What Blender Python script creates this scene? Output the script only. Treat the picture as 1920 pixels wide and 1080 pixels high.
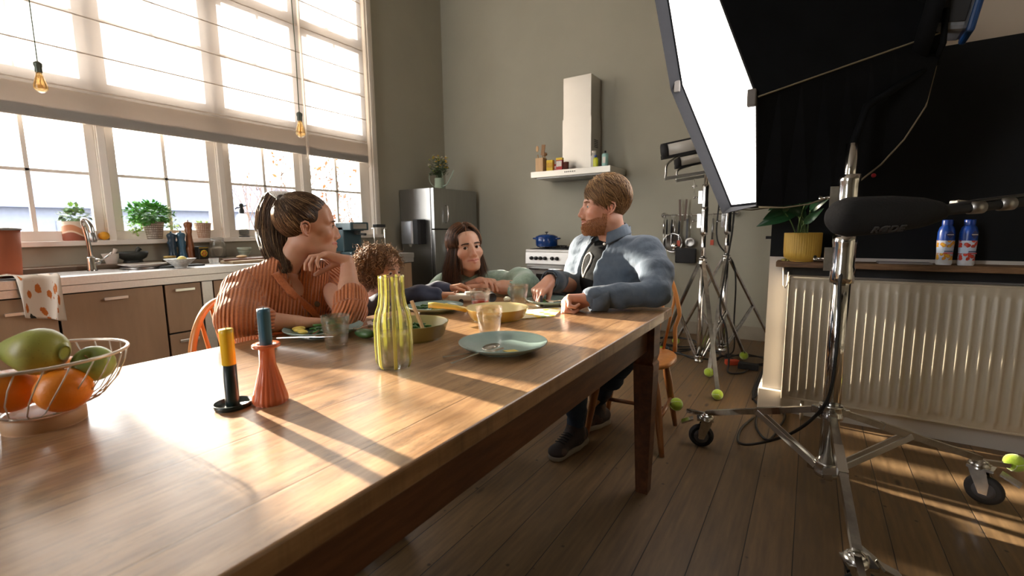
import bpy, bmesh, math, random
import numpy as np
from mathutils import Vector, Matrix, Euler
random.seed(7)
SC = bpy.context.scene
for o in list(bpy.data.objects): bpy.data.objects.remove(o)
COL = SC.collection
PI = math.pi
# ---------------------------------------------------------------- camera
CAMP = np.array([0.0, 0.0, 1.08]); FPX = 858.0
_vy = np.array([1522.-960, 422.-540, FPX]); _vy /= np.linalg.norm(_vy)
_vx = -np.array([-370.-960, 445.-540, FPX]); _vx -= _vy*_vx.dot(_vy); _vx /= np.linalg.norm(_vx)
RW = np.array([_vx, _vy, np.cross(_vx, _vy)])          # world = RW @ (right, down, forward)
cam = bpy.data.cameras.new('camera'); camo = bpy.data.objects.new('camera', cam); COL.objects.link(camo)
camo.matrix_world = Matrix(((RW[0,0], -RW[0,1], -RW[0,2], 0), (RW[1,0], -RW[1,1], -RW[1,2], 0), (RW[2,0], -RW[2,1], -RW[2,2], 1.08), (0,0,0,1)))
cam.sensor_width = 36; cam.lens = FPX/1920*36; cam.clip_start = .02; cam.clip_end = 200
cam.dof.use_dof = True; cam.dof.focus_distance = 1.6; cam.dof.aperture_fstop = 4.5
SC.camera = camo
def ray(u, v): return RW @ np.array([u-960., v-540., FPX])
def onz(u, v, z): d = ray(u, v); return CAMP + d*((z-CAMP[2])/d[2])
def onx(u, v, x): d = ray(u, v); return CAMP + d*((x-CAMP[0])/d[0])
def ony(u, v, y): d = ray(u, v); return CAMP + d*((y-CAMP[1])/d[1])
def dep(u, v, z): return CAMP + ray(u, v)*(z/FPX)
# ---------------------------------------------------------------- sky, sun, exposure
SC.view_settings.view_transform = 'Standard'; SC.view_settings.look = 'None'
SC.view_settings.gamma = 1; SC.view_settings.use_curve_mapping = False
SC.view_settings.exposure = 1.42
wd = bpy.data.worlds.new('sky'); SC.world = wd; wd.use_nodes = True
bg = wd.node_tree.nodes['Background']; bg.inputs[0].default_value = (1.0, .985, .965, 1); bg.inputs[1].default_value = 4.2
sun = bpy.data.lights.new('sun', 'SUN'); suno = bpy.data.objects.new('sun', sun); COL.objects.link(suno)
SUND = Vector((1, -.07, -.245)).normalized()
suno.rotation_euler = SUND.to_track_quat('-Z', 'Y').to_euler(); suno.location = (-9, 1, 4)
sun.energy = 13.5; sun.color = (1, .87, .70); sun.angle = math.radians(1.2)
SC.cycles.max_bounces = 10; SC.cycles.diffuse_bounces = 5; SC.cycles.glossy_bounces = 5
SC.cycles.transmission_bounces = 8; SC.cycles.transparent_max_bounces = 16
SC.cycles.caustics_reflective = False; SC.cycles.caustics_refractive = False
SC.cycles.sample_clamp_indirect = 6; SC.cycles.use_denoising = True
# ---------------------------------------------------------------- materials
class NT:
    def __init__(s, name):
        s.m = bpy.data.materials.new(name); s.m.use_nodes = True; s.t = s.m.node_tree; s.n = s.t.nodes
        s.b = s.n['Principled BSDF']; s.out = s.n['Material Output']
    def new(s, t, **k):
        n = s.n.new(t)
        for a, v in k.items(): setattr(n, a, v)
        return n
    def link(s, a, b): s.t.links.new(a, b)
    def coord(s, kind='Object', scale=(1,1,1), rot=(0,0,0)):
        tc = s.new('ShaderNodeTexCoord'); mp = s.new('ShaderNodeMapping')
        mp.inputs['Scale'].default_value = scale; mp.inputs['Rotation'].default_value = rot
        s.link(tc.outputs[kind], mp.inputs[0]); return mp.outputs[0]
    def noise(s, vec, scale=5, detail=4, rough=.5):
        n = s.new('ShaderNodeTexNoise'); n.inputs['Scale'].default_value = scale; n.inputs['Detail'].default_value = detail
        n.inputs['Roughness'].default_value = rough
        if vec is not None: s.link(vec, n.inputs['Vector'])
        return n.outputs['Fac']
    def ramp(s, fac, stops, interp='LINEAR'):
        r = s.new('ShaderNodeValToRGB'); r.color_ramp.interpolation = interp
        el = r.color_ramp.elements
        while len(el) > 1: el.remove(el[-1])
        el[0].position = stops[0][0]; el[0].color = c4(stops[0][1])
        for p, c in stops[1:]:
            e = el.new(p); e.color = c4(c)
        s.link(fac, r.inputs[0]); return r.outputs[0]
    def mix(s, fac, a, b, mode='MIX'):
        m = s.new('ShaderNodeMix', data_type='RGBA', blend_type=mode)
        for sock, v in ((m.inputs[0], fac), (m.inputs[6], a), (m.inputs[7], b)):
            if hasattr(v, 'is_linked'): s.link(v, sock)
            elif isinstance(v, (int, float)): sock.default_value = v
            else: sock.default_value = c4(v)
        return m.outputs[2]
    def math(s, op, a, b=0.0, c=0.0):
        m = s.new('ShaderNodeMath', operation=op)
        for i, v in enumerate((a, b, c)):
            if hasattr(v, 'is_linked'): s.link(v, m.inputs[i])
            else: m.inputs[i].default_value = v
        return m.outputs[0]
    def sep(s, vec):
        x = s.new('ShaderNodeSeparateXYZ'); s.link(vec, x.inputs[0]); return x.outputs
    def bump(s, h, strength=.3, dist=.01):
        b = s.new('ShaderNodeBump'); b.inputs['Strength'].default_value = strength; b.inputs['Distance'].default_value = dist
        s.link(h, b.inputs['Height']); s.link(b.outputs[0], s.b.inputs['Normal']); return b
    def base(s, c):
        if hasattr(c, 'is_linked'): s.link(c, s.b.inputs['Base Color'])
        else: s.b.inputs['Base Color'].default_value = c4(c)
    def set(s, **k):
        for a, v in k.items():
            a = a.replace('_', ' ')
            if hasattr(v, 'is_linked'): s.link(v, s.b.inputs[a])
            else: s.b.inputs[a].default_value = v
def c4(c):
    if isinstance(c, (int, float)): return (c, c, c, 1)
    return tuple(c) if len(c) == 4 else (*c, 1)
def srgb(r, g, b):
    f = lambda x: (x/255/12.92) if x <= 10 else ((x/255+.055)/1.055)**2.4
    return (f(r), f(g), f(b))
def mat(name, col, rough=.5, metal=0, var=.08, vs=8, bump=0, bs=60, spec=None, sheen=0, aniso=None, sub=0):
    t = NT(name); v = t.coord()
    if aniso: v2 = t.coord(scale=aniso)
    f = t.noise(v if not aniso else v2, vs, 5, .6)
    lo = tuple(x*(1-var) for x in col); hi = tuple(min(1, x*(1+var)) for x in col)
    t.base(t.ramp(f, [(.3, lo), (.7, hi)])); t.set(Roughness=rough, Metallic=metal)
    if spec is not None: t.b.inputs['Specular IOR Level'].default_value = spec
    if sheen: t.b.inputs['Sheen Weight'].default_value = sheen
    if sub:
        t.b.inputs['Subsurface Weight'].default_value = sub; t.b.inputs['Subsurface Radius'].default_value = (.012, .005, .003)
        t.b.inputs['Subsurface Scale'].default_value = 1.0
    if bump: t.bump(t.noise(v2 if aniso else v, bs, 3), bump, .004)
    return t.m
def glassmat(name, tint=(1,1,1), ior=1.45, rough=0.0, alpha_mix=.0):
    t = NT(name); t.base(tint); t.set(Roughness=rough, IOR=ior); t.b.inputs['Transmission Weight'].default_value = 1
    if alpha_mix:
        tr = t.new('ShaderNodeBsdfTransparent'); tr.inputs[0].default_value = c4(tint); mx = t.new('ShaderNodeMixShader'); mx.inputs[0].default_value = alpha_mix
        t.link(t.b.outputs[0], mx.inputs[1]); t.link(tr.outputs[0], mx.inputs[2]); t.link(mx.outputs[0], t.out.inputs[0])
    return t.m
# ---------------------------------------------------------------- mesh helpers
def V(*a): return Vector(a)
class MB:
    def __init__(s): s.v = []; s.f = []; s.mi = []; s.sm = []
    def add(s, vs, fs, mi=0, smooth=False):
        k = len(s.v); s.v += [tuple(map(float, p)) for p in vs]
        for f in fs: s.f.append(tuple(i+k for i in f)); s.mi.append(mi); s.sm.append(smooth)
        return s
    def box(s, c, size, rot=None, mi=0):
        x, y, z = size[0]/2, size[1]/2, size[2]/2
        vs = [Vector(p) for p in ((-x,-y,-z),(x,-y,-z),(x,y,-z),(-x,y,-z),(-x,-y,z),(x,-y,z),(x,y,z),(-x,y,z))]
        if rot is not None:
            R = rot if isinstance(rot, Matrix) else Euler(rot).to_matrix()
            vs = [R @ p for p in vs]
        c = Vector(c); vs = [p+c for p in vs]
        return s.add(vs, [(0,3,2,1),(4,5,6,7),(0,1,5,4),(1,2,6,5),(2,3,7,6),(3,0,4,7)], mi)
    def bb(s, x0, x1, y0, y1, z0, z1, mi=0): return s.box(((x0+x1)/2, (y0+y1)/2, (z0+z1)/2), (abs(x1-x0), abs(y1-y0), abs(z1-z0)), None, mi)
    def bar(s, a, b, w, h=None, up=(0,0,1), mi=0):
        a, b = Vector(a), Vector(b); h = h or w; d = b-a; L = d.length
        y = d.normalized(); u = Vector(up)
        if abs(y.dot(u)) > .98: u = Vector((1,0,0))
        x = y.cross(u).normalized(); z = x.cross(y)
        return s.box((a+b)/2, (w, L, h), Matrix((x, y, z)).transposed(), mi)
    def tube(s, pts, r, n=10, mi=0, caps=True, closed=False):
        pts = [Vector(p) for p in pts]; m = len(pts); rr = r if isinstance(r, (list, tuple)) else [r]*m
        ring = []; prev = None
        for i, p in enumerate(pts):
            if closed: t = pts[(i+1) % m]-pts[i-1]
            else: t = pts[min(i+1, m-1)]-pts[max(i-1, 0)]
            t.normalize()
            if prev is None:
                u = Vector((0,0,1)) if abs(t.z) < .9 else Vector((1,0,0)); u = (u-t*u.dot(t)).normalized()
            else: u = (prev-t*prev.dot(t)).normalized()
            prev = u; w = t.cross(u)
            ring.append([p+(u*math.cos(2*PI*k/n)+w*math.sin(2*PI*k/n))*rr[i] for k in range(n)])
        vs = [q for R in ring for q in R]; fs = []
        for i in range(m if closed else m-1):
            j = (i+1) % m
            for k in range(n): fs.append((i*n+k, i*n+(k+1) % n, j*n+(k+1) % n, j*n+k))
        if caps and not closed: fs += [tuple(range(n))[::-1], tuple((m-1)*n+k for k in range(n))]
        return s.add(vs, fs, mi, True)
    def sweep(s, pts, w, h, up=(0,0,1), mi=0):
        pts = [Vector(p) for p in pts]; m = len(pts); vs = []; u0 = Vector(up)
        for i, p in enumerate(pts):
            t = (pts[min(i+1, m-1)]-pts[max(i-1, 0)]).normalized(); x = t.cross(u0).normalized(); z = x.cross(t)
            vs += [p+x*w/2*a+z*h/2*b for a, b in ((-1,-.6),(-.6,-1),(.6,-1),(1,-.6),(1,.6),(.6,1),(-.6,1),(-1,.6))]
        fs = [tuple(range(8))[::-1], tuple((m-1)*8+k for k in range(8))]+[(i*8+k, i*8+(k+1)%8, i*8+8+(k+1)%8, i*8+8+k) for i in range(m-1) for k in range(8)]
        return s.add(vs, fs, mi, True)
    def lathe(s, prof, c=(0,0,0), n=32, axis=None, mi=0, smooth=True, sx=1, sy=1, flute=None):
        # prof: list of (r, z); r = 0 closes with a pole
        c = Vector(c); R = Matrix.Identity(3) if axis is None else Vector((0,0,1)).rotation_difference(Vector(axis)).to_matrix()
        vs = []; idx = []
        for r, z in prof:
            if r < 1e-6: idx.append([len(vs)]); vs.append(c+R @ Vector((0,0,z)))
            else:
                row = []
                for k in range(n):
                    a = 2*PI*k/n; q = r*(1+(flute(k, z) if flute else 0))
                    row.append(len(vs)); vs.append(c+R @ Vector((q*math.cos(a)*sx, q*math.sin(a)*sy, z)))
                idx.append(row)
        fs = []
        for A, B in zip(idx, idx[1:]):
            if len(A) == 1 and len(B) == 1: continue
            for k in range(n):
                j = (k+1) % n
                if len(A) == 1: fs.append((A[0], B[j], B[k])[::-1])
                elif len(B) == 1: fs.append((A[k], A[j], B[0]))
                else: fs.append((A[k], A[j], B[j], B[k]))
        return s.add(vs, fs, mi, smooth)
    def prism(s, pts, off, mi=0):
        pts = [Vector(p) for p in pts]; off = Vector(off); n = len(pts)
        return s.add(pts+[p+off for p in pts], [tuple(range(n))[::-1], tuple(range(n, 2*n))]+[(i, (i+1) % n, (i+1) % n+n, i+n) for i in range(n)], mi)
    def ball(s, c, r, n=16, m=10, mi=0, sc=(1,1,1), rot=None):
        c = Vector(c); R = rot if rot is not None else Matrix.Identity(3)
        pr = [(0, -1)]+[(math.sin(PI*i/m), -math.cos(PI*i/m)) for i in range(1, m)]+[(0, 1)]
        t = MB().lathe(pr, n=n); vs = [c+R @ Vector((p[0]*r*sc[0], p[1]*r*sc[1], p[2]*r*sc[2])) for p in t.v]
        return s.add(vs, t.f, mi, True)
    def build(s, name, m, parent=None, bevel=0, label=None, cat=None, group=None, kind=None, sub=0, solid=0, loc=None):
        me = bpy.data.meshes.new(name); me.from_pydata(s.v, [], s.f)
        for x in (m if isinstance(m, (list, tuple)) else [m]): me.materials.append(x)
        me.polygons.foreach_set('material_index', s.mi); me.polygons.foreach_set('use_smooth', s.sm); me.update()
        o = bpy.data.objects.new(name, me); COL.objects.link(o)
        if parent is not None: o.parent = parent
        if solid: md = o.modifiers.new('solid', 'SOLIDIFY'); md.thickness = solid; md.offset = 0
        if bevel:
            md = o.modifiers.new('bevel', 'BEVEL'); md.width = bevel; md.segments = 2; md.limit_method = 'ANGLE'; md.angle_limit = math.radians(40)
        if sub: md = o.modifiers.new('sub', 'SUBSURF'); md.levels = sub; md.render_levels = sub
        tag(o, label, cat, group, kind)
        return o
def tag(o, label=None, cat=None, group=None, kind=None):
    for k, v in (('label', label), ('category', cat), ('group', group), ('kind', kind)):
        if v: o[k] = v
    return o
def thing(name, loc, label, cat, group=None, rz=0):
    o = bpy.data.objects.new(name, None); COL.objects.link(o); o.location = loc; o.rotation_euler = (0,0,rz); o.empty_display_size = .05
    return tag(o, label, cat, group)
def copy_tree(o, parent=None):
    c = o.copy(); COL.objects.link(c)
    if parent is not None: c.parent = parent
    for ch in list(o.children): copy_tree(ch, c)
    return c
def arc(c, r, a0, a1, n, ax=(1,0,0), ay=(0,0,1)):
    c = Vector(c); ax = Vector(ax); ay = Vector(ay)
    return [c+ax*(r*math.cos(a0+(a1-a0)*i/n))+ay*(r*math.sin(a0+(a1-a0)*i/n)) for i in range(n+1)]
def spline(pts, n=8):
    P = [Vector(p) for p in pts]; P = [P[0]*2-P[1]]+P+[P[-1]*2-P[-2]]; out = []
    for i in range(1, len(P)-2):
        for k in range(n):
            t = k/n; a, b, c, d = P[i-1], P[i], P[i+1], P[i+2]
            out.append(.5*((2*b)+(c-a)*t+(2*a-5*b+4*c-d)*t*t+(3*b-a-3*c+d)*t**3))
    out.append(P[-2]); return out
def textmesh(name, body, size, m, parent, loc, rot, extrude=.0006, align='CENTER', bold=0):
    cu = bpy.data.curves.new(name, 'FONT'); cu.body = body; cu.size = size; cu.extrude = extrude; cu.align_x = align; cu.align_y = 'CENTER'; cu.offset = bold
    tmp = bpy.data.objects.new(name, cu); COL.objects.link(tmp)
    dg = bpy.context.evaluated_depsgraph_get(); me = bpy.data.meshes.new_from_object(tmp.evaluated_get(dg))
    bpy.data.objects.remove(tmp)
    o = bpy.data.objects.new(name, me); COL.objects.link(o); me.materials.clear(); me.materials.append(m)
    o.parent = parent; o.matrix_local = Matrix.Translation(loc) @ (rot if isinstance(rot, Matrix) else Euler(rot).to_matrix()).to_4x4()
    return o
# ================================================================ materials
wallgrey = mat('grey_wall_paint', srgb(164,160,144), .75, var=.05, vs=1.2, bump=.06, bs=120)
wallwhite = mat('white_wall_paint', srgb(196,190,184), .7, var=.03, vs=1.5, bump=.05, bs=120)
wallupper = mat('cream_wall_paint', srgb(178,164,148), .75, var=.04, vs=1.5)
white_paint = mat('white_gloss_paint', srgb(234,226,216), .35, var=.03, vs=3)
blackboard = mat('blackboard_paint', (.0065,.0075,.009), .7, var=.25, vs=2, spec=.2)
ceil_m = mat('ceiling_paint', srgb(200,196,188), .8)
steel = mat('brushed_steel', (.64,.62,.60), .42, 1, var=.06, vs=3, bump=.03, bs=40, aniso=(1,30,30))
steel_v = mat('brushed_steel_dark', (.36,.36,.35), .33, 1, var=.08, vs=3, bump=.03, bs=40, aniso=(30,30,1))
chrome = mat('chrome', (.72,.71,.70), .12, 1, var=.05)
dullmetal = mat('grey_metal', (.35,.34,.33), .35, 1, var=.1)
alu = mat('silver_aluminium', (.66,.65,.63), .35, .9, var=.05)
black = mat('black_plastic', (.012,.012,.014), .4, var=.2)
matblack = mat('matt_black', (.016,.016,.018), .8, var=.3)
rubber = mat('dark_rubber', (.03,.03,.032), .6, var=.2)
cable_m = mat('black_cable', (.012,.012,.012), .5)
cab_m = mat('brown_cabinet_laminate', srgb(170,140,112), .42, var=.10, vs=3, aniso=(4,4,.7))
# floor: planks along y, pitch .14 m
def floor_mat():
    t = NT('worn_plank_floor'); v = t.coord(); x, y, z = t.sep(v)
    px = t.math('DIVIDE', t.math('ADD', x, .127), .14); cell = t.math('FLOOR', px); fr = t.math('FRACT', px)
    wn = t.new('ShaderNodeTexWhiteNoise', noise_dimensions='1D'); t.link(cell, wn.inputs['W'])
    cmb = t.new('ShaderNodeCombineXYZ'); t.link(t.math('MULTIPLY', x, 9.0), cmb.inputs[0]); t.link(t.math('ADD', t.math('MULTIPLY', y, .9), t.math('MULTIPLY', wn.outputs[0], 37.0)), cmb.inputs[1]); t.link(cell, cmb.inputs[2])
    g = t.noise(cmb.outputs[0], 4, 8, .65)
    wv = t.new('ShaderNodeTexWave', wave_type='BANDS', bands_direction='X'); wv.inputs['Scale'].default_value = 1.6; wv.inputs['Distortion'].default_value = 7; wv.inputs['Detail'].default_value = 3; t.link(cmb.outputs[0], wv.inputs[0])
    col = t.ramp(g, [(.25, srgb(88,66,44)), (.5, srgb(122,95,64)), (.75, srgb(148,118,82))])
    col = t.mix(.10, col, t.ramp(wv.outputs['Fac'], [(0, srgb(84,64,44)), (1, srgb(134,108,76))]))
    pv = t.ramp(wn.outputs[0], [(0, .72), (1, 1.12)]); col = t.mix(1, col, pv, 'MULTIPLY')
    # knots
    vo = t.new('ShaderNodeTexVoronoi'); c2 = t.new('ShaderNodeCombineXYZ'); t.link(t.math('MULTIPLY', x, 7.2), c2.inputs[0]); t.link(t.math('MULTIPLY', y, 2.6), c2.inputs[1]); t.link(c2.outputs[0], vo.inputs['Vector']); vo.inputs['Scale'].default_value = 1.0
    kn = t.ramp(vo.outputs['Distance'], [(.04, 1), (.105, 0)]); col = t.mix(t.math('MULTIPLY', kn, .85), col, srgb(40,28,20))
    vo2 = t.new('ShaderNodeTexVoronoi'); t.link(v, vo2.inputs['Vector']); vo2.inputs['Scale'].default_value = 11
    sp = t.ramp(vo2.outputs['Distance'], [(.04, 1), (.09, 0)]); col = t.mix(t.math('MULTIPLY', sp, .8), col, srgb(34,26,20))
    big = t.noise(v, .9, 4); col = t.mix(t.ramp(big, [(.35, .0), (.75, .35)]), col, srgb(98,80,60))
    gap = t.math('MINIMUM', fr, t.math('SUBTRACT', 1.0, fr)); gm = t.ramp(gap, [(.006, 1), (.015, 0)])
    col = t.mix(gm, col, srgb(20,15,11)); t.base(col)
    t.set(Roughness=t.ramp(g, [(.3, .42), (.7, .6)]))
    h = t.math('SUBTRACT', t.math('MULTIPLY', g, .3), gm); t.bump(h, .4, .004); return t.m
def table_mat(name, dark=False):
    t = NT(name); v = t.coord(); x, y, z = t.sep(v)
    px = t.math('DIVIDE', x, .19); cell = t.math('FLOOR', px); fr = t.math('FRACT', px)
    cmb = t.new('ShaderNodeCombineXYZ'); t.link(t.math('MULTIPLY', x, 14.0), cmb.inputs[0]); t.link(t.math('ADD', t.math('MULTIPLY', y, 1.5), t.math('MULTIPLY', cell, 5.3)), cmb.inputs[1]); t.link(t.math('MULTIPLY', z, 12), cmb.inputs[2])
    g = t.noise(cmb.outputs[0], 2.2, 9, .68); big = t.noise(v, 2.4, 5, .6); fine = t.noise(cmb.outputs[0], 9, 5, .7)
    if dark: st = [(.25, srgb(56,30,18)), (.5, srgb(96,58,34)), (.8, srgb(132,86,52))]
    else: st = [(.22, srgb(104,74,48)), (.42, srgb(150,112,76)), (.6, srgb(176,138,98)), (.82, srgb(204,170,128))]
    col = t.ramp(g, st)
    if not dark:
        col = t.mix(t.ramp(big, [(.45, 0), (.72, .5)]), col, srgb(128,90,54))
        sv = t.new('ShaderNodeCombineXYZ'); t.link(t.math('MULTIPLY', x, 5), sv.inputs[0]); t.link(t.math('MULTIPLY', y, 1.6), sv.inputs[1])
        stain = t.noise(sv.outputs[0], 3.1, 8, .75)
        col = t.mix(t.ramp(stain, [(.53, 0), (.66, .72)]), col, srgb(78,54,36))
        fs_ = t.new('ShaderNodeCombineXYZ'); t.link(t.math('MULTIPLY', x, 46), fs_.inputs[0]); t.link(t.math('MULTIPLY', y, 3.2), fs_.inputs[1]); col = t.mix(t.ramp(t.noise(fs_.outputs[0], 2.0, 6, .75), [(.50, 0), (.66, .55)]), col, srgb(96,68,44))
        gap = t.math('MINIMUM', fr, t.math('SUBTRACT', 1.0, fr)); gm = t.ramp(gap, [(.004, 1), (.010, 0)]); col = t.mix(t.math('MULTIPLY', gm, .5), col, srgb(70,46,28))
        h = t.math('SUBTRACT', t.math('MULTIPLY', fine, .5), gm)
        t.set(Roughness=t.ramp(fine, [(.3, .30), (.75, .48)])); t.b.inputs['Coat Weight'].default_value = .8; t.b.inputs['Coat Roughness'].default_value = .22
    else:
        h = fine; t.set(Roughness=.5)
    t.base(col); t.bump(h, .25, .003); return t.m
floor_m = floor_mat(); tabtop_m = table_mat('worn_table_wood'); tabdark_m = table_mat('dark_table_wood', True)
# ================================================================ room shell
WX = -4.19; BY = 4.82; CHY = 3.0; CHX = -.19; H = 4.7; RX = 3.2; FY = -3.4
MB().bb(WX-.4, RX+.2, FY-.2, BY+.2, -.1, 0).build('floor', floor_m, kind='structure')
MB().bb(WX-.4, RX+.2, FY-.2, BY+.2, H, H+.1).build('ceiling', ceil_m, kind='structure')
MB().bb(WX-.4, CHX+.6, BY, BY+.2, 0, H).build('wall_back', wallgrey, kind='structure')
MB().bb(RX, RX+.2, FY-.2, BY+.2, 0, H).build('wall_right', wallgrey, kind='structure')
w = MB(); w.bb(WX-.4, RX, FY-.2, FY, 0, .9); w.bb(WX-.4, RX, FY-.2, FY, 4.2, H); w.bb(WX-.4, -3.4, FY-.2, FY, .9, 4.2); w.bb(-1.9, RX, FY-.2, FY, .9, 4.2); w.build('wall_front', wallgrey, kind='structure')  # unseen wall; its opening is added to let in fill light
for i in range(1):  # invented window frame behind the camera, around the added fill-light opening
    w = MB(); x0, x1 = -3.4+1.5*i, -1.9+1.5*i
    for a, b, c, d in ((x0,x0+.07,.9,4.2),(x1-.07,x1,.9,4.2),(x0,x1,.9,.97),(x0,x1,4.13,4.2),(x0,x1,2.5,2.57)): w.bb(a,b,FY-.12,FY-.06,c,d)
    w.build('window_%d' % (i+5), white_paint, kind='structure')
w = MB(); w.bb(CHX, RX, CHY, BY+.2, 0, .905).build('wall_chimney', [wallwhite], kind='structure')
MB().bb(CHX, RX, CHY, BY+.2, .905, 1.90).build('wall_blackboard', blackboard, kind='structure')
MB().bb(CHX, RX, CHY, BY+.2, 1.90, H).build('wall_chimney_upper', wallupper, kind='structure')
# window wall with one long opening
OY0, OY1, OZ0, OZ1 = .42, 3.60, 1.03, 4.25
w = MB(); w.bb(WX-.24, WX, FY-.2, BY+.2, 0, OZ0-.03); w.bb(WX-.24, WX, FY-.2, BY+.2, OZ1, H); w.bb(WX-.24, WX, FY-.2, OY0, OZ0-.03, OZ1); w.bb(WX-.24, WX, OY1, BY+.2, OZ0-.03, OZ1)
w.build('wall_left', wallgrey, kind='structure')
# window sill, trims
MB().bb(WX-.16, WX+.055, OY0-.06, 3.655, 1.0, 1.035).build('trim_1', white_paint, kind='structure', bevel=.004)
w = MB(); w.bb(WX-.02, WX+.03, OY1-.055, 3.64, 1.035, OZ1+.06); w.bb(WX-.02, WX+.045, OY1-.035, OY1+.0, 1.035, OZ1+.06)
w.build('trim_2', white_paint, kind='structure', bevel=.004)
pane = NT('window_glass')
lw = pane.new('ShaderNodeLayerWeight'); lw.inputs[0].default_value = .12; tr = pane.new('ShaderNodeBsdfTransparent'); tr.inputs[0].default_value = (.97,.98,.98,1)
gl = pane.new('ShaderNodeBsdfGlossy'); gl.inputs['Roughness'].default_value = .02; mx = pane.new('ShaderNodeMixShader'); pane.link(lw.outputs['Fresnel'], mx.inputs[0]); pane.link(tr.outputs[0], mx.inputs[1]); pane.link(gl.outputs[0], mx.inputs[2]); pane.link(mx.outputs[0], pane.out.inputs[0])
pane = pane.m
GX = -4.24
cols = [(.53,1.13), (1.29,1.89), (2.07,2.655), (2.83,3.43)]
rows = [(1.10,1.90,1.495), (2.12,2.97,2.55), (3.09,4.05,3.55)]
edges = [OY0]+[(a[1]+b[0])/2 for a, b in zip(cols, cols[1:])]+[OY1]
for i, (a, b) in enumerate(cols):
    w = MB(); y0, y1 = edges[i], edges[i+1]
    # outer posts and transoms
    for yy0, yy1 in ((y0, y0+.028), (y1-.028, y1)): w.bb(GX-.06, GX+.035, yy0, yy1, OZ0, OZ1)
    fr = w.build('window_%d' % (i+1), white_paint, kind='structure', bevel=.003)
    s = MB(); zs = [(OZ0+.005, rows[0][0]), (rows[0][1], rows[1][0]), (rows[1][1], rows[2][0]), (rows[2][1], OZ1)]
    for z0, z1 in zs: s.bb(GX-.05, GX+.03, y0+.028, y1-.028, z0, z1)
    for z0, z1, zm in rows:
        s.bb(GX-.035, GX+.018, y0+.028, a, z0, z1); s.bb(GX-.035, GX+.018, b, y1-.028, z0, z1)
        m_ = (a+b)/2
        s.bb(GX-.018, GX+.012, m_-.012, m_+.012, z0, z1); s.bb(GX-.018, GX+.012, a, b, zm-.010, zm+.010)
    s.build('window_sash', white_paint, fr, bevel=.002)
    g = MB()
    for z0, z1, zm in rows: g.bb(GX-.006, GX-.003, a-.01, b+.01, z0-.01, z1+.01)
    g.build('window_pane', pane, fr)
    # mullion between casements
    if i < len(cols)-1:
        MB().bb(GX-.07, GX+.055, y1-.022, y1+.022, OZ0, OZ1).build('mullion', white_paint, fr, bevel=.003)
    if i == 3:
        h = MB(); h.tube([(GX+.03, 3.10, 1.075), (GX+.06, 3.12, 1.078), (GX+.065, 3.40, 1.082)], .006, 8); h.build('window_stay', mat('dark_iron', (.03,.02,.018), .5, .5), fr)
# blinds
def blind_mat():
    t = NT('sheer_blind_fabric'); t.n.remove(t.b)
    v = t.coord(); wv = t.noise(v, 3, 3)
    tl = t.new('ShaderNodeBsdfTranslucent'); tl.inputs[0].default_value = (.40,.37,.35,1)
    df = t.new('ShaderNodeBsdfDiffuse'); df.inputs[0].default_value = (.80,.75,.71,1); tr = t.new('ShaderNodeBsdfTransparent'); tr.inputs[0].default_value = (1,.97,.95,1)
    m1 = t.new('ShaderNodeMixShader'); m1.inputs[0].default_value = .42; t.link(tl.outputs[0], m1.inputs[1]); t.link(df.outputs[0], m1.inputs[2])
    m2 = t.new('ShaderNodeMixShader'); t.link(t.ramp(wv, [(.3, .14), (.7, .19)]), m2.inputs[0]); t.link(m1.outputs[0], m2.inputs[1]); t.link(tr.outputs[0], m2.inputs[2]); t.link(m2.outputs[0], t.out.inputs[0])
    return t.m
blind_m = blind_mat()
_h = NT('blind_hem_cloth'); _t = _h.new('ShaderNodeBsdfTranslucent'); _t.inputs[0].default_value = (.9,.82,.74,1); _h.base((.82,.76,.69)); _h.set(Roughness=.9); _m = _h.new('ShaderNodeMixShader'); _m.inputs[0].default_value = .6; _h.link(_h.b.outputs[0], _m.inputs[1]); _h.link(_t.outputs[0], _m.inputs[2]); _h.link(_m.outputs[0], _h.out.inputs[0]); hemc_m = _h.m; hem_m = mat('blind_hem_fabric', srgb(222,208,194), .8, var=.03)
def blind(y0, y1, label, zb=1.81):
    rt = thing('roman_blind', (WX+.06, (y0+y1)/2, zb), label, 'blind')
    cx = WX+.06; hw = (y1-y0)/2
    fm = MB(); n = 60; zt = 4.2-zb
    vs = []; fs = []
    for j in range(n+1):
        z = .0+zt*j/n
        # slight slack between battens
        vs += [(-.004*math.sin(2*PI*((z+.04) % .235)/.235/2)+.0, -hw, z), (-.004*math.sin(2*PI*((z+.04) % .235)/.235/2), hw, z)]
    for j in range(n): fs.append((2*j, 2*j+1, 2*j+3, 2*j+2))
    fm.add(vs, fs, 0, True); fm.build('blind_fabric', blind_m, rt)
    hm = MB(); hm.bb(.004, .012, -hw, hw, .0, .075); hm.build('hem_bar', hemc_m, rt, bevel=.002)
    hm = MB(); hm.bb(.012, .016, -hw+.005, hw-.005, -.0, .20); hm.build('hem_fold', hemc_m, rt)
    for k in range(9):
        z = .225+.235*k
        if z < zt: MB().bb(.002, .007, -hw, hw, z-.004, z+.004).build('batten', hem_m, rt)
    c = MB(); c.tube([(.02, hw-.01, zt), (.02, hw-.012, -.02)], .0015, 6); c.lathe([(0,0),(.005,.004),(.007,.02),(.003,.03),(0,.03)], (.02, hw-.012, -.05), 10); c.build('pull_cord', hem_m, rt)
    MB().bb(-.02, .025, -hw, hw, zt-.03, zt+.02).build('head_rail', white_paint, rt)
blind(.40, 2.735, 'long sheer white roman blind drawn halfway down over the left windows')
blind(2.755, 3.475, 'narrow sheer white roman blind over the rightmost window')
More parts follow.
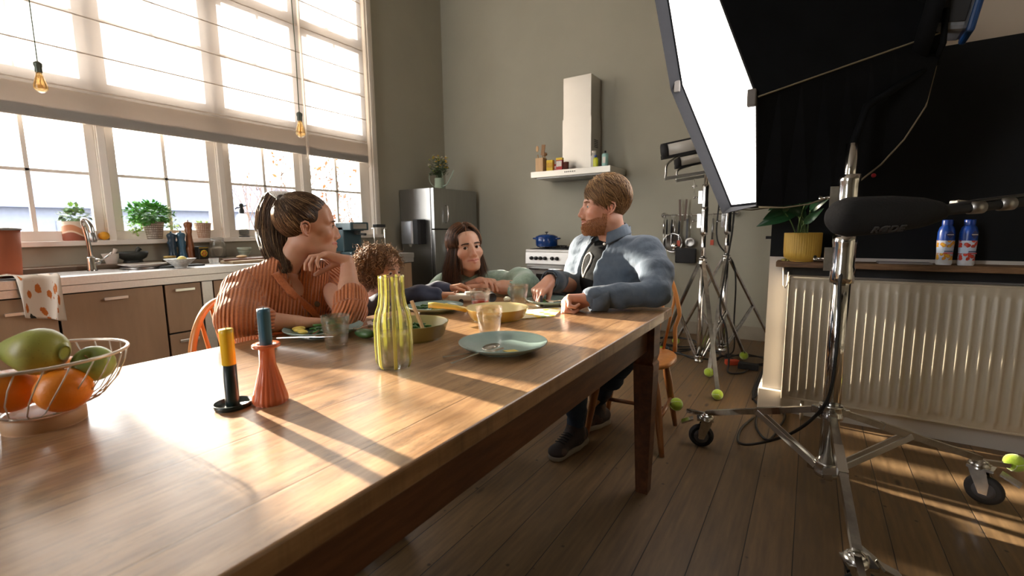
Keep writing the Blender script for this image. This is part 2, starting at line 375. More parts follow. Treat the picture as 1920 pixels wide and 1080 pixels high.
# outside
snow = mat('outside_paving', srgb(130,128,128), .9); MB().bb(-40, WX-.5, -25, 30, -.3, -.05).build('ground', snow, kind='structure')
hb = thing('neighbouring_house', (-22, 4, -.3), 'pale low house seen hazily through the windows', 'house')
m_h = mat('pale_render', srgb(112,118,134), .9); m_r = mat('pale_roof', srgb(84,92,116), .8)
w = MB(); w.bb(-2, 2, -9, 9, 0, 2.2); w.build('wall', m_h, hb); w = MB(); w.prism([(2.3,-9.3,2.2),(0,-9.3,3.5),(-2.3,-9.3,2.2)], (0,18.6,0)); w.build('roof', m_r, hb)
w = MB()
for k in range(6): w.bb(2.0, 2.03, -8+k*2.8, -7+k*2.8, .8, 1.8)
w.build('window', mat('dark_glass', (.1,.12,.16), .2), hb)
random.seed(11)
tw_m = mat('dry_twigs', srgb(96,76,64), .9); lf_m = mat('dry_orange_leaves', srgb(170,84,44), .8)
def shrub(x, y, h, label, leaves, n=26):
    rt = thing('bare_shrub', (x, y, -.05), label, 'shrub'); t = MB(); L = MB()
    for i in range(n):
        a = random.uniform(0, 2*PI); p = Vector((random.uniform(-.3,.3), random.uniform(-.5,.5), 0)); d = Vector((math.cos(a)*.25, math.sin(a)*.25, 1)); pts = [p.copy()]
        for k in range(7):
            p = p+d.normalized()*(h/7); d += Vector((random.uniform(-.25,.25), random.uniform(-.25,.25), 0)); pts.append(p.copy())
            if k > 2:
                for q in range(2):
                    e = p+Vector((random.uniform(-.2,.2), random.uniform(-.3,.3), random.uniform(0,.25))); t.tube([p, (p+e)/2+Vector((0,0,.03)), e], [.004,.003,.002], 4)
                    if random.random() < leaves:
                        for _ in range(2):
                            c = e+Vector((random.uniform(-.05,.05), random.uniform(-.05,.05), random.uniform(-.04,.04))); s_ = random.uniform(.02,.05)
                            u = Vector((random.uniform(-1,1), random.uniform(-1,1), random.uniform(-1,1))).normalized(); w_ = u.orthogonal().normalized()
                            L.add([c-u*s_, c+w_*s_*.5, c+u*s_, c-w_*s_*.5], [(0,1,2,3)])
        t.tube(pts, [.010-.001*k for k in range(8)], 5)
    t.build('branches', tw_m, rt); L.build('leaves', lf_m, rt)
shrub(-6.2, 4.6, 2.3, 'bare garden shrub with orange dry leaves outside the rightmost window', .35, 46)
shrub(-9.5, 5.2, 3.6, 'tall bare shrub standing further off behind the upper panes', .05, 30)
# baseboards
bbm = mat('grey_baseboard', srgb(150,140,124), .6)
MB().bb(WX+.9, CHX, BY-.018, BY, 0, .13).build('baseboard_back', bbm, kind='structure', bevel=.003)
MB().bb(CHX-.018, CHX+.10, CHY-.03, CHY+.5, 0, .13).build('baseboard_chimney', white_paint, kind='structure', bevel=.003)
# ================================================================ kitchen run along the window wall
KX = -3.49; KZ = .842                                    # counter front plane and top height
wt = thing('steel_worktop', (-3.84, 1.9, 0), 'long stainless steel kitchen worktop with set-in sink under the windows', 'worktop')
w = MB(); L = (-2.2, 3.48); ox, oy = 3.84, -1.9
sx0, sx1, sy0, sy1 = -4.0, -3.60, -.15, .72
for x0, x1, y0, y1 in ((WX, KX+.0, L[0], sy0), (WX, sx0, sy0, sy1), (sx1, KX, sy0, sy1), (WX, KX, sy1, L[1])):
    w.bb(x0+ox, x1+ox, y0+oy, y1+oy, KZ-.05, KZ)
w.build('worktop_slab', steel, wt, bevel=.003)
w = MB(); w.bb(KX-.025+ox, KX-.008+ox, L[0]+oy, L[1]+oy, KZ-.095, KZ-.05); w.build('front_rail', steel, wt, bevel=.002)
w = MB(); w.bb(WX+ox, WX+.25+ox, L[0]+oy, L[1]+oy, KZ, KZ+.032); w.build('rear_ledge', mat('wooden_upstand', srgb(130,112,92), .5, var=.1), wt, bevel=.002)
w = MB(); d_ = .2
for x0, x1, y0, y1 in ((sx0, sx0+.004, sy0, sy1), (sx1-.004, sx1, sy0, sy1), (sx0, sx1, sy0, sy0+.004), (sx0, sx1, sy1-.004, sy1)): w.bb(x0+ox, x1+ox, y0+oy, y1+oy, KZ-d_, KZ-.002)
w.bb(sx0+ox, sx1+ox, sy0+oy, sy1+oy, KZ-d_-.004, KZ-d_); w.build('sink_basin', steel, wt)
w = MB()
for k in range(9): w.bb(-4.02+.05*k+ox, -4.012+.05*k+ox, .76+oy, 1.10+oy, KZ, KZ+.003)
w.build('drainer_ridge', steel, wt)
alu_h = mat('satin_bar_handle', (.75,.73,.70), .3, .9, var=.03)
def handle(p, y, z, wd, name='handle'):
    h = MB(); h.bb(.0+.022, .032, y-wd/2, y+wd/2, z-.009, z+.009); h.bb(.0, .024, y-wd/2+.01, y-wd/2+.02, z-.006, z+.006); h.bb(.0, .024, y+wd/2-.02, y+wd/2-.01, z-.006, z+.006)
    h.build(name, alu_h, p, bevel=.002)
dark_in = mat('dark_cabinet_interior', (.02,.018,.016), .8)
def cabinet(y0, y1, fronts, label):
    c = thing('base_cabinet', (KX-.02, (y0+y1)/2, 0), label, 'cabinet', 'brown cabinets under the steel worktop')
    hw = (y1-y0)/2
    MB().bb(-.60, -.022, -hw+.002, hw-.002, .10, KZ-.097).build('cabinet_body', dark_in, c)
    MB().bb(-.55, -.06, -hw+.004, hw-.004, 0, .10).build('plinth', black, c)
    for kind, z0, z1, hz, hy in fronts:
        f = MB(); f.bb(-.02, .0, -hw+.004, hw-.004, z0+.003, z1-.003); fo = f.build(kind, cab_m, c, bevel=.0015)
        handle(fo, hy, hz, .115)
    return c
TOPZ = KZ-.098
cabinet(-2.15, -1.6, [('door', .10, TOPZ, .69, 0)], 'brown cabinet at the far left end of the worktop')
cabinet(-1.6, -1.05, [('door', .10, TOPZ, .69, 0)], 'brown cabinet second from the far left end of the worktop')
cabinet(-1.05, -.5, [('door', .10, TOPZ, .69, 0)], 'brown cabinet left of the sink bowl')
cabinet(-.5, .03, [('door', .10, TOPZ, .69, 0)], 'brown cabinet under the left half of the sink')
cabinet(.07, .73, [('door', .10, TOPZ, .665, .18)], 'brown cabinet below the hanging patterned tea towel')
cabinet(.735, 1.238, [('door', .10, TOPZ, .695, 0)], 'wide brown cabinet door beside the tea towel')
cabinet(1.243, 1.458, [('drawer', .418, TOPZ, .704, 0), ('drawer', .10, .412, .362, 0)], 'narrow brown cabinet with two stacked drawers')
for y_, lb in ((.05, 'steel upright below the left end of the tea towel'), (1.497, 'steel upright between the narrow drawers and the cabinet behind the girl')):
    u = MB(); u.bb(-.035, .035, -.035, .035, 0, TOPZ); u.build('support_leg', steel, wt, bevel=.003).location = (KX-.055+3.84, y_-1.9, 0)
cabinet(1.535, 2.05, [('drawer', .58, TOPZ, .70, .0), ('door', .10, .574, .52, 0)], 'brown cabinet just behind the cardigan shoulder')
cabinet(2.055, 2.75, [('door', .10, TOPZ, .695, 0)], 'brown cabinet behind the curly haired child')
cabinet(2.755, 3.46, [('door', .10, TOPZ, .695, 0)], 'brown cabinet at the fridge end of the worktop')
# tap
t = thing('kitchen_tap', (-3.955, .83, KZ), 'tall chrome kitchen tap with swan neck and side lever', 'tap')
tp = onx(163, 512, -3.93)
t.location = (-3.86, .99, KZ)
b = MB(); b.lathe([(.026,0),(.026,.012),(.022,.016),(.022,.085),(.018,.09),(0,.09)], n=20); b.ball((0,.03,.06), .022, 12, 8); b.build('tap_body', chrome, t)
b = MB(); b.tube(spline([(0,0,.08),(0,-.004,.20),(.0,-.014,.29),(.03,-.022,.325),(.06,-.012,.318),(.078,0,.28),(.082,.002,.23)], 6), [.013]*19+[.013]*18, 12); b.build('spout', chrome, t)
b = MB(); b.tube([(.082,.002,.245),(.083,.003,.20),(.083,.003,.185)], [.015,.017,.014], 12); b.build('spray_head', dullmetal, t)
b = MB(); b.tube([(0,.045,.062),(.01,.09,.10),(.012,.105,.115)], [.006,.005,.005], 8); b.build('lever', chrome, t)
# copper / terracotta pot at far left
terr = mat('terracotta', srgb(176,98,66), .75, var=.08, vs=6, bump=.1)
P = onx(20, 500, -3.82)
t = thing('terracotta_bin', (-3.80, .56, KZ), 'large terracotta coloured bin with a grey rim at the left edge', 'container')
b = MB(); b.lathe([(0,0),(.098,0),(.106,.01),(.122,.27),(.112,.27),(.10,.02),(0,.02)], n=40); b.build('bin_body', terr, t)
b = MB(); b.lathe([(.121,.262),(.127,.264),(.127,.276),(.119,.278),(.112,.268)], n=40); b.build('rim', dullmetal, t)
# tea towel
def towel():
    tt = NT('printed_tea_towel'); v = tt.coord('UV')
    vo = tt.new('ShaderNodeTexVoronoi'); vo.inputs['Scale'].default_value = 6.5; tt.link(v, vo.inputs['Vector'])
    nz = tt.noise(v, 14, 4, .7); dd = tt.math('ADD', vo.outputs['Distance'], tt.math('MULTIPLY', tt.math('SUBTRACT', nz, .5), .55))
    m_ = tt.ramp(dd, [(.30, 1), (.34, 0)]); wn = tt.new('ShaderNodeTexWhiteNoise'); tt.link(vo.outputs['Position'], wn.inputs[0])
    cc = tt.ramp(wn.outputs[0], [(0, srgb(196,110,44)), (.75, srgb(206,128,60)), (.78, srgb(44,46,40))], 'CONSTANT')
    tt.base(tt.mix(m_, srgb(232,220,206), cc)); tt.set(Roughness=.9); return tt.m
tm = towel()
def cloth_grid(name, pts, nu, nv, m, parent=None, thick=.003, **kw):
    vs = []; fs = []; uv = []
    for i in range(nu+1):
        for j in range(nv+1):
            vs.append(tuple(pts(i/nu, j/nv))); uv.append((i/nu, j/nv))
    for i in range(nu):
        for j in range(nv):
            a = i*(nv+1)+j; fs.append((a, a+nv+1, a+nv+2, a+1))
    o = MB().add(vs, fs, 0, True).build(name, m, parent, solid=thick, **kw)
    ul = o.data.uv_layers.new(name='UVMap')
    for l in o.data.loops: ul.data[l.index].uv = uv[l.vertex_index]
    return o
def tw(u, v):
    # u along length (counter -> hanging), v across
    y = .57+.19*v+.012*math.sin(9*v+3*u)
    wx = .34
    if u < .55:
        s = u/.55; x = KX-.33+s*(.34); z = KZ+.010+.014*abs(math.sin(7*v+5*s))+.02*(1-s)*math.sin(3*v+2)
        y += -.12*(1-s)*(1-v)
    else:
        s = (u-.55)/.45; x = KX+.016+.014*math.sin(8*v+2*s)+.01*s; z = KZ+.008-.24*s*(.85+.2*v)
        y += .02*s*(1-v)
    return x, y, z
cloth_grid('tea_towel', tw, 40, 16, tm, label='white tea towel printed with orange animals hanging over the worktop edge', cat='tea towel')
# lathe-made counter items
def item(name, prof, loc, m, label, cat, n=28, group=None, **kw):
    o = MB().lathe(prof, n=n, **kw).build(name, m, label=label, cat=cat, group=group); o.location = loc; return o
def mk(name, loc, label, cat, parts, group=None, rz=0):
    t = thing(name, loc, label, cat, group, rz)
    for pn, mb, m in parts:
        mb.build(pn, m, t)
    return t
whitecer = mat('white_ceramic', srgb(226,218,208), .25, var=.02); greycer = mat('dark_granite', srgb(44,50,48), .45, var=.3, vs=60)
SZ = 1.035; SX = WX-.03
# sill plants
leafA = mat('fresh_green_leaves', srgb(96,160,72), .5, var=.35, vs=20); leafB = mat('pale_green_leaves', srgb(150,180,96), .5, var=.3, vs=20); leafC = mat('grey_green_leaves', srgb(130,158,124), .5, var=.25)
def leaf(mb, c, d, n_, ln, wd_, mi=0):
    c = Vector(c); d = Vector(d).normalized(); n_ = Vector(n_); s = d.cross(n_)
    if s.length < 1e-3: s = d.orthogonal()
    s.normalize(); n2 = s.cross(d)
    mb.add([c, c+d*ln*.35+s*wd_*.5+n2*ln*.05, c+d*ln*.75+s*wd_*.36, c+d*ln-n2*ln*.08, c+d*ln*.75-s*wd_*.36, c+d*ln*.35-s*wd_*.5+n2*ln*.05, c+d*ln*.5-n2*ln*.06],
           [(0,1,6),(1,2,6),(2,3,6),(3,4,6),(4,5,6),(5,0,6)], mi, True)
def bushy(parent, c, r, n, ln, m, squash=.85, name='foliage'):
    mb = MB(); st = MB(); c = Vector(c)
    for i in range(n):
        u = Vector((random.gauss(0,1), random.gauss(0,1), random.gauss(0,1))).normalized(); rr = r*random.uniform(.45, 1)**.6*(1+.18*math.sin(7*u.x+5*u.y))
        p = c+Vector((u.x*rr, u.y*rr, u.z*rr*squash)); leaf(mb, p, u+Vector((random.uniform(-.8,.8), random.uniform(-.8,.8), random.uniform(-.5,.6))), (0,0,1), ln*random.uniform(.7,1.2), ln*.75)
        if i % 12 == 0: st.tube([c-Vector((0,0,r*.9)), (c+p)/2, p], .0012, 4)
    mb.build(name, m, parent); st.build('stem', leafC, parent)
def pot_pattern(name, a, b, sx=34, sz=60):
    t = NT(name); v = t.coord(); x, y, z = t.sep(v); ang = t.math('ARCTAN2', y, x)
    k1 = t.math('FRACT', t.math('MULTIPLY', ang, sx/6.283)); k2 = t.math('FRACT', t.math('MULTIPLY', z, sz))
    m_ = t.math('MULTIPLY', t.math('GREATER_THAN', k1, .38), t.math('GREATER_THAN', k2, .40)); nz = t.noise(v, 60, 3)
    t.base(t.mix(m_, b, t.mix(t.ramp(nz, [(.45,0),(.6,.5)]), a, b))); t.set(Roughness=.7); return t.m
patm = pot_pattern('patterned_pot', srgb(216,206,194), srgb(120,104,92)); pat2 = pot_pattern('netted_pot', srgb(222,208,192), srgb(150,112,90), 26, 70)
pt = thing('potted_herb', (SX, 1.66, SZ), 'bushy green herb in a black and white patterned pot on the sill', 'potted plant')
q = onx(290, 448, SX); pt.location = (SX, q[1], SZ)
MB().lathe([(0,0),(.050,0),(.052,.01),(.066,.115),(.070,.118),(.070,.130),(.060,.130),(.052,.03),(0,.03)], n=32).build('pot', patm, pt)
bushy(pt, (-.0,-.02,.19), .13, 900, .032, leafA, .62); bushy(pt, (.0,-.11,.10), .05, 120, .022, leafB, 1.1, 'trailing_leaves'); bushy(pt, (.0,.12,.12), .06, 60, .022, leafB, .7, 'side_leaves')
q = onx(382, 447, SX)
pt = thing('potted_seedling', (SX, q[1], SZ), 'small seedlings in a netted terracotta pot right of the bushy herb', 'potted plant')
MB().lathe([(0,0),(.046,0),(.060,.11),(.063,.115),(.063,.123),(.054,.12),(0,.10)], n=32).build('pot', pat2, pt)
mb = MB()
for i in range(26):
    a = random.uniform(0, 6.28); leaf(mb, (math.cos(a)*.03, math.sin(a)*.03, .118), (math.cos(a)*.6, math.sin(a)*.6, 1.2), (0,1,0), .03, .016)
mb.build('foliage', leafB, pt)
q = onx(143, 442, SX)
pt = thing('potted_succulent', (SX, q[1], SZ), 'grey green plant in a cream and terracotta painted pot behind the tap', 'potted plant')
tt = NT('painted_hills_pot'); v = tt.coord(); x, y, z = tt.sep(v); hz = tt.math('ADD', z, tt.math('MULTIPLY', tt.math('SINE', tt.math('MULTIPLY', y, 38)), .018))
tt.base(tt.ramp(hz, [(0, srgb(150,84,62)), (.034, srgb(150,84,62)), (.036, srgb(226,196,168)), (.05, srgb(206,140,100)), (.085, srgb(206,140,100)), (.087, srgb(228,208,186))], 'CONSTANT')); tt.set(Roughness=.6)
MB().lathe([(0,0),(.070,0),(.074,.006),(.076,.13),(.068,.13),(.064,.03),(0,.03)], n=32).build('pot', tt.m, pt)
bushy(pt, (0,0,.165), .07, 130, .035, leafC, .6); bushy(pt, (0,.01,.225), .035, 36, .03, leafB, .5, 'top_leaves')
# things on the sill and worktop
q = onx(196, 449, SX+.02); b = MB().ball((0,0,.030), .030, 20, 12, sc=(1,1.08,.96)); o = b.build('orange', mat('orange_peel_pale', srgb(228,164,40), .5, bump=.1, bs=200), label='single yellow orange on the window sill between the windows', cat='fruit'); o.location = (SX+.02, q[1], SZ)
q = onx(457, 443, SX)
t = thing('soda_siphon', (SX, q[1], SZ), 'clear glass soda siphon with a black head on the sill', 'siphon'); t.scale = (1.25,1.25,1.25)
clear = glassmat('clear_glass', (.985,.99,.985), 1.45, 0, .6)
MB().lathe([(0,0),(.036,.002),(.038,.02),(.038,.13),(.030,.155),(.014,.168),(.014,.175),(.012,.175),(.012,.166),(.027,.153),(.034,.13),(.034,.02),(0,.006)], n=28).build('bottle', clear, t)
MB().lathe([(0,.008),(.033,.02),(.033,.11),(0,.11)], n=24).build('water', glassmat('water', (.95,.97,.96), 1.33, 0, .4), t)
b = MB(); b.lathe([(.0165,.165),(.017,.19),(.012,.2),(.012,.215),(.016,.225),(.010,.235),(0,.236)], n=16); b.tube([(0,0,.205),(0,-.03,.205),(0,-.042,.195)], .0045, 8); b.tube([(0,0,.212),(0,.035,.222)], .004, 8); b.build('siphon_head', black, t)
MB().lathe([(0,0),(.037,0),(.037,.005),(0,.005)], n=24).build('foot', matblack, t)
def oncounter(u, v, dx): return onx(u, v, dx)
def cloc(u, v): p = onz(u, v, KZ); return (float(p[0]), float(p[1]), KZ)
# white mortar
def at_x(u, x, z): q = onx(u, 480, x); return (x, float(q[1]), z)
BX = -4.04; LZ = KZ+.032
mk('mortar', at_x(208, BX, LZ), 'small white mortar holding a white pestle', 'mortar', [('bowl', MB().lathe([(0,0),(.030,0),(.032,.01),(.052,.07),(.046,.07),(.026,.015),(0,.012)], n=28), whitecer)])
o = MB().tube([(0,0,.02),(.0,.02,.075),(.0,.03,.10)], [.009,.011,.013], 12).build('pestle', whitecer, label='white pestle leaning in the small white mortar', cat='pestle'); o.location = at_x(208, BX, LZ)
mk('mortar', at_x(249, BX+.01, LZ), 'large dark granite mortar beside the small white one', 'mortar', [('bowl', MB().lathe([(0,0),(.060,0),(.052,.018),(.078,.035),(.090,.065),(.086,.078),(.078,.078),(.06,.04),(0,.03)], n=36), greycer)])
o = MB().tube([(0,.01,.04),(.0,.035,.09),(.0,.045,.10)], [.012,.014,.018], 12).build('pestle', greycer, label='dark stone pestle resting in the granite mortar', cat='pestle'); o.location = at_x(249, BX+.01, LZ)
# plates / tray drying
o = MB().lathe([(0,0),(.10,.002),(.125,.012),(.12,.014),(.10,.006),(0,.004)], n=36).build('baking_tray', dullmetal, label='dark round tray lying on the drainer', cat='tray'); o.location = (-3.80, 1.24, KZ)
o = MB().lathe([(0,0),(.08,.0),(.135,.018),(.13,.02),(.08,.004),(0,.004)], n=36).build('serving_plate', whitecer, label='pale plate lying on the dark round tray', cat='plate'); o.location = (-3.80, 1.24, KZ+.014)
o = MB().bb(-.06,.06,-.14,.14,0,.012).build('dark_board', greycer, label='dark slate board lying beside the pale plate', cat='board', bevel=.002); o.location = (-3.72, 1.42, KZ+.001)
# patterned bowl with lemon half
bowlm = mat('speckled_bowl', srgb(196,196,190), .35, var=.25, vs=70)
bl = cloc(342, 502); bl = (bl[0]-.02, bl[1], KZ)
mk('serving_bowl', bl, 'wide speckled grey bowl on the worktop in front of the mills', 'bowl', [('bowl', MB().lathe([(0,0),(.035,0),(.038,.010),(.094,.062),(.088,.062),(.034,.014),(0,.012)], n=36), bowlm)])
o = MB().ball((0,0,0), .028, 16, 10, sc=(1,1,.9)).build('lemon', mat('lemon', srgb(224,206,120), .5), label='pale lemon in the speckled grey bowl', cat='lemon'); o.location = (bl[0], bl[1]+.01, KZ+.055)
# mills, jars
bluem = mat('dark_blue_lacquer', srgb(40,62,80), .35, var=.1); bluel = mat('mid_blue_lacquer', srgb(62,104,132), .35, var=.1); woodm = mat('turned_wood', srgb(142,84,46), .4, var=.15, vs=6, aniso=(6,6,1))
mill = [(0,0),(.027,0),(.028,.01),(.021,.04),(.018,.07),(.024,.085),(.020,.093),(.025,.10),(.019,.115),(.022,.13),(.025,.145),(.018,.155),(.006,.158),(.005,.166),(0,.168)]
def scl(p, r, z): return [(a*r, b*z) for a, b in p]
MX = -4.04
item('pepper_mill', scl(mill, 1.25, 1.3), at_x(325, MX, LZ), bluem, 'dark blue pepper mill left of the mid blue one', 'mill')
item('salt_mill', scl(mill, 1.25, 1.32), at_x(342.5, MX, LZ), bluel, 'mid blue salt mill left of the tall wooden mill', 'mill')
item('pepper_mill', scl([(0,0),(.031,0),(.032,.012),(.026,.03),(.028,.06),(.020,.12),(.017,.17),(.022,.20),(.019,.205),(.024,.225),(.025,.245),(.012,.252),(.004,.254),(.004,.262),(0,.264)], 1.15, 1.15), at_x(358, MX, LZ), woodm, 'tall turned wooden pepper mill beside the blue mills', 'mill')
jl = at_x(318, -3.90, KZ)
t = mk('glass_jar', jl, 'small glass jar with a gold lid in front of the dark blue mill', 'jar', [('jar', MB().lathe([(0,0),(.042,0),(.046,.01),(.046,.05),(.036,.06),(.033,.06),(.042,.05),(.042,.012),(0,.006)], n=28), clear), ('lid', MB().lathe([(.036,.056),(.038,.056),(.038,.072),(0,.073)], n=28), mat('gold_lid', srgb(190,160,96), .35, .5))])
tc = at_x(379, -3.97, LZ)
tin = thing('tin_box', tc, 'black tin with a round yellow flower print behind the jars', 'tin', rz=.2)
MB().bb(-.025,.025,-.038,.038,0,.098).build('tin_body', mat('black_tin', srgb(34,32,26), .35), tin, bevel=.003)
MB().bb(.0255,.027,-.036,.036,.085,.092).build('printed_band', mat('gold_print', srgb(190,160,60), .5), tin)
fl = MB(); fl.lathe([(0,0),(.027,0),(.027,.0012),(0,.0012)], (.0255,0,.045), 24, (1,0,0)); fl.build('flower_print', mat('yellow_print', srgb(216,190,50), .5, var=.5, vs=80), tin)
fl = MB()
for a in range(6): fl.lathe([(0,0),(.007,0),(.007,.001),(0,.001)], (.0268, .015*math.cos(a*1.047), .045+.015*math.sin(a*1.047)), 12, (1,0,0))
fl.build('petal_print', mat('red_print', srgb(206,110,50), .5), tin)
jl = at_x(410, -4.03, LZ)
t = mk('storage_jar', jl, 'large clip-top glass jar half full of white flour', 'jar', [('jar', MB().lathe([(0,0),(.052,0),(.058,.012),(.058,.115),(.044,.138),(.046,.15),(.042,.15),(.040,.138),(.054,.113),(.054,.014),(0,.006)], n=32), clear), ('flour', MB().lathe([(0,.007),(.052,.014),(.0525,.075),(.02,.088),(0,.085)], n=28), mat('flour', srgb(206,194,176), .95)), ('lid', MB().lathe([(.045,.148),(.047,.150),(.047,.158),(.02,.163),(0,.163)], n=28), clear)])
MB().tube(arc((0,0,.144), .049, 0, 2*PI, 24, (1,0,0), (0,1,0)), .0016, 6).build('wire_clip', steel, t)
o = item('small_tumbler', [(0,0),(.028,.001),(.035,.045),(.033,.045),(.026,.006),(0,.005)], at_x(400, -3.78, KZ), clear, 'low empty glass in front of the flour jar', 'glass')
gb = mat('grey_green_glaze', srgb(160,166,148), .35)
item('small_bowl', [(0,0),(.024,0),(.026,.008),(.050,.045),(.050,.05),(.045,.05),(.022,.012),(0,.01)], at_x(459, -3.98, LZ), gb, 'lower of the two stacked pale green bowls under the siphon', 'bowl')
item('small_bowl', [(0,.018),(.026,.02),(.047,.052),(.053,.060),(.053,.078),(.048,.078),(.043,.06),(0,.03)], at_x(459, -3.98, LZ), gb, 'upper of the two stacked pale green bowls under the siphon', 'bowl')
boardm = mat('pale_chopping_board', srgb(192,166,132), .55, var=.1, aniso=(2,12,12)); boardd = mat('dark_chopping_board', srgb(112,74,50), .5, var=.15)
o = MB().prism([(.11,-.20,0),(.13,-.12,0),(.12,.2,0),(-.1,.2,0),(-.12,-.16,0),(-.05,-.22,0)], (0,0,.022)).build('chopping_board', boardm, label='thick pale wooden chopping board on the worktop behind the cardigan shoulder', cat='chopping board', bevel=.004); o.location = (-3.72, 1.93, KZ)
o = MB().prism([(.06,-.2,0),(.08,.18,0),(-.06,.2,0),(-.08,-.15,0)], (0,0,.012)).build('chopping_board', boardd, label='thin dark board lying on top of the pale chopping board', cat='chopping board', bevel=.003); o.location = (-3.74, 1.90, KZ+.0222)
o = MB().ball((0,0,.012), .03, 14, 8, sc=(1,1.3,.42)).build('bread_roll', mat('bread', srgb(206,176,136), .8), label='pale bread roll on the dark thin board', cat='bread'); o.location = (-3.74, 1.86, KZ+.0345)
# far end of the worktop: coffee machine, wire rack, socket
so = thing('wall_socket', (WX, float(onx(648, 461, WX)[1]), float(onx(648, 461, WX)[2])), 'white double wall socket under the sill with a black plug', 'socket')
MB().bb(0,.008,-.075,.075,-.04,.04).build('face_plate', mat('socket_plastic', srgb(200,190,170), .4), so, bevel=.002)
for yy in (-.036, .036): MB().lathe([(.022,0),(.024,.003),(.026,0)], (.008,yy,0), 20, (1,0,0)).build('socket_ring', mat('socket_plastic2', srgb(170,160,144), .4), so)
o = MB().lathe([(0,0),(.019,0),(.018,.025),(.012,.035),(0,.036)], (0,0,0), 18, (1,0,0)).build('plug', black, label='black plug pushed into the wall socket', cat='plug'); o.location = (WX+.009, so.location[1]-.036, so.location[2])
tea = mat('petrol_enamel', srgb(60,84,92), .35)
c = thing('coffee_machine', (-3.86, 3.02, KZ), 'silver and black espresso machine on the far end of the worktop', 'coffee machine')
b = MB(); b.bb(-.14,.10,-.11,.11,.0,.03); b.bb(-.14,-.02,-.11,.11,.03,.28); b.bb(-.14,.10,-.11,.11,.24,.32); b.build('machine_body', tea, c, bevel=.008)
MB().lathe([(0,0),(.028,0),(.028,.04),(0,.04)], (.05,0,.20), 20).build('group_head', steel, c); MB().tube([(.05,0,.205),(.16,.02,.20)], [.009,.012], 10).build('portafilter_handle', black, c)
MB().bb(.101,.104,-.08,.08,.255,.305).build('control_panel', steel, c)
r_ = thing('wine_rack', (-3.80, 3.30, KZ), 'chrome wire stand with a black clip beside the fridge', 'rack')
for yy in (-.07,.07): MB().tube([(0,yy,0),(0,yy,.26)], .004, 8).build('wire_post', steel, r_)
MB().tube(arc((0,0,.26), .075, 0, 2*PI, 20, (1,0,0), (0,1,0)), .003, 6).build('wire_ring', steel, r_); MB().box((0,0,.285), (.05,.15,.03), (0,0,.2)).build('clip', black, r_, bevel=.004)
# ================================================================ fridge
FX, FY0, FZ = -3.62, 3.95, 1.555
f = thing('fridge', ((WX+.02+FX)/2, 4.34, 0), 'tall stainless steel fridge freezer in the corner under the watering can', 'fridge')
ox, oy = -f.location[0], -f.location[1]
ssm = NT('fridge_steel'); v = ssm.coord(scale=(1,1,.4)); ssm.base(ssm.ramp(ssm.noise(v, 2.2, 4), [(.3,(.34,.33,.32)),(.7,(.44,.43,.41))])); ssm.set(Metallic=1.0, Roughness=.34); ssm.bump(ssm.noise(ssm.coord(scale=(60,60,1.2)), 5, 2), .05, .003); ssm = ssm.m
MB().bb(WX+.03+ox, FX-.055+ox, FY0+oy, 4.75+oy, .06, FZ).build('cabinet', ssm, f, bevel=.004)
MB().bb(WX+.05+ox, FX-.08+ox, FY0+.02+oy, 4.73+oy, 0, .06).build('plinth', black, f)
MB().bb(FX-.055+ox, FX-.045+ox, FY0+.004+oy, 4.746+oy, .08, FZ-.004).build('door_seal', black, f)
d1 = MB().bb(FX-.045+ox, FX+ox, FY0+oy, 4.75+oy, 1.087, FZ).build('freezer_door', steel_v, f, bevel=.006)
d2 = MB().bb(FX-.045+ox, FX+ox, FY0+oy, 4.75+oy, .075, 1.078).build('fridge_door', steel_v, f, bevel=.006)
for d, z0, z1 in ((d1, 1.16, 1.36), (d2, .80, 1.04)):
    h = MB(); y = 4.15+oy; h.tube([(FX+ox,y,z0),(FX+.035+ox,y,z0+.012),(FX+.04+ox,y,(z0+z1)/2),(FX+.035+ox,y,z1-.012),(FX+ox,y,z1)], .009, 10); h.build('handle', chrome, d)
dp = thing('towel_dispenser', (-3.91, FY0, 1.055), 'grey paper towel dispenser fixed to the side of the fridge', 'dispenser')
dm = mat('dispenser_front', (.40,.42,.46), .3, .7)
MB().prism([(-.15,0,-.14),(-.15,-.10,-.13),(-.09,-.115,-.13),(-.09,-.115,.13),(-.15,-.10,.13),(-.15,0,.14)][:0] or [(-.155,0,-.14),(-.155,-.09,-.14),(-.125,-.12,-.14),(.035,-.12,-.14),(.05,-.10,-.14),(.05,0,-.14)], (0,0,.27)).build('front_cover', dm, dp, bevel=.008)
MB().prism([(.052,0,-.14),(.052,-.10,-.14),(.075,-.12,-.14),(.135,-.12,-.14),(.155,-.09,-.14),(.155,0,-.14)], (0,0,.285)).build('black_housing', matblack, dp, bevel=.006)
MB().add([(-.06,-.07,-.14),(.0,-.075,-.14),(-.01,-.08,-.175),(-.045,-.075,-.165)], [(0,1,2,3)]).build('paper_end', whitecer, dp, solid=.001)
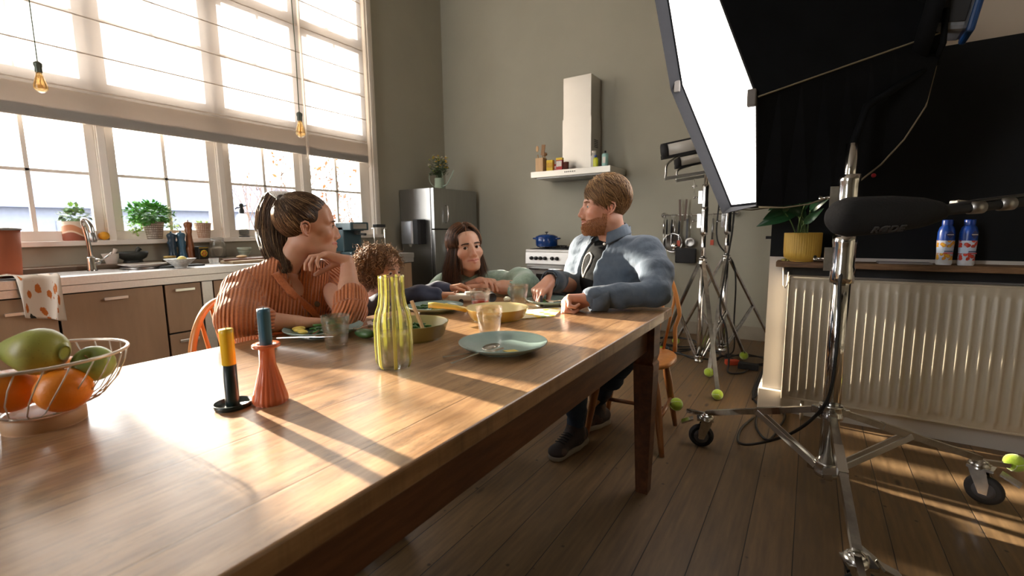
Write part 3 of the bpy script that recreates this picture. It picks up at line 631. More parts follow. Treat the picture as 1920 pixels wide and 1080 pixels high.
# watering can with flowers
canm = mat('sage_enamel', srgb(150,166,148), .4, var=.03)
wl = ony(812, 352, 4.05); wc = thing('watering_can', (-3.66, 4.10, FZ), 'small sage green watering can holding flowers on top of the fridge', 'watering can')
MB().lathe([(0,0),(.055,0),(.055,.115),(.051,.115),(.051,.004),(0,.004)], n=28).build('can_body', canm, wc)
MB().tube(arc((-.05,0,.13), .105, 0, 2*PI, 32), .004, 8, closed=False).build('hoop_handle', canm, wc)
MB().tube(spline([(.05,0,.02),(.11,0,.04),(.165,0,.10),(.22,0,.19)], 5), [.007]*16, 8).build('spout', canm, wc)
bq = thing('flower_bouquet', (-3.66, 4.10, FZ+.006), 'mixed bouquet of yellow and white spring flowers in the watering can', 'flowers')
stm = MB(); lv = MB(); random.seed(5)
yel = mat('yellow_petals', srgb(226,176,44), .6); wht = mat('cream_petals', srgb(222,216,190), .6); lime = mat('lime_petals', srgb(186,190,90), .6); mauve = mat('mauve_petals', srgb(150,120,136), .6); grn = mat('bouquet_leaves', srgb(70,92,58), .6, var=.3)
heads = []
for i in range(64):
    a = random.uniform(0, 2*PI); sp = random.uniform(0, 1)**.6; z = random.uniform(.2, .39)-.04*sp; rr = .125*sp*(.55+.45*min(1, z/.28))
    p = Vector((rr*math.cos(a)*1.15, rr*math.sin(a)*.8, z)); stm.tube([(random.uniform(-.02,.02), random.uniform(-.02,.02), .0), Vector((p.x*.3, p.y*.3, z*.55)), p], .0016, 4); heads.append(p)
    for _ in range(3):
        q = p*random.uniform(.55,.95); q.z = random.uniform(.14, z); leaf(lv, q, (math.cos(a)+random.uniform(-.5,.5), math.sin(a)+random.uniform(-.5,.5), random.uniform(0,.8)), (0,0,1), .04, .02)
stm.build('stem', grn, bq); lv.build('leaves', grn, bq)
for i, p in enumerate(heads):
    m_, r0 = ((lime, .017), (wht, .018), (yel, .02), (lime, .015), (mauve, .013), (wht, .014))[i % 6]
    if p.x > .08: m_, r0 = yel, .019
    fl = MB(); n = 6
    for k in range(n):
        a = 2*PI*k/n+i; leaf(fl, p, (math.cos(a), math.sin(a)-.2, .35), (0,0,1), r0*1.1, r0*.9)
    fl.ball(p+Vector((0,0,.003)), r0*.42, 8, 6); fl.build('blossom', m_, bq)
# ================================================================ cooker and hood
sv = thing('range_cooker', (-2.13, 4.52, 0), 'stainless steel range cooker below the extractor hood', 'cooker')
b = MB(); b.bb(-.45,.45,-.25,.29,.12,.83); b.build('oven_body', steel_v, sv, bevel=.004)
MB().bb(-.45,.45,-.275,.29,.83,.856).build('hob_plate', steel, sv, bevel=.003)
MB().bb(-.44,.44,-.20,.27,.856,.862).build('hob_tray', matblack, sv)
cp = MB().box((0,-.268,.765), (.9,.03,.125), (-.08,0,0)).build('control_panel', steel, sv, bevel=.003)
for k in range(8):
    x = -.37+.055*k+(.03 if k >= 4 else 0)+(.12 if k >= 6 else 0); kn = MB(); kn.lathe([(0,0),(.020,0),(.020,.010),(.015,.030),(0,.031)], (x,-.285,.765), 16, (0,-1,.08)); kn.build('knob', black, sv)
dr = MB().bb(-.44,.44,-.28,-.25,.30,.69).build('oven_door', steel_v, sv, bevel=.004); MB().bb(-.32,.32,-.284,-.279,.38,.60).build('door_glass', mat('oven_glass', (.01,.01,.012), .1), dr)
MB().tube([(-.38,-.32,.655),(.38,-.32,.655)], .010, 12).build('door_handle', chrome, dr)
MB().bb(-.44,.44,-.27,-.25,.13,.29).build('storage_drawer', steel_v, sv, bevel=.004)
for x in (-.4,.4):
    for y in (-.2,.24): MB().lathe([(0,0),(.022,0),(.018,.12),(0,.12)], (x,y,0), 12).build('foot', dullmetal, sv)
for x in (-.29, 0, .29):
    for y in (-.08,.16):
        if x == 0 and y > 0: continue
        g = MB()
        for s in (-1,1): g.bb(x-.1,x+.1,y+s*.04-.005,y+s*.04+.005,.876,.884); g.bb(x+s*.04-.005,x+s*.04+.005,y-.1,y+.1,.876,.884); g.bb(x+s*.095-.004,x+s*.095+.004,y-.004,y+.004,.862,.884); g.bb(x-.004,x+.004,y+s*.095-.004,y+s*.095+.004,.862,.884)
        g.build('pan_support', matblack, sv); MB().lathe([(0,0),(.035,0),(.030,.012),(0,.013)], (x,y,.862), 18).build('burner', black, sv)
bluee = mat('cobalt_enamel', srgb(20,58,120), .18, var=.05)
pp = ony(1025, 455, 4.45)
pot = thing('casserole_pot', (float(ony(1025,460,4.44)[0]), 4.44, .884), 'cobalt blue enamel casserole with lid on the cooker', 'pot')
MB().lathe([(0,0),(.105,0),(.118,.012),(.122,.095),(.119,.098),(.117,.02),(0,.012)], n=36).build('pot_body', bluee, pot)
ld = MB().lathe([(.124,.096),(.122,.106),(.08,.126),(.02,.134),(0,.135)], n=36).build('lid', bluee, pot); MB().lathe([(.008,.133),(.006,.145),(.020,.150),(.020,.156),(0,.160)], n=16).build('lid_knob', black, ld)
for s in (-1,1): MB().tube([(s*.118,-.035,.082),(s*.152,-.028,.086),(s*.155,0,.087),(s*.152,.028,.086),(s*.118,.035,.082)], .008, 8).build('handle', bluee, pot)
# hood
hd = thing('extractor_hood', (-2.13, 4.6, 1.62), 'stainless steel chimney extractor hood on the back wall', 'extractor hood')
hm = mat('hood_steel', (.60,.57,.52), .32, .92, var=.04, vs=2)
MB().bb(-.45,.45,-.24,.22,.0,.062).build('canopy', hm, hd, bevel=.002)
MB().bb(-.40,.40,-.20,.18,-.012,.0).build('filter_panel', dullmetal, hd)
u0 = float(ony(1060,145,4.62)[0])+2.13
MB().bb(-.165,.165,-.05,.22,.062,.60).build('lower_duct', hm, hd, bevel=.002); MB().bb(-.158,.158,-.043,.22,.60,1.02).build('upper_duct', hm, hd, bevel=.002)
for k in range(6): MB().lathe([(0,0),(.006,0),(.006,.003),(0,.003)], (-.04+.022*k,-.2405,.035), 10, (0,-1,0)).build('button', black, hd)
vt = MB()
for k in range(5): vt.bb(.1655,.167,.03,.13,.30+.018*k,.308+.018*k)
vt.build('vent_slot', black, hd, kind=None)
HZ = 1.62+.062
def hx(u): return float(ony(u, 315, 4.42)[0])
lightwood = mat('light_wood', srgb(206,166,120), .5, var=.1, aniso=(8,8,1)); dkwood = mat('spoon_wood', srgb(150,108,66), .5, var=.15)
hb_ = thing('utensil_holder', (hx(1014), 4.43, HZ), 'square wooden utensil holder at the left end of the hood', 'holder')
b = MB(); 
for x0,x1,y0,y1 in ((-.045,.045,-.045,-.039),(-.045,.045,.039,.045),(-.045,-.039,-.039,.039),(.039,.045,-.039,.039)): b.bb(x0,x1,y0,y1,0,.145)
b.bb(-.039,.039,-.039,.039,0,.006); b.build('box', lightwood, hb_)
for i, (dx, hh, lb, kind) in enumerate(((-.022,.27,'wooden spoon leaning left in the utensil holder','spoon'),(.014,.26,'wooden spatula standing in the utensil holder','spat'),(.026,.25,'dark wooden masher standing in the utensil holder','mash'))):
    o = MB(); e = Vector((dx*1.9, 0, hh)); o.tube([(dx*.5,0,.01), (dx*1.4,0,hh*.65)], .005, 8)
    if kind == 'spoon': o.ball(e*.88, .024, 14, 8, sc=(.75,.3,1.4))
    elif kind == 'spat': o.box(e*.86, (.04,.008,.11), (0,.12,0))
    else: o.ball(e*.72, .024, 12, 8, sc=(1.1,.8,.8))
    o = o.build('wooden_'+{'spoon':'spoon','spat':'spatula','mash':'masher'}[kind], dkwood if i else lightwood, label=lb, cat='utensil'); o.location = (hx(1014), 4.43+(-.02+.02*i), HZ+.007)
def pack(name, x, y, w_, d_, h_, m, label, bandm=None, txt=None):
    p = thing(name, (x, y, HZ), label, 'packet'); MB().bb(-w_/2,w_/2,-d_/2,d_/2,0,h_).build('box', m, p, bevel=.002)
    if bandm: MB().bb(-w_/2+.004,w_/2-.004,-d_/2-.0012,-d_/2-.0002,h_*.3,h_*.75).build('front_print', bandm, p)
    return p
ylw = mat('yellow_card', srgb(226,190,30), .5); rd = mat('red_card', srgb(176,38,30), .5); wh = mat('white_card', srgb(220,210,200), .5, var=.3, vs=90)
pack('spice_packet', hx(1032), 4.42, .075, .04, .115, ylw, 'yellow spice packet next to the wooden utensil holder', mat('yellow_print2', srgb(200,150,24), .5, var=.4, vs=90))
pack('spice_tin', hx(1042), 4.45, .05, .04, .07, rd, 'small red tin behind and between the yellow and red packets', wh)
pack('spice_packet', hx(1050.5), 4.41, .07, .04, .125, rd, 'red packet with a yellow top on the hood', wh)
MB().bb(-.0352,.0352,-.0202,.0202,.104,.126).build('yellow_top', ylw, bpy.data.objects['spice_packet.001'])
item('glass_of_spice', [(0,0),(.026,0),(.028,.075),(.025,.078),(0,.078)], (hx(1063.5), 4.40, HZ), mat('dark_red_jar', srgb(92,44,38), .25), 'small dark red jar beside the hood duct', 'jar')
t = mk('spray_bottle', (hx(1110)+.012, 4.44, HZ), 'translucent white bottle at the foot of the hood duct', 'bottle', [('bottle', MB().lathe([(0,0),(.030,0),(.032,.01),(.032,.11),(.018,.135),(.018,.15),(0,.15)], n=20), mat('milky_plastic', srgb(190,188,180), .3)), ('cap', MB().lathe([(.024,.142),(.024,.165),(0,.166)], n=16), whitecer)])
t = mk('detergent_bottle', (hx(1116)+.012, 4.40, HZ), 'yellow labelled bottle with a blue cap in front of the white one', 'bottle', [('bottle', MB().lathe([(0,0),(.026,0),(.027,.01),(.027,.075),(.014,.095),(0,.095)], n=20, sy=.6), mat('lime_plastic', srgb(196,200,40), .3)), ('cap', MB().lathe([(.013,.093),(.013,.115),(0,.116)], n=14), mat('blue_cap', srgb(50,80,150), .4))])
t = mk('soap_bottle', (hx(1133)+.008, 4.42, HZ), 'pale turquoise soap bottle with a black cap at the right on the hood', 'bottle', [('bottle', MB().lathe([(0,0),(.031,0),(.032,.008),(.032,.115),(.026,.125),(0,.125)], n=24), mat('turquoise_plastic', srgb(160,206,200), .3)), ('cap', MB().lathe([(.010,.125),(.010,.15),(.004,.152),(0,.152)], n=14), black), ('label_panel', MB().box((0,-.0325,.06), (.03,.002,.06)), whitecer)])
# ================================================================ utensil rail on the back wall
RZ0 = 1.195; RY = 4.77
rl = thing('utensil_rail', (-.93, RY, RZ0), 'thin steel rail of hanging kitchen tools on the back wall', 'rail')
MB().tube([(-.34,0,0),(.34,0,0)], .006, 10).build('rail', chrome, rl)
for s in (-1,1): MB().lathe([(0,0),(.028,0),(.028,.01),(.010,.016),(.010,.05),(0,.05)], (s*.34,.05,0), 20, (0,-1,0)).build('wall_mount', chrome, rl)
def hang(name, u, label, build_, L_=0, m=None, cat='utensil'):
    x = float(ony(u, 420, RY)[0]); t = thing(name, (x, RY-.008, RZ0), label, cat)
    MB().tube([(0,.0,-.045),(0,-.008,-.02),(0,-.006,.006),(0,.006,.012),(0,.014,.004)], .0018, 6).build('hook', chrome, t); build_(t); return t
def lad(t): MB().tube([(0,0,-.04),(0,-.004,-.28)], .004, 8).build('handle', chrome, t); MB().ball((0,-.01,-.31), .035, 14, 8, sc=(1,.5,1)).build('bowl', chrome, t)
def bl_handle(c, n=-.30):
    def f(t):
        MB().tube([(0,0,-.045),(0,-.004,-.10),(0,-.004,-.19)], [.006,.011,.009], 10).build('handle', c, t); MB().bar((0,-.004,-.19),(0,-.004,n),.022,.003,(1,0,0)).build('blade', chrome, t)
    return f
redp = mat('red_orange_plastic', srgb(190,70,40), .5)
hang('kitchen_knife', 1245.5, 'slim steel knife at the left end of the rail', bl_handle(chrome, -.42)); hang('ladle', 1251, 'black handled spoon second from the left on the rail', bl_handle(black, -.38))
hang('peeler', 1260, 'black handled fork hanging above the sieve', bl_handle(black, -.3)); hang('whisk', 1266, 'steel whisk hanging above the sieve', lad)
hang('spatula', 1274, 'black handled spatula with an orange tip', lambda t: (bl_handle(black, -.25)(t), MB().box((0,-.005,-.28), (.03,.008,.06)).build('orange_tip', redp, t)))
hang('skimmer', 1296, 'perforated steel skimmer hanging on the rail right of the sieve', lambda t: (MB().tube([(0,0,-.04),(0,-.004,-.22)], .004, 8).build('handle', chrome, t), MB().lathe([(0,-.01),(.03,-.006),(.05,.0),(.05,.004),(.03,-.002),(0,-.005)], (0,-.004,-.27), 24, (0,-1,0)).build('skimmer_disc', dullmetal, t)))
def sieve(t):
    MB().tube([(0,0,-.04),(0,-.004,-.17)], .006, 8).build('handle', chrome, t); MB().tube(arc((0,-.01,-.275), .092, 0, 2*PI, 32), .005, 8).build('rim', chrome, t)
    b = MB(); n = 9
    b.lathe([(0,.055)]+[(.09*math.sin(PI/2*k/8), .055*math.cos(PI/2*k/8)) for k in range(1, 9)], (0,-.01,-.275), 32, (0,1,0)); b.build('mesh_bowl', mat('sieve_mesh', (.30,.29,.27), .4, .8, var=.3, vs=200), t)
hang('sieve', 1263, 'large round steel sieve hanging from the rail', sieve)
ch = thing('wooden_tongs', (float(ony(1282,390,RY)[0]), RY-.03, RZ0), 'pair of long dark wooden tongs stuck behind the rail', 'tongs')
for s in (-1,1): MB().bar((s*.022,0,-.06),(s*.032,0,.15),.018,.008,(0,1,0)).build('arm', mat('tongs_wood', srgb(84,60,44), .5), ch)
def pan_(t): MB().bar((0,0,-.04),(0,0,-.30),.02,.008,(0,1,0)).build('handle', black, t); MB().box((0,-.02,-.40), (.20,.04,.15)).build('griddle', matblack, t, bevel=.012)
hang('griddle_pan', 1289, 'small black griddle pan hanging lowest on the rail', pan_, cat='pan')
hang('thermometer', 1337, 'small dark brush with an orange end behind the chrome stand', lambda t: (MB().tube([(0,0,-.04),(0,-.004,-.24)], .010, 8).build('handle', dullmetal, t), MB().box((0,-.004,-.27), (.03,.02,.05)).build('orange_end', redp, t)))
# low bench by the fridge
bn = thing('low_bench', (-3.05, 4.35, 0), 'low dark bench with pale legs beside the fridge', 'bench'); MB().bb(-.40,.15,-.3,.3,.50,.535).build('seat', mat('dark_bench_top', srgb(44,44,46), .45), bn, bevel=.004)
for x in (-.37,.12):
    for y in (-.27,.27): MB().bb(x-.018,x+.018,y-.018,y+.018,0,.50).build('leg', dullmetal, bn)
# ================================================================ dining table
TX0, TX1, TY0, TY1, TZ = -1.385, -.445, -.62, 1.857, .76
tb = thing('dining_table', (0,0,0), 'long worn farmhouse dining table with square tapered legs', 'table')
tb.location = ((TX0+TX1)/2, (TY0+TY1)/2, 0); ox, oy = -tb.location[0], -tb.location[1]
MB().bb(TX0+ox, TX1+ox, TY0+.11+oy, TY1-.125+oy, TZ-.035, TZ).build('tabletop', tabtop_m, tb, bevel=.004)
greywood = NT('grey_worn_end_wood'); v = greywood.coord(scale=(2,14,14)); greywood.base(greywood.ramp(greywood.noise(v, 4, 8, .7), [(.3,srgb(92,68,46)),(.5,srgb(156,120,82)),(.75,srgb(190,152,108))])); greywood.set(Roughness=.45); greywood = greywood.m
MB().bb(TX0+.002+ox, TX1-.002+ox, TY1-.1235+oy, TY1+oy, TZ-.035, TZ-.0006).build('end_board', greywood, tb, bevel=.004)
MB().bb(TX0+.002+ox, TX1-.002+ox, TY0+oy, TY0+.1085+oy, TZ-.035, TZ-.0006).build('end_board', greywood, tb, bevel=.004)
ax0, ax1, ay0, ay1 = TX0+.075, TX1-.075, TY0+.09, TY1-.085; az0, az1 = .60, TZ-.035
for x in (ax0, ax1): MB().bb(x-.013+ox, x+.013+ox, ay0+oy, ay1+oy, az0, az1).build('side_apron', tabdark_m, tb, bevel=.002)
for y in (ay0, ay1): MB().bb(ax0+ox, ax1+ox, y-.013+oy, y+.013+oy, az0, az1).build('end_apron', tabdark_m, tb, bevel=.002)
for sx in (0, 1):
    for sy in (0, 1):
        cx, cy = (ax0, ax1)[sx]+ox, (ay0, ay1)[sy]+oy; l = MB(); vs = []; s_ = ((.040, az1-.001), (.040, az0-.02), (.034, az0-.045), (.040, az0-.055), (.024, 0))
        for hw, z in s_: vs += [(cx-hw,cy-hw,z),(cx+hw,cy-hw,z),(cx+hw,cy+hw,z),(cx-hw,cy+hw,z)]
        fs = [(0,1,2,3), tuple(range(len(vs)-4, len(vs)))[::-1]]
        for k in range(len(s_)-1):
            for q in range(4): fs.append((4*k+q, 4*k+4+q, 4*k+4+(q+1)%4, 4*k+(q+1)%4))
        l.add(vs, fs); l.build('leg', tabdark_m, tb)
# ================================================================ tableware
def T(u, v): p = onz(u, v, TZ); return (float(p[0]), float(p[1]), TZ)
platem = mat('sage_glaze', srgb(142,162,156), .16, var=.05, vs=20); platerim = mat('pale_glaze', srgb(170,180,174), .15)
def plate(name, loc, r, label, group='sage green dinner plates on the table'):
    p = thing(name, loc, label, 'plate', group); k = r/.13
    MB().lathe([(0,.0),(.080*k,0),(.084*k,.004),(.118*k,.014),(.130*k,.022),(.1305*k,.0245),(.128*k,.025),(.112*k,.0175),(.085*k,.009),(0,.008)], n=64).build('plate_body', platem, p)
    MB().lathe([(0,-.0),(.078*k,-.0),(.078*k,.0004),(0,.0004)], n=8) # foot outline kept inside the body
    return p
steel_c = mat('cutlery_steel', (.85,.83,.80), .18, 1, var=.04)
PR = (-.672, .985, TZ); PL = (-1.265, .858, TZ); P3 = (-1.235, 1.335, TZ); PF = (-.905, 1.69, TZ)
plate('dinner_plate', PR, .118, 'empty sage green plate with crossed spoon and fork nearest the table edge')
plate('dinner_plate', PL, .118, 'sage green plate of green beans in front of the girl')
plate('dinner_plate', P3, .112, 'sage green plate behind the striped carafe in front of the child')
plate('dinner_plate', PF, .105, 'sage green plate between the hands of the bearded man')
def utensil(kind, a, b, label, z0=None):
    # a: handle end, b: head tip
    a, b = Vector(a), Vector(b); d = (b-a); L = d.length; o = MB(); hl = L*.66
    X = d.normalized(); Y = Vector((0,0,1)).cross(X).normalized(); Zv = X.cross(Y)
    def pt(s, w_, h_=0): return a+X*s+Y*w_+Zv*h_
    n = 10; vs = []; fs = []
    hp = [(0,.006),(.03,.0065),(.3,.0035),(.8,.0028),(1,.003)]
    for t_, w_ in hp: vs += [pt(hl*t_,-w_,.0012), pt(hl*t_,w_,.0012), pt(hl*t_,w_,-.0012), pt(hl*t_,-w_,-.0012)]
    for i in range(len(hp)-1):
        for q in range(4): fs.append((4*i+q, 4*i+4+q, 4*i+4+(q+1)%4, 4*i+(q+1)%4))
    fs += [(0,1,2,3), tuple(range(len(vs)-4, len(vs)))[::-1]]; o.add(vs, fs, 0, False)
    name = {'s':'table_spoon','f':'table_fork','k':'table_knife'}[kind]
    if kind == 's':
        R = Matrix((X, Y, Zv)).transposed(); c = a+X*(hl+L*.17); b_ = MB(); prof = []
        for i in range(9): t_ = i/8; prof.append((t_, -.30*(1-t_*t_)))
        bb = MB().lathe([(p[0], p[1]) for p in prof]+[(.96,.04),(.5,-.16),(0,-.24)], n=24)
        o.add([c+R @ Vector((q[0]*L*.17, q[1]*.020, q[2]*.022+.004)) for q in bb.v], bb.f, 0, True)
    elif kind == 'f':
        o.bar(pt(hl*.99,0), pt(hl+L*.14,0,-.002), .019, .002, Zv)
        for k in range(4): w_ = -.0082+.0055*k; o.bar(pt(hl+L*.13,w_,-.002), pt(L,w_*.9,.003), .0028, .0018, Zv)
    else: o.bar(pt(hl*.99,0), pt(L,.002), .017, .0016, Zv)
    return o.build(name, steel_c, label=label, cat='cutlery')
def tz(u, v, z): p = onz(u, v, z); return tuple(map(float, p))
utensil('f', tz(830, 670, .7646), tz(945, 655, .7760), 'steel fork lying under the spoon across the nearest plate')
utensil('s', tz(846, 682, .7665), tz(935, 647, .7860), 'steel spoon lying across the nearest plate')
utensil('k', tz(520, 633, .7745), tz(628, 630, .790), 'steel knife lying over the rim of the girl\'s plate')
utensil('f', tz(575, 634, .775), tz(612, 612, .785), 'steel fork resting in the beans on the girl\'s plate')
utensil('f', tz(700, 608, .765), tz(655, 618, .790), 'steel fork leaning on the right rim of the girl\'s plate')
utensil('f', tz(790, 583, .775), tz(812, 577, .787), 'steel fork on the child\'s plate')
# glasses
gclear = glassmat('tumbler_glass', (.985,.99,.985), 1.46, 0, .66)
def tumbler(loc, label, h=.088, r=.041, fill=None, group='faceted clear tumblers on the table'):
    g = thing('tumbler', loc, label, 'glass', group)
    fl = lambda k, z: (-.035*(1 if k % 4 in (0,) else 0)) if .012 < z < .06 else 0
    MB().lathe([(0,0),(r*.70,0),(r*.74,.004),(r*.78,.016),(r*.90,.055),(r*.95,.064),(r,h),(r*.955,h),(r*.90,.064),(r*.85,.055),(r*.70,.018),(r*.5,.012),(0,.012)], n=40, flute=fl).build('glass', gclear, g)
    if fill: MB().lathe([(0,.0125),(r*.68,.019),(r*.79,fill[0]),(0,fill[0])], n=32).build('drink', fill[1], g)
    return g
TG = 'small clear faceted glass'
tumbler(T(918,629), 'clear faceted tumbler standing behind the nearest plate')
tumbler((*T(632,653)[:2], TZ), 'clear faceted tumbler in front of the girl\'s plate', .092, .038)
tumbler(T(973,573), 'clear faceted tumbler beside the man\'s right hand')
redd = mat('red_drink', srgb(206,62,30), .1); 
tumbler(T(901,584), 'faceted tumbler with red drink behind the yellow pan', fill=(.045, redd))
# carafe with yellow stripes
cf = thing('striped_carafe', T(741,688), 'tall clear glass carafe with yellow stripes and water in it', 'carafe')
prof = [(.0365,.004),(.0425,.016),(.0435,.06),(.0435,.105),(.040,.125),(.031,.155),(.0285,.175),(.0285,.2165)]
k_ = .215/.2165
def crad(z):
    for (r0,z0),(r1,z1) in zip(prof, prof[1:]):
        if z0 <= z <= z1: t_ = (z-z0)/(z1-z0); t_ = t_*t_*(3-2*t_); return r0+(r1-r0)*t_
    return prof[0][0] if z < prof[0][1] else prof[-1][0]
zz = [.004+(.2125)*i/28 for i in range(29)]
MB().lathe([(0,0),(.034,0)]+[(crad(z), z) for z in zz]+[(crad(z)-.0028, z) for z in zz[::-1] if z > .01]+[(.033,.008),(0,.007)], n=48).build('glass_body', gclear, cf)
MB().lathe([(0,.0085),(.032,.0095)]+[(crad(z)-.0032, z) for z in zz if .012 < z < .082]+[(.0395,.083),(0,.083)], n=40).build('water', glassmat('carafe_water', (.97,.98,.90), 1.33, 0, .6), cf)
ys = NT('yellow_glass_stripe'); ys.base(srgb(224,221,138)); ys.set(Roughness=.2)
_tl = ys.new('ShaderNodeBsdfTranslucent'); _tl.inputs[0].default_value = c4(srgb(226,222,130)); _tr = ys.new('ShaderNodeBsdfTransparent'); _tr.inputs[0].default_value = c4(srgb(250,248,205)); _m1 = ys.new('ShaderNodeMixShader'); _m2 = ys.new('ShaderNodeMixShader'); _m1.inputs[0].default_value = .30; _m2.inputs[0].default_value = .22
ys.link(ys.b.outputs[0], _m1.inputs[1]); ys.link(_tl.outputs[0], _m1.inputs[2]); ys.link(_m1.outputs[0], _m2.inputs[1]); ys.link(_tr.outputs[0], _m2.inputs[2]); ys.link(_m2.outputs[0], ys.out.inputs[0]); ys = ys.m
for k in range(7):
    a0 = 2*PI*k/7+.2; hw = .095; s = MB(); vs = []; fs = []
    for i, z in enumerate(zz):
        for j in range(4):
            a = a0+hw*(j/3*2-1); r = crad(z)+.0008; vs.append((r*math.cos(a), r*math.sin(a), z))
    for i in range(len(zz)-1):
        for j in range(3): fs.append((4*i+j, 4*i+j+1, 4*i+j+5, 4*i+j+4))
    s.add(vs, fs, 0, True); s.build('yellow_stripe', ys, cf, solid=.0008)
# olive pan with beans
olive = mat('olive_enamel', srgb(146,134,80), .3, var=.12, vs=14); cream_in = mat('olive_pan_inside', srgb(112,104,72), .35, var=.1)
PP = T(778, 640); PP = (-.985, .965, TZ)
pn = thing('shallow_pan', PP, 'olive green shallow pan of green beans behind the carafe', 'pan')
MB().lathe([(0,0),(.082,0),(.092,.008),(.105,.045),(.107,.048),(.103,.048),(.088,.010),(0,.006)], n=56).build('pan_body', olive, pn)
h_ = MB(); h_.bar((-.106,-.004,.040), (-.150,-.01,.042), .045, .008); h_.build('side_handle', mat('dark_olive', srgb(52,62,36), .4), pn, bevel=.003)
beanm = [mat('green_bean', srgb(74,120,58), .35, var=.2, vs=30), mat('dark_green_bean', srgb(52,94,44), .35, var=.2, vs=30)]
random.seed(3)
def beans(cx, cy, z, r, n, label, group, hstack=.02, ln=.05):
    for i in range(n):
        a = random.uniform(0, 2*PI); rr = r*math.sqrt(random.random()); p = Vector((cx+rr*math.cos(a), cy+rr*math.sin(a), z+.004+hstack*(1-rr/r)*random.random())); d = Vector((random.gauss(0,1), random.gauss(0,1), random.gauss(0,.25))).normalized(); L_ = ln*random.uniform(.7,1.1); sd = d.cross(Vector((0,0,1)))*.15
        o = MB().tube([p*0-d*L_/2, p*0-d*L_*.2+sd*L_*.3, d*L_*.2+sd*L_*.3, d*L_/2], [.002,.0036,.0036,.0018], 7).build('green_bean', beanm[i % 2], label=label, cat='green bean', group=group); o.location = p
beans(PP[0]-.01, PP[1]+.01, TZ+.010, .072, 60, 'cooked green bean heaped in the olive pan', 'green beans in the olive pan', .03)
beans(PL[0]+.01, PL[1]+.0, TZ+.012, .050, 34, 'cooked green bean on the plate in front of the girl', 'green beans on the girl\'s plate', .024, .042)
beans(P3[0]-.03, P3[1]-.02, TZ+.011, .030, 14, 'cooked green bean on the child\'s plate', 'green beans on the child\'s plate', .01, .038)
potm = mat('boiled_potato', srgb(214,186,84), .5, var=.15, vs=30)
def wedge(x, y, z, s, rz, label, group):
    o = MB().ball((0,0,0), s, 12, 8, sc=(1.4,.8,.5), rot=Euler((0,0,rz)).to_matrix()).build('potato_wedge', potm, label=label, cat='potato', group=group); o.location = (x, y, z+s*.5)
for dx, dy, rz in ((-.03,-.065,.3),(-.055,-.05,1),(.0,-.072,.1)): wedge(PL[0]+dx, PL[1]+dy, TZ+.013, .014, rz, 'yellow potato wedge at the front of the girl\'s plate', 'potato wedges on the girl\'s plate')
for dx, dy, rz in ((.02,-.03,.5),(.04,.0,.2),(.05,-.03,1.2),(.03,.03,2),(.0,.02,.8)): wedge(P3[0]+dx, P3[1]+dy, TZ+.012, .016, rz, 'yellow potato wedge on the child\'s plate', 'potato wedges on the child\'s plate')
o = MB().prism([(-.02,-.01,0),(.015,-.018,0),(.028,.004,0),(.0,.014,0)], (0,0,.0012)).build('food_scrap', potm, label='thin yellow food scrap left on the nearest plate', cat='food scrap'); o.location = (PR[0]+.045, PR[1]-.03, TZ+.0092)
for i, (dx, dy) in enumerate(((-.03,.0),(-.045,.02),(.01,-.02),(-.02,-.03))):
    o = MB().ball((0,0,0), .010, 10, 6, sc=(1.3,.9,.5)).build('salad_piece', (beanm[1], potm, whitecer, beanm[0])[i], label=('dark green leaf scrap','yellow potato scrap','white cheese scrap','pale green bean scrap')[i]+' on the man\'s plate', cat='food scrap'); o.location = (PF[0]+dx, PF[1]+dy, TZ+.0135)
sp = MB(); sp.bar((0,0,.012),(-.028,-.018,.105),.012,.006,(0,1,0)); sp.bar((.012,.01,.006),(0,0,.014),.022,.005,(0,1,0)); o = sp.build('wooden_spoon', lightwood, label='pale wooden spoon standing in the beans of the olive pan', cat='spoon', bevel=.002); o.location = (PP[0]+.035, PP[1]+.01, TZ+.008)
o = MB().ball((0,0,.014), .02, 14, 8, sc=(2.1,1,.7)).build('courgette_half', mat('courgette', srgb(58,92,48), .4, var=.3, vs=30), label='halved green vegetable lying left of the carafe', cat='vegetable'); o.location = (-1.105, .885, TZ); 
# yellow skillet
yo = mat('butter_yellow_enamel', srgb(222,188,92), .22, var=.04); yi = mat('cream_enamel', srgb(226,206,150), .2, var=.04)
YP = (-.935, 1.335, TZ); yk = thing('yellow_skillet', YP, 'butter yellow frying pan with a long handle in the middle of the table', 'frying pan')
MB().lathe([(0,0),(.088,0),(.098,.008),(.112,.038),(.114,.041)], n=56).build('pan_outside', yo, yk); MB().lathe([(.114,.041),(.1105,.041),(.094,.010),(0,.006)], n=56).build('pan_inside', yi, yk)
hd_ = Vector(tz(803, 574, TZ+.052))-Vector(YP); h_ = MB(); d_ = Vector((hd_.x, hd_.y, 0)).normalized(); h_.tube([d_*.108+Vector((0,0,.034)), d_*.15+Vector((0,0,.044)), d_*.22+Vector((0,0,.055)), Vector((hd_.x, hd_.y, .056))], [.010,.009,.010,.009], 12); h_.build('long_handle', yo, yk)
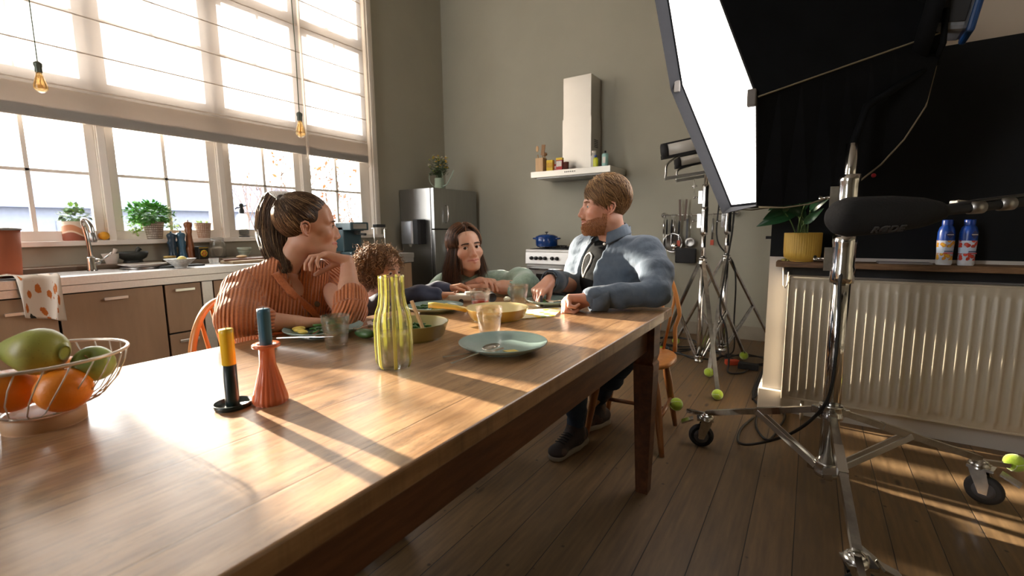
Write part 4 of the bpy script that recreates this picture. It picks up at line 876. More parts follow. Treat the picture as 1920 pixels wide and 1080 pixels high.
# napkin / placemat with lemons
lm = NT('lemon_print_paper'); v = lm.coord(); vo = lm.new('ShaderNodeTexVoronoi'); vo.inputs['Scale'].default_value = 28; lm.link(v, vo.inputs['Vector'])
lm.base(lm.mix(lm.ramp(vo.outputs['Distance'], [(.35,1),(.42,0)]), srgb(226,224,200), lm.ramp(vo.outputs['Color'], [(0, srgb(224,196,60)), (.5, srgb(220,190,60)), (.6, srgb(170,190,110))], 'CONSTANT'))); lm = lm.m
np_ = [T(985,583), T(1058,577), T(1040,594), T(968,600)]; c_ = np_[0]
MB().prism([(p[0]-c_[0], p[1]-c_[1], 0) for p in np_], (0,0,.004)).build('paper_napkin', lm, label='folded lemon print napkin in front of the man\'s plate', cat='napkin').location = (c_[0], c_[1], TZ)
np_ = [T(688,606), T(715,600), T(710,612), T(690,614)]; c_ = np_[0]
MB().prism([(p[0]-c_[0], p[1]-c_[1], 0) for p in np_], (0,0,.006)).build('paper_napkin', whitecer, label='crumpled white napkin beside the elbow of the girl', cat='napkin').location = (c_[0], c_[1], TZ)
# toy vehicle in child's hand
ty = thing('toy_vehicle', T(885,566), 'white toy space vehicle with a dark wheel held by the child', 'toy', rz=.75)
wtm = mat('toy_white', srgb(214,206,194), .35); MB().prism([(-.10,-.028,.012),(-.06,-.032,.01),(.07,-.032,.01),(.075,.032,.01),(-.06,.032,.01),(-.10,.028,.012),(-.135,0,.014)], (0,0,.026)).build('hull', wtm, ty, bevel=.006)
MB().bb(-.03,.05,-.02,.02,.036,.046).build('cabin', wtm, ty, bevel=.004); MB().ball((-.0,-.034,.024), .006, 10, 6).build('red_light', redp, ty)
for s in (-1,1): MB().lathe([(0,-.01),(.020,-.01),(.021,0),(.020,.01),(0,.01)], (.085, s*.026, .021), 20, (0,1,0)).build('wheel', rubber, ty)
for s in (-1,1): MB().lathe([(0,-.006),(.010,-.006),(.010,.006),(0,.006)], (-.05, s*.030, .010), 14, (0,1,0)).build('wheel', rubber, ty)
o = MB().ball((0,0,.012), .012, 12, 8, sc=(1.5,1,1)).build('white_flower', wht, label='small white blossom lying between the toy and a tumbler', cat='flower'); o.location = T(951,566)
# ================================================================ candles
HBx = T(437, 762)
ch_ = thing('candle_holder', HBx, 'dark green metal candle holder with round tray', 'candle holder'); dg = mat('dark_green_metal', srgb(24,40,40), .35, var=.1)
MB().lathe([(0,0),(.030,0),(.0315,.002),(.0315,.009),(.0298,.009),(.0298,.003),(0,.003)], n=40).build('tray', dg, ch_); MB().lathe([(.0115,.003),(.0115,.080),(.0095,.080),(.0095,.05),(0,.05)], n=28).build('tube', dg, ch_)
def candle(loc, r, z0, h, m, label, tw_=0, wick=True):
    c = thing('candle', loc, label, 'candle'); n = 28; rings = []; fs = []; vs = []
    for i in range(13):
        for k in range(n):
            a = 2*PI*k/n; rr = r*(1-.02*math.sin(4*a)-(.05 if (k % 7 == 0) else 0)); vs.append((rr*math.cos(a), rr*math.sin(a), z0+h*i/12))
    for i in range(12):
        for k in range(n): fs.append((i*n+k, i*n+(k+1)%n, (i+1)*n+(k+1)%n, (i+1)*n+k))
    fs += [tuple(range(n))[::-1], tuple(12*n+k for k in range(n))]; MB().add(vs, fs, 0, True).build('wax', m, c)
    MB().tube([(0,0,z0+h),(.0008,0,z0+h+.004)], .0008, 6).build('wick', matblack, c); return c
wy = mat('yellow_wax', srgb(232,186,24), .4); wb = mat('blue_wax', srgb(52,96,118), .4)
candle(HBx, .0112, .052, .094, wy, 'yellow candle standing in the dark green holder')
OBx = T(508, 754); oh = thing('candle_holder', OBx, 'orange fluted glass candle holder beside the dark green one', 'candle holder')
og = mat('coral_glass', srgb(208,112,76), .14, var=.05)
fl = lambda k, z: (-.045 if k % 4 == 0 else .008) if z < .072 else 0
MB().lathe([(0,0),(.028,0),(.0305,.004),(.030,.012),(.019,.055),(.0145,.072),(.0135,.082),(.0135,.104),(.024,.108),(.0245,.112),(.023,.114),(.014,.113),(.0115,.112),(.0115,.09),(0,.09)], n=88, flute=fl).build('fluted_body', og, oh)
candle(OBx, .0108, .091, .088, wb, 'blue candle standing in the orange fluted holder')
# ================================================================ fruit bowl
FBx = (-1.075, .190, TZ); fb = thing('wire_fruit_bowl', FBx, 'white wire fruit bowl with a wooden foot at the left edge', 'fruit bowl')
wirem = mat('cream_wire', srgb(206,196,184), .3, .4, var=.03); R1 = .118; HB = .118
wf = MB().lathe([(0,0),(.052,0),(.053,.004),(.053,.020),(.050,.024),(0,.024)], n=40).build('wooden_foot', mat('foot_wood', srgb(184,144,108), .5, var=.1), fb, bevel=.001)
MB().tube(arc((0,0,HB), R1, 0, 2*PI, 64, (1,0,0), (0,1,0))[:-1], .0028, 8, closed=True).build('rim_wire', wirem, fb)
MB().tube(arc((0,0,.028), .052, 0, 2*PI, 40, (1,0,0), (0,1,0))[:-1], .002, 8, closed=True).build('base_wire', wirem, fb)
for k in range(24):
    a = 2*PI*k/24; pts = [(.052,.028),(.078,.040),(.100,.066),(.112,.092),(.118,.118)]
    MB().tube([(r*math.cos(a+.10*i), r*math.sin(a+.10*i), z) for i, (r, z) in enumerate(pts)], .0011, 6).build('wire', wirem, fb)
orm = NT('orange_skin'); v = orm.coord(); orm.base(orm.ramp(orm.noise(v, 18, 3), [(.3, srgb(228,124,22)), (.7, srgb(240,144,34))])); orm.set(Roughness=.38); orm.bump(orm.noise(v, 260, 2), .25, .002); orm = orm.m
def orange(dx, dy, dz, r, label):
    o = MB().lathe([(0,-r*.93),(r*.25,-r*.92)]+[(r*math.sin(PI*t_), -r*.96*math.cos(PI*t_)) for t_ in [i/14 for i in range(2,13)]]+[(r*.14,r*.90),(0,r*.86)], n=32).build('orange', orm, label=label, cat='orange'); o.location = (FBx[0]+dx, FBx[1]+dy, TZ+dz); return o
orange(-.014, -.034, .066, .037, 'bright orange at the left inside the wire bowl'); orange(.066, .014, .068, .037, 'bright orange at the right inside the wire bowl')
orange(-.045, .040, .066, .036, 'bright orange at the back inside the wire bowl')
gm = NT('green_fruit_skin'); v = gm.coord(); c0 = gm.ramp(gm.noise(v, 9, 4), [(.3, srgb(128,132,52)), (.55, srgb(158,162,76)), (.8, srgb(186,170,84))]); sp_ = gm.new('ShaderNodeTexVoronoi'); sp_.inputs['Scale'].default_value = 190; gm.link(v, sp_.inputs['Vector'])
c0 = gm.mix(gm.ramp(sp_.outputs['Distance'], [(.08, .5), (.2, 0)]), c0, srgb(90,88,40)); big_ = gm.noise(v, 14, 2); c0 = gm.mix(gm.ramp(big_, [(.62, 0), (.74, .6)]), c0, srgb(84,66,48)); gm.base(c0); gm.set(Roughness=.42); gm.bump(gm.noise(v, 30, 3), .2, .002); gm = gm.m
def pear(loc, r, L_, tilt, label, name='pear', stem=True):
    f_ = thing(name, loc, label, name); f_.rotation_euler = tilt
    pr = [(0,-r*.9),(r*.3,-r*.93),(r*.7,-r*.72),(r*.95,-r*.3),(r,0),(r*.93,r*.35),(r*.74,r*.72),(r*.52,r*1.0+L_*.4),(r*.36,r*1.1+L_),(r*.18,r*1.2+L_),(0,r*1.17+L_)]
    MB().lathe(pr, n=32).build('flesh', gm, f_, sub=1)
    if stem: MB().tube([(0,0,r*1.15+L_),(.002,0,r*1.15+L_+.018)], [.002,.0028], 8).build('stem', mat('stem_brown', srgb(60,42,28), .7), f_)
pear((FBx[0]+.028, FBx[1]+.0, TZ+.130), .039, .010, (.35, -1.45, .35), 'large yellow green pear lying on top of the fruit bowl')
pear((FBx[0]-.035, FBx[1]-.075, TZ+.118), .034, .004, (.15, .1, 0), 'green pear with upright stem at the left edge of the fruit bowl')
ap = thing('apple', (FBx[0]+.055, FBx[1]+.058, TZ+.098), 'pale green apple at the right rear of the fruit bowl', 'apple'); ap.rotation_euler = (.5, .65, 0); ap.scale = (.88,.88,.88)
am = mat('green_apple_skin', srgb(152,172,96), .3, var=.15, vs=14)
MB().lathe([(0,-.024),(.008,-.029),(.018,-.030),(.030,-.018),(.035,.002),(.032,.018),(.022,.029),(.012,.030),(.005,.024),(0,.019)], n=32).build('flesh', am, ap, sub=1); MB().tube([(0,0,.018),(.002,0,.036)], .0012, 6).build('stem', dkwood, ap)
# pendant bulbs
def pendant(u, v, d, label):
    p = dep(u, v, d); r = thing('pendant_bulb', tuple(map(float, p)), label, 'pendant lamp'); hh = H-p[2]
    fg = glassmat('amber_bulb_glass', (1,.86,.62), 1.45, 0, .5)
    MB().lathe([(0,-.065),(.018,-.060),(.031,-.04),(.030,-.02),(.018,.02),(.0135,.045),(.0125,.045),(.017,.02),(.0285,-.02),(.0295,-.04),(0,-.063)], n=24).build('bulb_glass', fg, r)
    MB().lathe([(.0145,.044),(.016,.05),(.016,.075),(.019,.08),(.019,.095),(.006,.105),(0,.106)], n=20).build('lamp_holder', mat('grey_green_holder', srgb(84,90,80), .4, .5), r)
    f_ = MB(); f_.tube([(math.sin(i*2.4)*.010, math.cos(i*2.4)*.010, -.045+.075*(i % 2)) for i in range(9)]+[(0,0,.04)], .0011, 5); f_.build('filament', mat('amber_filament', srgb(224,160,60), .3, .6), r)
    MB().tube([(0,0,.10),(.006,.0,.5),(-.004,0,1.0),(0,0,hh)], .0028, 6).build('cord', mat('green_cord', srgb(74,92,74), .8), r)
pendant(75, 152, 2.55, 'hanging bulb with amber filament at the upper left in front of the blind')
pendant(563, 240, 3.1, 'hanging bulb with amber filament near the gap between the blinds')
# ================================================================ radiator, shelf and things on it
RY0, RY1 = 2.90, 2.965
rad_m = mat('cream_radiator_enamel', srgb(186,174,154), .35, var=.02)
rx0, rx1, rz0, rz1 = -.085, 1.62, .118, .80
rd_ = thing('radiator', ((rx0+rx1)/2, 2.93, rz0), 'wide cream panel radiator with vertical ribs under the shelf', 'radiator'); hw = (rx1-rx0)/2; hh = rz1-rz0
n = 0; pts = []; x = -hw+.02; vs = []; fs = []
prof = []
while x < hw-.03:
    prof += [(x, 0), (x+.009, .0), (x+.014, .010), (x+.024, .010), (x+.029, 0)]; x += .0385
prof = [(-hw, 0)]+prof+[(hw, 0)]
zl = [(.0, 0), (.035, 0), (.05, 1), (hh-.065, 1), (hh-.05, 0), (hh-.0, 0)]
for z, k in zl:
    for px_, d in prof: vs.append((px_, -.03-d*k+(.0 if 0 < z < hh else .004), z))
m_ = len(prof)
for j in range(len(zl)-1):
    for i in range(m_-1): fs.append((j*m_+i, j*m_+i+1, (j+1)*m_+i+1, (j+1)*m_+i))
MB().add(vs, fs, 0, True).build('front_panel', rad_m, rd_)
MB().bb(-hw,hw,-.029,.03,.0,.012).bb(-hw,hw,-.029,.03,hh-.012,hh).build('top_grille', rad_m, rd_, bevel=.003)
for s in (-1,1): MB().bb(s*hw-.003,s*hw+.003,-.036,.03,-.003,hh+.004).build('side_cover', rad_m, rd_, bevel=.002)
MB().bb(-hw+.05,hw-.05,.0,.028,.03,hh-.03).build('rear_panel', rad_m, rd_)
MB().tube([(-hw+.10,.0,.02),(-hw+.10,.0,-.118)], .009, 10).build('pipe', rad_m, rd_)
shw = NT('aged_shelf_board'); v = shw.coord(scale=(1.5,12,12)); shw.base(shw.ramp(shw.noise(v, 4, 8, .7), [(.3,srgb(64,44,30)),(.5,srgb(110,80,54)),(.75,srgb(146,112,78))])); shw.set(Roughness=.6); shw = shw.m
sf = thing('wall_shelf', (.7, 2.925, .858), 'rough wooden shelf board above the radiator', 'shelf')
MB().bb(-.85,.95,-.075,.073,0,.030).build('board', shw, sf, bevel=.004)
MB().bb(-.82,.90,.03,.072,-.05,-.002).build('dark_ledge', matblack, sf)
for x in (-.815,.35): 
    b = MB(); b.tube([(x,-.05,-.002),(x+.006,-.05,-.10),(x+.014,-.048,-.115),(x+.022,-.045,-.10),(x+.024,.05,-.02)], .004, 8); b.build('bracket', white_paint, sf)
SHZ = .8885
yp = mat('mustard_ceramic', srgb(196,158,66), .55, var=.04)
pp = thing('potted_peace_lily', (-.035, 2.895, SHZ), 'leafy green plant in a ribbed mustard yellow pot on the shelf', 'potted plant')
fl2 = lambda k, z: (-.03 if k % 3 == 0 else .0) if .018 < z < .152 else 0
MB().lathe([(0,0),(.052,0),(.060,.006),(.083,.022),(.086,.05),(.087,.150),(.084,.152),(.080,.150),(.078,.05),(0,.04)], n=144, flute=fl2).build('ribbed_pot', yp, pp)
MB().lathe([(0,.135),(.079,.135),(.079,.13)], n=24).build('soil', matblack, pp)
plm = mat('glossy_dark_leaves', srgb(34,72,44), .3, var=.25, vs=12); stm_ = mat('plant_stems', srgb(96,122,70), .5)
random.seed(21)
def bigleaf(parent, base, tip, w_, droop=.03):
    base, tip = Vector(base), Vector(tip); d = tip-base; side = d.cross(Vector((.15,-1,.35))).normalized(); up = side.cross(d).normalized(); vs = []; fs = []; n = 10
    for i in range(n+1):
        t_ = i/n; ww = w_*1.25*math.sin(PI*min(1, t_**.8))**.85*(1-.25*t_)+.0005; c = base+d*t_+up*(droop*math.sin(PI*t_)); 
        for j in (-1,-.5,0,.5,1): vs.append(c+side*ww*j+up*(abs(j)*ww*.28))
    for i in range(n):
        for j in range(4): fs.append((5*i+j, 5*i+j+1, 5*i+j+6, 5*i+j+5))
    MB().add(vs, fs, 0, True).build('leaf', plm, parent)
LV = [((1418,425),(1500,395),.030),((1440,395),(1485,372),.022),((1462,372),(1500,345),.020),((1555,372),(1518,395),.02),((1500,342),(1492,380),.018),((1538,340),(1508,385),.018),((1470,385),(1505,405),.022),((1512,420),(1490,378),.02),((1545,390),(1508,420),.017),((1430,412),(1480,388),.024),((1525,352),(1500,400),.016),((1488,352),(1470,400),.016)]
for i, (tp_, bs_, w_) in enumerate(LV):
    yy = 2.86+.04*math.sin(i*2.1); B_ = Vector(ony(*bs_, yy))-pp.location; T_ = Vector(ony(*tp_, yy-.05+.03*math.cos(i)))-pp.location
    if (T_-B_).length < .04: continue
    bigleaf(pp, B_, T_, w_, .012); r0 = Vector((random.uniform(-.03,.03), random.uniform(-.02,.02), .13)); MB().tube(spline([r0, (r0+B_)/2+Vector((0,0,.02)), B_+(T_-B_)*.05], 5), .0028, 6).build('stem', stm_, pp)
o = MB().ball((0,0,.008), .010, 10, 6, sc=(1.5,1,.8)).ball((.018,.004,.006), .007, 8, 6).build('dried_petals', mat('dried_petals', srgb(150,140,80), .8), label='crumpled dry petals lying left of the mustard pot', cat='petals'); o.location = (-.115, 2.87, SHZ)
o = MB().box((0,0,.004), (.20,.09,.008)).build('closed_notebook', mat('grey_paper', srgb(128,122,124), .6), label='thin grey notebook lying on the shelf left of the yoghurt bottles', cat='notebook', bevel=.002); o.location = (.385, 2.90, SHZ)
def yog(loc, label, a, b, rz):
    t = thing('yoghurt_bottle', loc, label, 'bottle', rz=rz)
    tt = NT('yoghurt_label'); v = tt.coord(); x, y, z = tt.sep(v); vo = tt.new('ShaderNodeTexVoronoi'); vo.inputs['Scale'].default_value = 60; tt.link(v, vo.inputs['Vector'])
    fr_ = tt.ramp(vo.outputs['Distance'], [(.32, a), (.36, b), (.55, srgb(196,206,226))], 'CONSTANT')
    band = tt.ramp(z, [(0, srgb(206,208,214)), (.018, srgb(206,208,214)), (.02, (0,0,0)), (.052, (0,0,0)), (.054, srgb(186,202,226)), (.078,srgb(186,202,226)), (.08, (0,0,0)), (.108,(0,0,0)), (.11, srgb(22,64,150))], 'CONSTANT')
    msk = tt.ramp(z, [(0, 0), (.02, .9), (.052, 0), (.08, .9), (.110, 0)], 'CONSTANT'); tt.base(tt.mix(msk, band, fr_)); tt.set(Roughness=.3)
    MB().lathe([(0,0),(.026,0),(.029,.006),(.029,.06),(.0315,.10),(.031,.15),(.026,.172),(.0175,.183),(.0175,.187),(0,.187)], n=32).build('bottle', tt.m, t)
    MB().lathe([(.0195,.184),(.0195,.205),(.018,.208),(0,.208)], n=28).build('cap', mat('blue_bottle_cap', srgb(20,60,150), .35), t)
    q = MB(); q.prism([(-.016,-.0325,.140),(0,-.0325,.122),(.016,-.0325,.140),(0,-.0325,.158)], (0,.002,0)); q.build('diamond_logo', mat('navy_print', srgb(16,34,96), .4), t)
    MB().bar((-.012,-.0332,.140),(.012,-.0332,.140),.0006,.0035,(0,0,1)).build('logo_lettering', whitecer, t)
    MB().bar((-.016,-.0300,.064),(.016,-.0300,.064),.0006,.004,(0,0,1)).build('label_lettering', mat('navy_print', srgb(16,34,96), .4), t); MB().bar((-.018,-.0300,.056),(.018,-.0300,.056),.0006,.005,(0,0,1)).build('label_lettering', mat('pink_print', srgb(200,70,90), .4), t)
yog((.528, 2.895, SHZ), 'blue drinking yoghurt bottle with yellow fruit print, left of the pair', srgb(226,178,50), srgb(210,140,40), .25)
yog((.602, 2.890, SHZ), 'blue drinking yoghurt bottle with red fruit print, right of the pair', srgb(206,60,50), srgb(190,60,40), .45)
o = MB().lathe([(0,0),(.004,0),(.0105,.001),(.009,.006),(0,.008)], (0,0,0), 16, (0,-1,0)).build('red_magnet', mat('red_magnet', srgb(190,30,50), .4), label='small round red magnet on the blackboard', cat='magnet'); p_ = ony(1638, 329, CHY-.0); o.location = tuple(map(float, p_))
p_ = ony(1600, 408, 2.97)
hp = thing('switch_box', (-.19-.004, 3.12, 1.01), 'small black hook on the side of the black wall', 'hook'); MB().bb(-.03,0,-.02,.02,-.008,.008).build('hook_body', matblack, hp)
# ================================================================ tennis balls, cables
tbm = mat('tennis_ball_felt', srgb(176,206,60), .9, var=.12, vs=50, bump=.3, bs=400, sheen=.5); seam_m = mat('ball_seam', srgb(214,220,190), .7)
tball0 = None
def tball(loc, label, r=.033, rot=(0,0,0)):
    t = thing('tennis_ball', loc, label, 'tennis ball', 'tennis balls stuck on the stand feet')
    MB().ball((0,0,0), r, 28, 18).build('felt', tbm, t)
    s = []
    for i in range(60):
        a = 2*PI*i/60; x_ = math.cos(a)+.44*math.cos(3*a)*-1; y_ = math.sin(a)+.44*math.sin(3*a); z_ = .9*math.sin(2*a)
        q = Vector((x_, y_, z_)).normalized()*(r+.0001); s.append(q)
    MB().tube(s, .0012, 5, closed=True).build('seam', seam_m, t); t.rotation_euler = rot; return t
# ================================================================ background stands with light heads
wsteel = mat('scuffed_chrome', (.60,.59,.57), .22, 1, var=.25, vs=25)
def column(p, segs, c, name='column_section', m=None):
    for i, (z0, z1, r) in enumerate(segs):
        b = MB(); b.tube([(c[0],c[1],z0),(c[0],c[1],z1)], r, 20); b.build(name, m or chrome, p)
def collar(p, c, z, r, h, m=None, bolt=True):
    b = MB(); b.lathe([(r*.7,0),(r,.0),(r*1.03,h*.1),(r*1.03,h*.3),(r*.96,h*.35),(r*.96,h*.8),(r,h*.85),(r,h),(r*.7,h)], (c[0],c[1],z), 24); b.build('collar', m or chrome, p)
    if bolt:
        k = MB(); k.bb(c[0]-r-.022,c[0]-r+.004,c[1]-.016,c[1]+.016,z+h*.25,z+h*.75); k.tube([(c[0]-r-.02,c[1],z+h*.5),(c[0]-r-.05,c[1],z+h*.5)], .005, 8); k.tube([(c[0]-r-.05,c[1]-.022,z+h*.5-.004),(c[0]-r-.05,c[1]+.022,z+h*.5+.006)], .006, 8); k.build('clamp_knob', wsteel, p)
def back_stand(c, feet, zc, top, label, jz=.09, rb=.020):
    s = thing('light_stand', (c[0], c[1], 0), label, 'light stand'); z_ = (0,0)
    column(s, [(jz, .80, rb), (.80, 1.05, rb*.82), (1.05, top, rb*.68)], z_)
    collar(s, z_, zc, rb*1.5, .05, wsteel, False); collar(s, z_, jz-.03, rb*1.6, .05, wsteel, False); collar(s, z_, 1.02, rb*1.25, .20, wsteel); collar(s, z_, top-.30, rb*1.1, .18, wsteel)
    for f in feet:
        d = Vector((f[0]-c[0], f[1]-c[1], 0)); tip = d+Vector((0,0,.055)); st = Vector((d.normalized().x*.03, d.normalized().y*.03, zc+.02)); side = d.normalized().cross(Vector((0,0,1)))
        L = MB(); L.bar(st, tip, .026, .012); L.build('leg', wsteel, s)
        mid = st.lerp(tip, .52); B_ = MB(); 
        for q in (-.011,.011): B_.bar(Vector((d.normalized().x*.03, d.normalized().y*.03, jz))+side*q, mid+side*q, .006, .014)
        B_.build('brace', wsteel, s)
    return s
sA = back_stand((-.66, 3.60), [(-.435, 3.02), (-1.03, 3.92), (-.40, 4.05)], .80, 1.50, 'front chrome tripod stand behind the bowed wooden chair')
sB = back_stand((-.56, 4.02), [(-.56, 3.47), (-.21, 4.40), (-.98, 4.28)], .80, 1.42, 'rear chrome tripod stand partly hidden by the front one')
tball((-.432, 3.01, .033), 'green tennis ball on the nearest foot of the chrome tripod behind the chair', rot=(.4,.2,1)); tball((-.40, 4.06, .033), 'green tennis ball on the far right foot of the front tripod', rot=(1,0,.3))
tball((-.56, 3.455, .033), 'green tennis ball on the middle foot under the tripod braces', rot=(0,1,.6)); tball((-1.035, 3.93, .033), 'green tennis ball seen through the chair spindles')
tball((-.20, 4.41, .033), 'green tennis ball on the rear foot near the back wall', rot=(1,1,0)); tball((-.99, 4.29, .033), 'green tennis ball on the rear left foot near the back wall', rot=(1,.4,2))
alw = mat('white_light_housing', srgb(200,196,188), .35, var=.03)
def head(u0, v0, u1, v1, d, r, label, cu, cv, bu, bv, rv):
    a, b = Vector(dep(u0, v0, d)), Vector(dep(u1, v1, d-.05)); h = thing('tube_light_head', tuple(a), label, 'studio light'); b = b-a; a = Vector((0,0,0)); n_ = b.normalized()
    MB().tube([n_*.03, b], r, 8).build('housing', alw, h); MB().tube([a, n_*.035], r*1.1, 8).build('end_cap', matblack, h)
    dn = Vector((0,0,-1)); MB().bar(dn*r*.8, b+dn*r*.8, r*1.3, r*.5).build('black_trim', matblack, h)
    MB().bar(-dn*r*.95, b-dn*r*.95, r*.9, r*.25).build('black_top', matblack, h)
    P1 = Vector(dep(cu, cv, d))-h.location; P2 = Vector(dep(bu, bv, d))-h.location; P3 = Vector(dep(bu+105, bv-17, d-.05))-h.location
    y = MB(); pts = spline([n_*.12+dn*r, P1.lerp(P2,.15)+Vector((-.0,0,.02)), P2.lerp(P1,.3), P2], 5)
    y.sweep(pts, .012, .020, (0,1,0))
    y.build('yoke_arm', wsteel, h); MB().bar(P2, P3, .022, .022).build('cross_bar', alu, h)
    return h
head(1241, 285, 1330, 266, 3.25, .050, 'upper long silver light head mounted on the front chrome stand', 1252, 310, 1247, 335, 0)
head(1266, 306, 1345, 290, 3.55, .042, 'lower long silver light head on the rear chrome stand', 1272, 322, 1268, 339, 0)
k_ = thing('clamp_cable', tuple(map(float, dep(1302, 335, 3.3))), 'thin wire and pin dangling from the light head crossbar', 'wire'); MB().tube([(0,0,0),(.0,0,-.06),(.004,0,-.12)], .0025, 6).tube([(-.012,0,-.055),(.02,0,-.052)], .006, 6).build('wire', wsteel, k_)
def cable(pts, r, label, name='power_cable', group=None):
    P = spline(pts, 7); b = P[0].copy(); MB_ = MB().tube([p-b for p in P], r, 8); o = MB_.build(name, cable_m, label=label, cat='cable', group=group); o.location = b; return o
def G(u, v, z=.008): p = onz(u, v, z); return tuple(map(float, p))
cable([tuple(map(float, dep(1377, 392, 3.2))), tuple(map(float, dep(1372, 440, 3.3))), tuple(map(float, dep(1358, 520, 3.4))), tuple(map(float, dep(1350, 580, 3.45))), (-.50, 3.75, .30), (-.47, 3.75, .06), (-.45, 3.6, .012), (-.36, 3.65, .010), (-.33, 3.85, .010)], .0065, 'black cable hanging from the softbox beside the background stands')
cable([tuple(map(float, dep(1349, 372, 3.62))), tuple(map(float, dep(1345, 450, 3.7))), (-.50, 4.05, .75), (-.49, 4.10, .3), (-.50, 4.15, .02), (-.7, 4.25, .010), (-.9, 4.1, .010)], .006, 'thin black cable running down behind the rear chrome tripod')
random.seed(9)
for i, (cx, cy, rr) in enumerate(((-1.0,4.30,.20),(-1.12,3.98,.15),(-.72,3.98,.18),(-.36,4.0,.16))):
    pts = [(cx+rr*(1+.2*math.sin(3*k+i))*math.cos(k*.9), cy+rr*.8*math.sin(k*.9), .010+.007*(k % 3)+.005) for k in range(15)]
    cable(pts, .006, ('coil of black cable by the back wall behind the chair','coil of black cable at the left foot of the tripod','tangle of black cable under the tripod stands','coil of black cable on the floor near the chimney wall')[i])
o = MB().bb(-.05,.05,-.025,.025,0,.04).build('power_block', redp, label='red power plug block among the cables', cat='plug', bevel=.006); o.location = (-.46, 3.86, .0); o.rotation_euler = (0,0,.5)
o = MB().bb(-.07,.07,-.03,.03,0,.045).build('power_strip', matblack, label='black power strip on the floor among the cables', cat='power strip', bevel=.006); o.location = (-.34, 3.80, 0)
cable([G(1440,560,.35)]*0+[(-.22,3.35,.01),(-.245,3.12,.009),G(1432,690),G(1412,735),G(1425,760),G(1470,775),G(1462,800),G(1440,825),G(1418,800),G(1425,770),G(1455,755)], .006, 'black cable looping on the floor in front of the chimney wall')
# ================================================================ main roller stand
ms = thing('combo_stand', (.106, 2.10, 0), 'large chrome roller stand carrying the softbox', 'light stand')
ctr = Vector((.106, 2.10, 0)); c0_ = (0,0)
column(ms, [(.13, 1.06, .030), (1.02, 1.19, .0245), (1.15, 1.37, .019)], c0_)
collar(ms, c0_, .335, .040, .055, wsteel, False); collar(ms, c0_, .10, .040, .055, wsteel, False); collar(ms, c0_, .865, .038, .175, chrome); collar(ms, c0_, 1.10, .034, .16, chrome); collar(ms, c0_, 1.045, .031, .05, chrome, False)
for zc_, sz in ((.355,.02),(.12,.02)):
    for k in range(3):
        a = 2*PI*k/3+.6; MB().box((math.cos(a)*.05, math.sin(a)*.05, zc_), (.03,.03,.03), (0,0,a)).build('hinge', wsteel, ms, bevel=.003)
def caster(name, pos, ballpos, label, blabel, big=1.0, yaw=0):
    pos = Vector(pos); d = Vector((pos.x-ctr.x, pos.y-ctr.y, 0)).normalized(); side = d.cross(Vector((0,0,1))); Lp = pos-ctr
    tip = Lp+Vector((0,0,.175)); st = d*.035+Vector((0,0,.36)); L = MB(); L.bar(st, tip, .024, .024); lg = L.build('leg', wsteel, ms); L = MB(); L.bar(st.lerp(tip,.30), st.lerp(tip,.52), .028, .028); L.build('leg_sleeve', chrome, lg)
    mid = st.lerp(tip, .50); B_ = MB()
    for q in (-.014,.014): B_.bar(d*.035+side*q+Vector((0,0,.125)), mid+side*q, .006, .022)
    B_.build('brace', alu, ms)
    k = MB(); k.ball(Lp+Vector((0,0,.16)), .024, 14, 8, sc=(1,1,.7)); k.bar(Lp+Vector((0,0,.165)), Lp+d*.11+Vector((0,0,.15+.0)), .018, .018)
    k.lathe([(.0,0),(.02,0),(.016,.03),(0,.03)], Lp+Vector((0,0,.125)), 14); cs = k.build('caster_head', chrome, ms)
    R = Matrix.Rotation(yaw, 3, 'Z'); w = Lp+Vector((0,0,.058))+R @ Vector((0,.022,0)); ax = R @ Vector((1,0,0))
    f = MB()
    for q in (-1,1): f.prism([w+ax*q*.021+R @ Vector((0,a,b)) for a, b in ((-.012,-.012),(.012,-.012),(.014,.03),(.0,.085),(-.045,.088),(-.045,.07))], ax*q*.004)
    f.box(w+R @ Vector((0,-.015,.086)), (.056,.075,.010), Euler((0,0,yaw))); f.lathe([(0,0),(.030,0),(.034,.012),(.026,.026),(0,.03)], Lp+Vector((0,0,.140)), 18); f.build('caster_fork', wsteel, cs)
    MB().lathe([(0,-.014),(.046,-.014),(.055,-.010),(.058,0),(.055,.010),(.046,.014),(0,.014)], w, 32, ax).build('wheel', rubber, cs); MB().lathe([(0,-.017),(.016,-.017),(.034,-.0155),(.034,.0155),(.016,.017),(0,.017)], w, 24, ax).build('hub', mat('grey_hub', (.10,.10,.11), .5), cs)
    MB().box(w+R @ Vector((0,.065,.07)), (.045,.06,.007), Euler((-.45,0,yaw))).build('brake_pedal', wsteel, cs)
    tball(ballpos, blabel, .034, (.5, .8, yaw))
def _c(u, v): p = onz(u, v, 0); return (float(p[0]), float(p[1]), 0)
caster('l', (-.375, 2.31, 0), tuple(map(float, onz(1268, 758, .150))), '', 'green tennis ball on the left arm of the roller stand', yaw=-1.35+PI)
caster('r', (.600, 2.385, 0), tuple(map(float, onz(1903, 868, .150))), '', 'green tennis ball on the right arm of the roller stand', yaw=-1.95)
caster('f', (.160, 1.50, 0), (.165, 1.35, .15), '', 'green tennis ball on the near arm of the roller stand', yaw=-1.2)
MB().tube([(.07,-.47,.11),(.12,-.50,.09)], .014, 12).build('release_lever', alw, ms)
cable([(.115,2.095,.92),(.10,2.06,.88),(.105,2.05,.70),(.10,2.05,.48),(.07,2.08,.36),(-.02,2.20,.20),(-.16,2.36,.05),(-.24,2.42,.012),(-.25,2.6,.010),(-.21,2.8,.010)], .0065, 'black cable hanging along the roller stand to the floor')
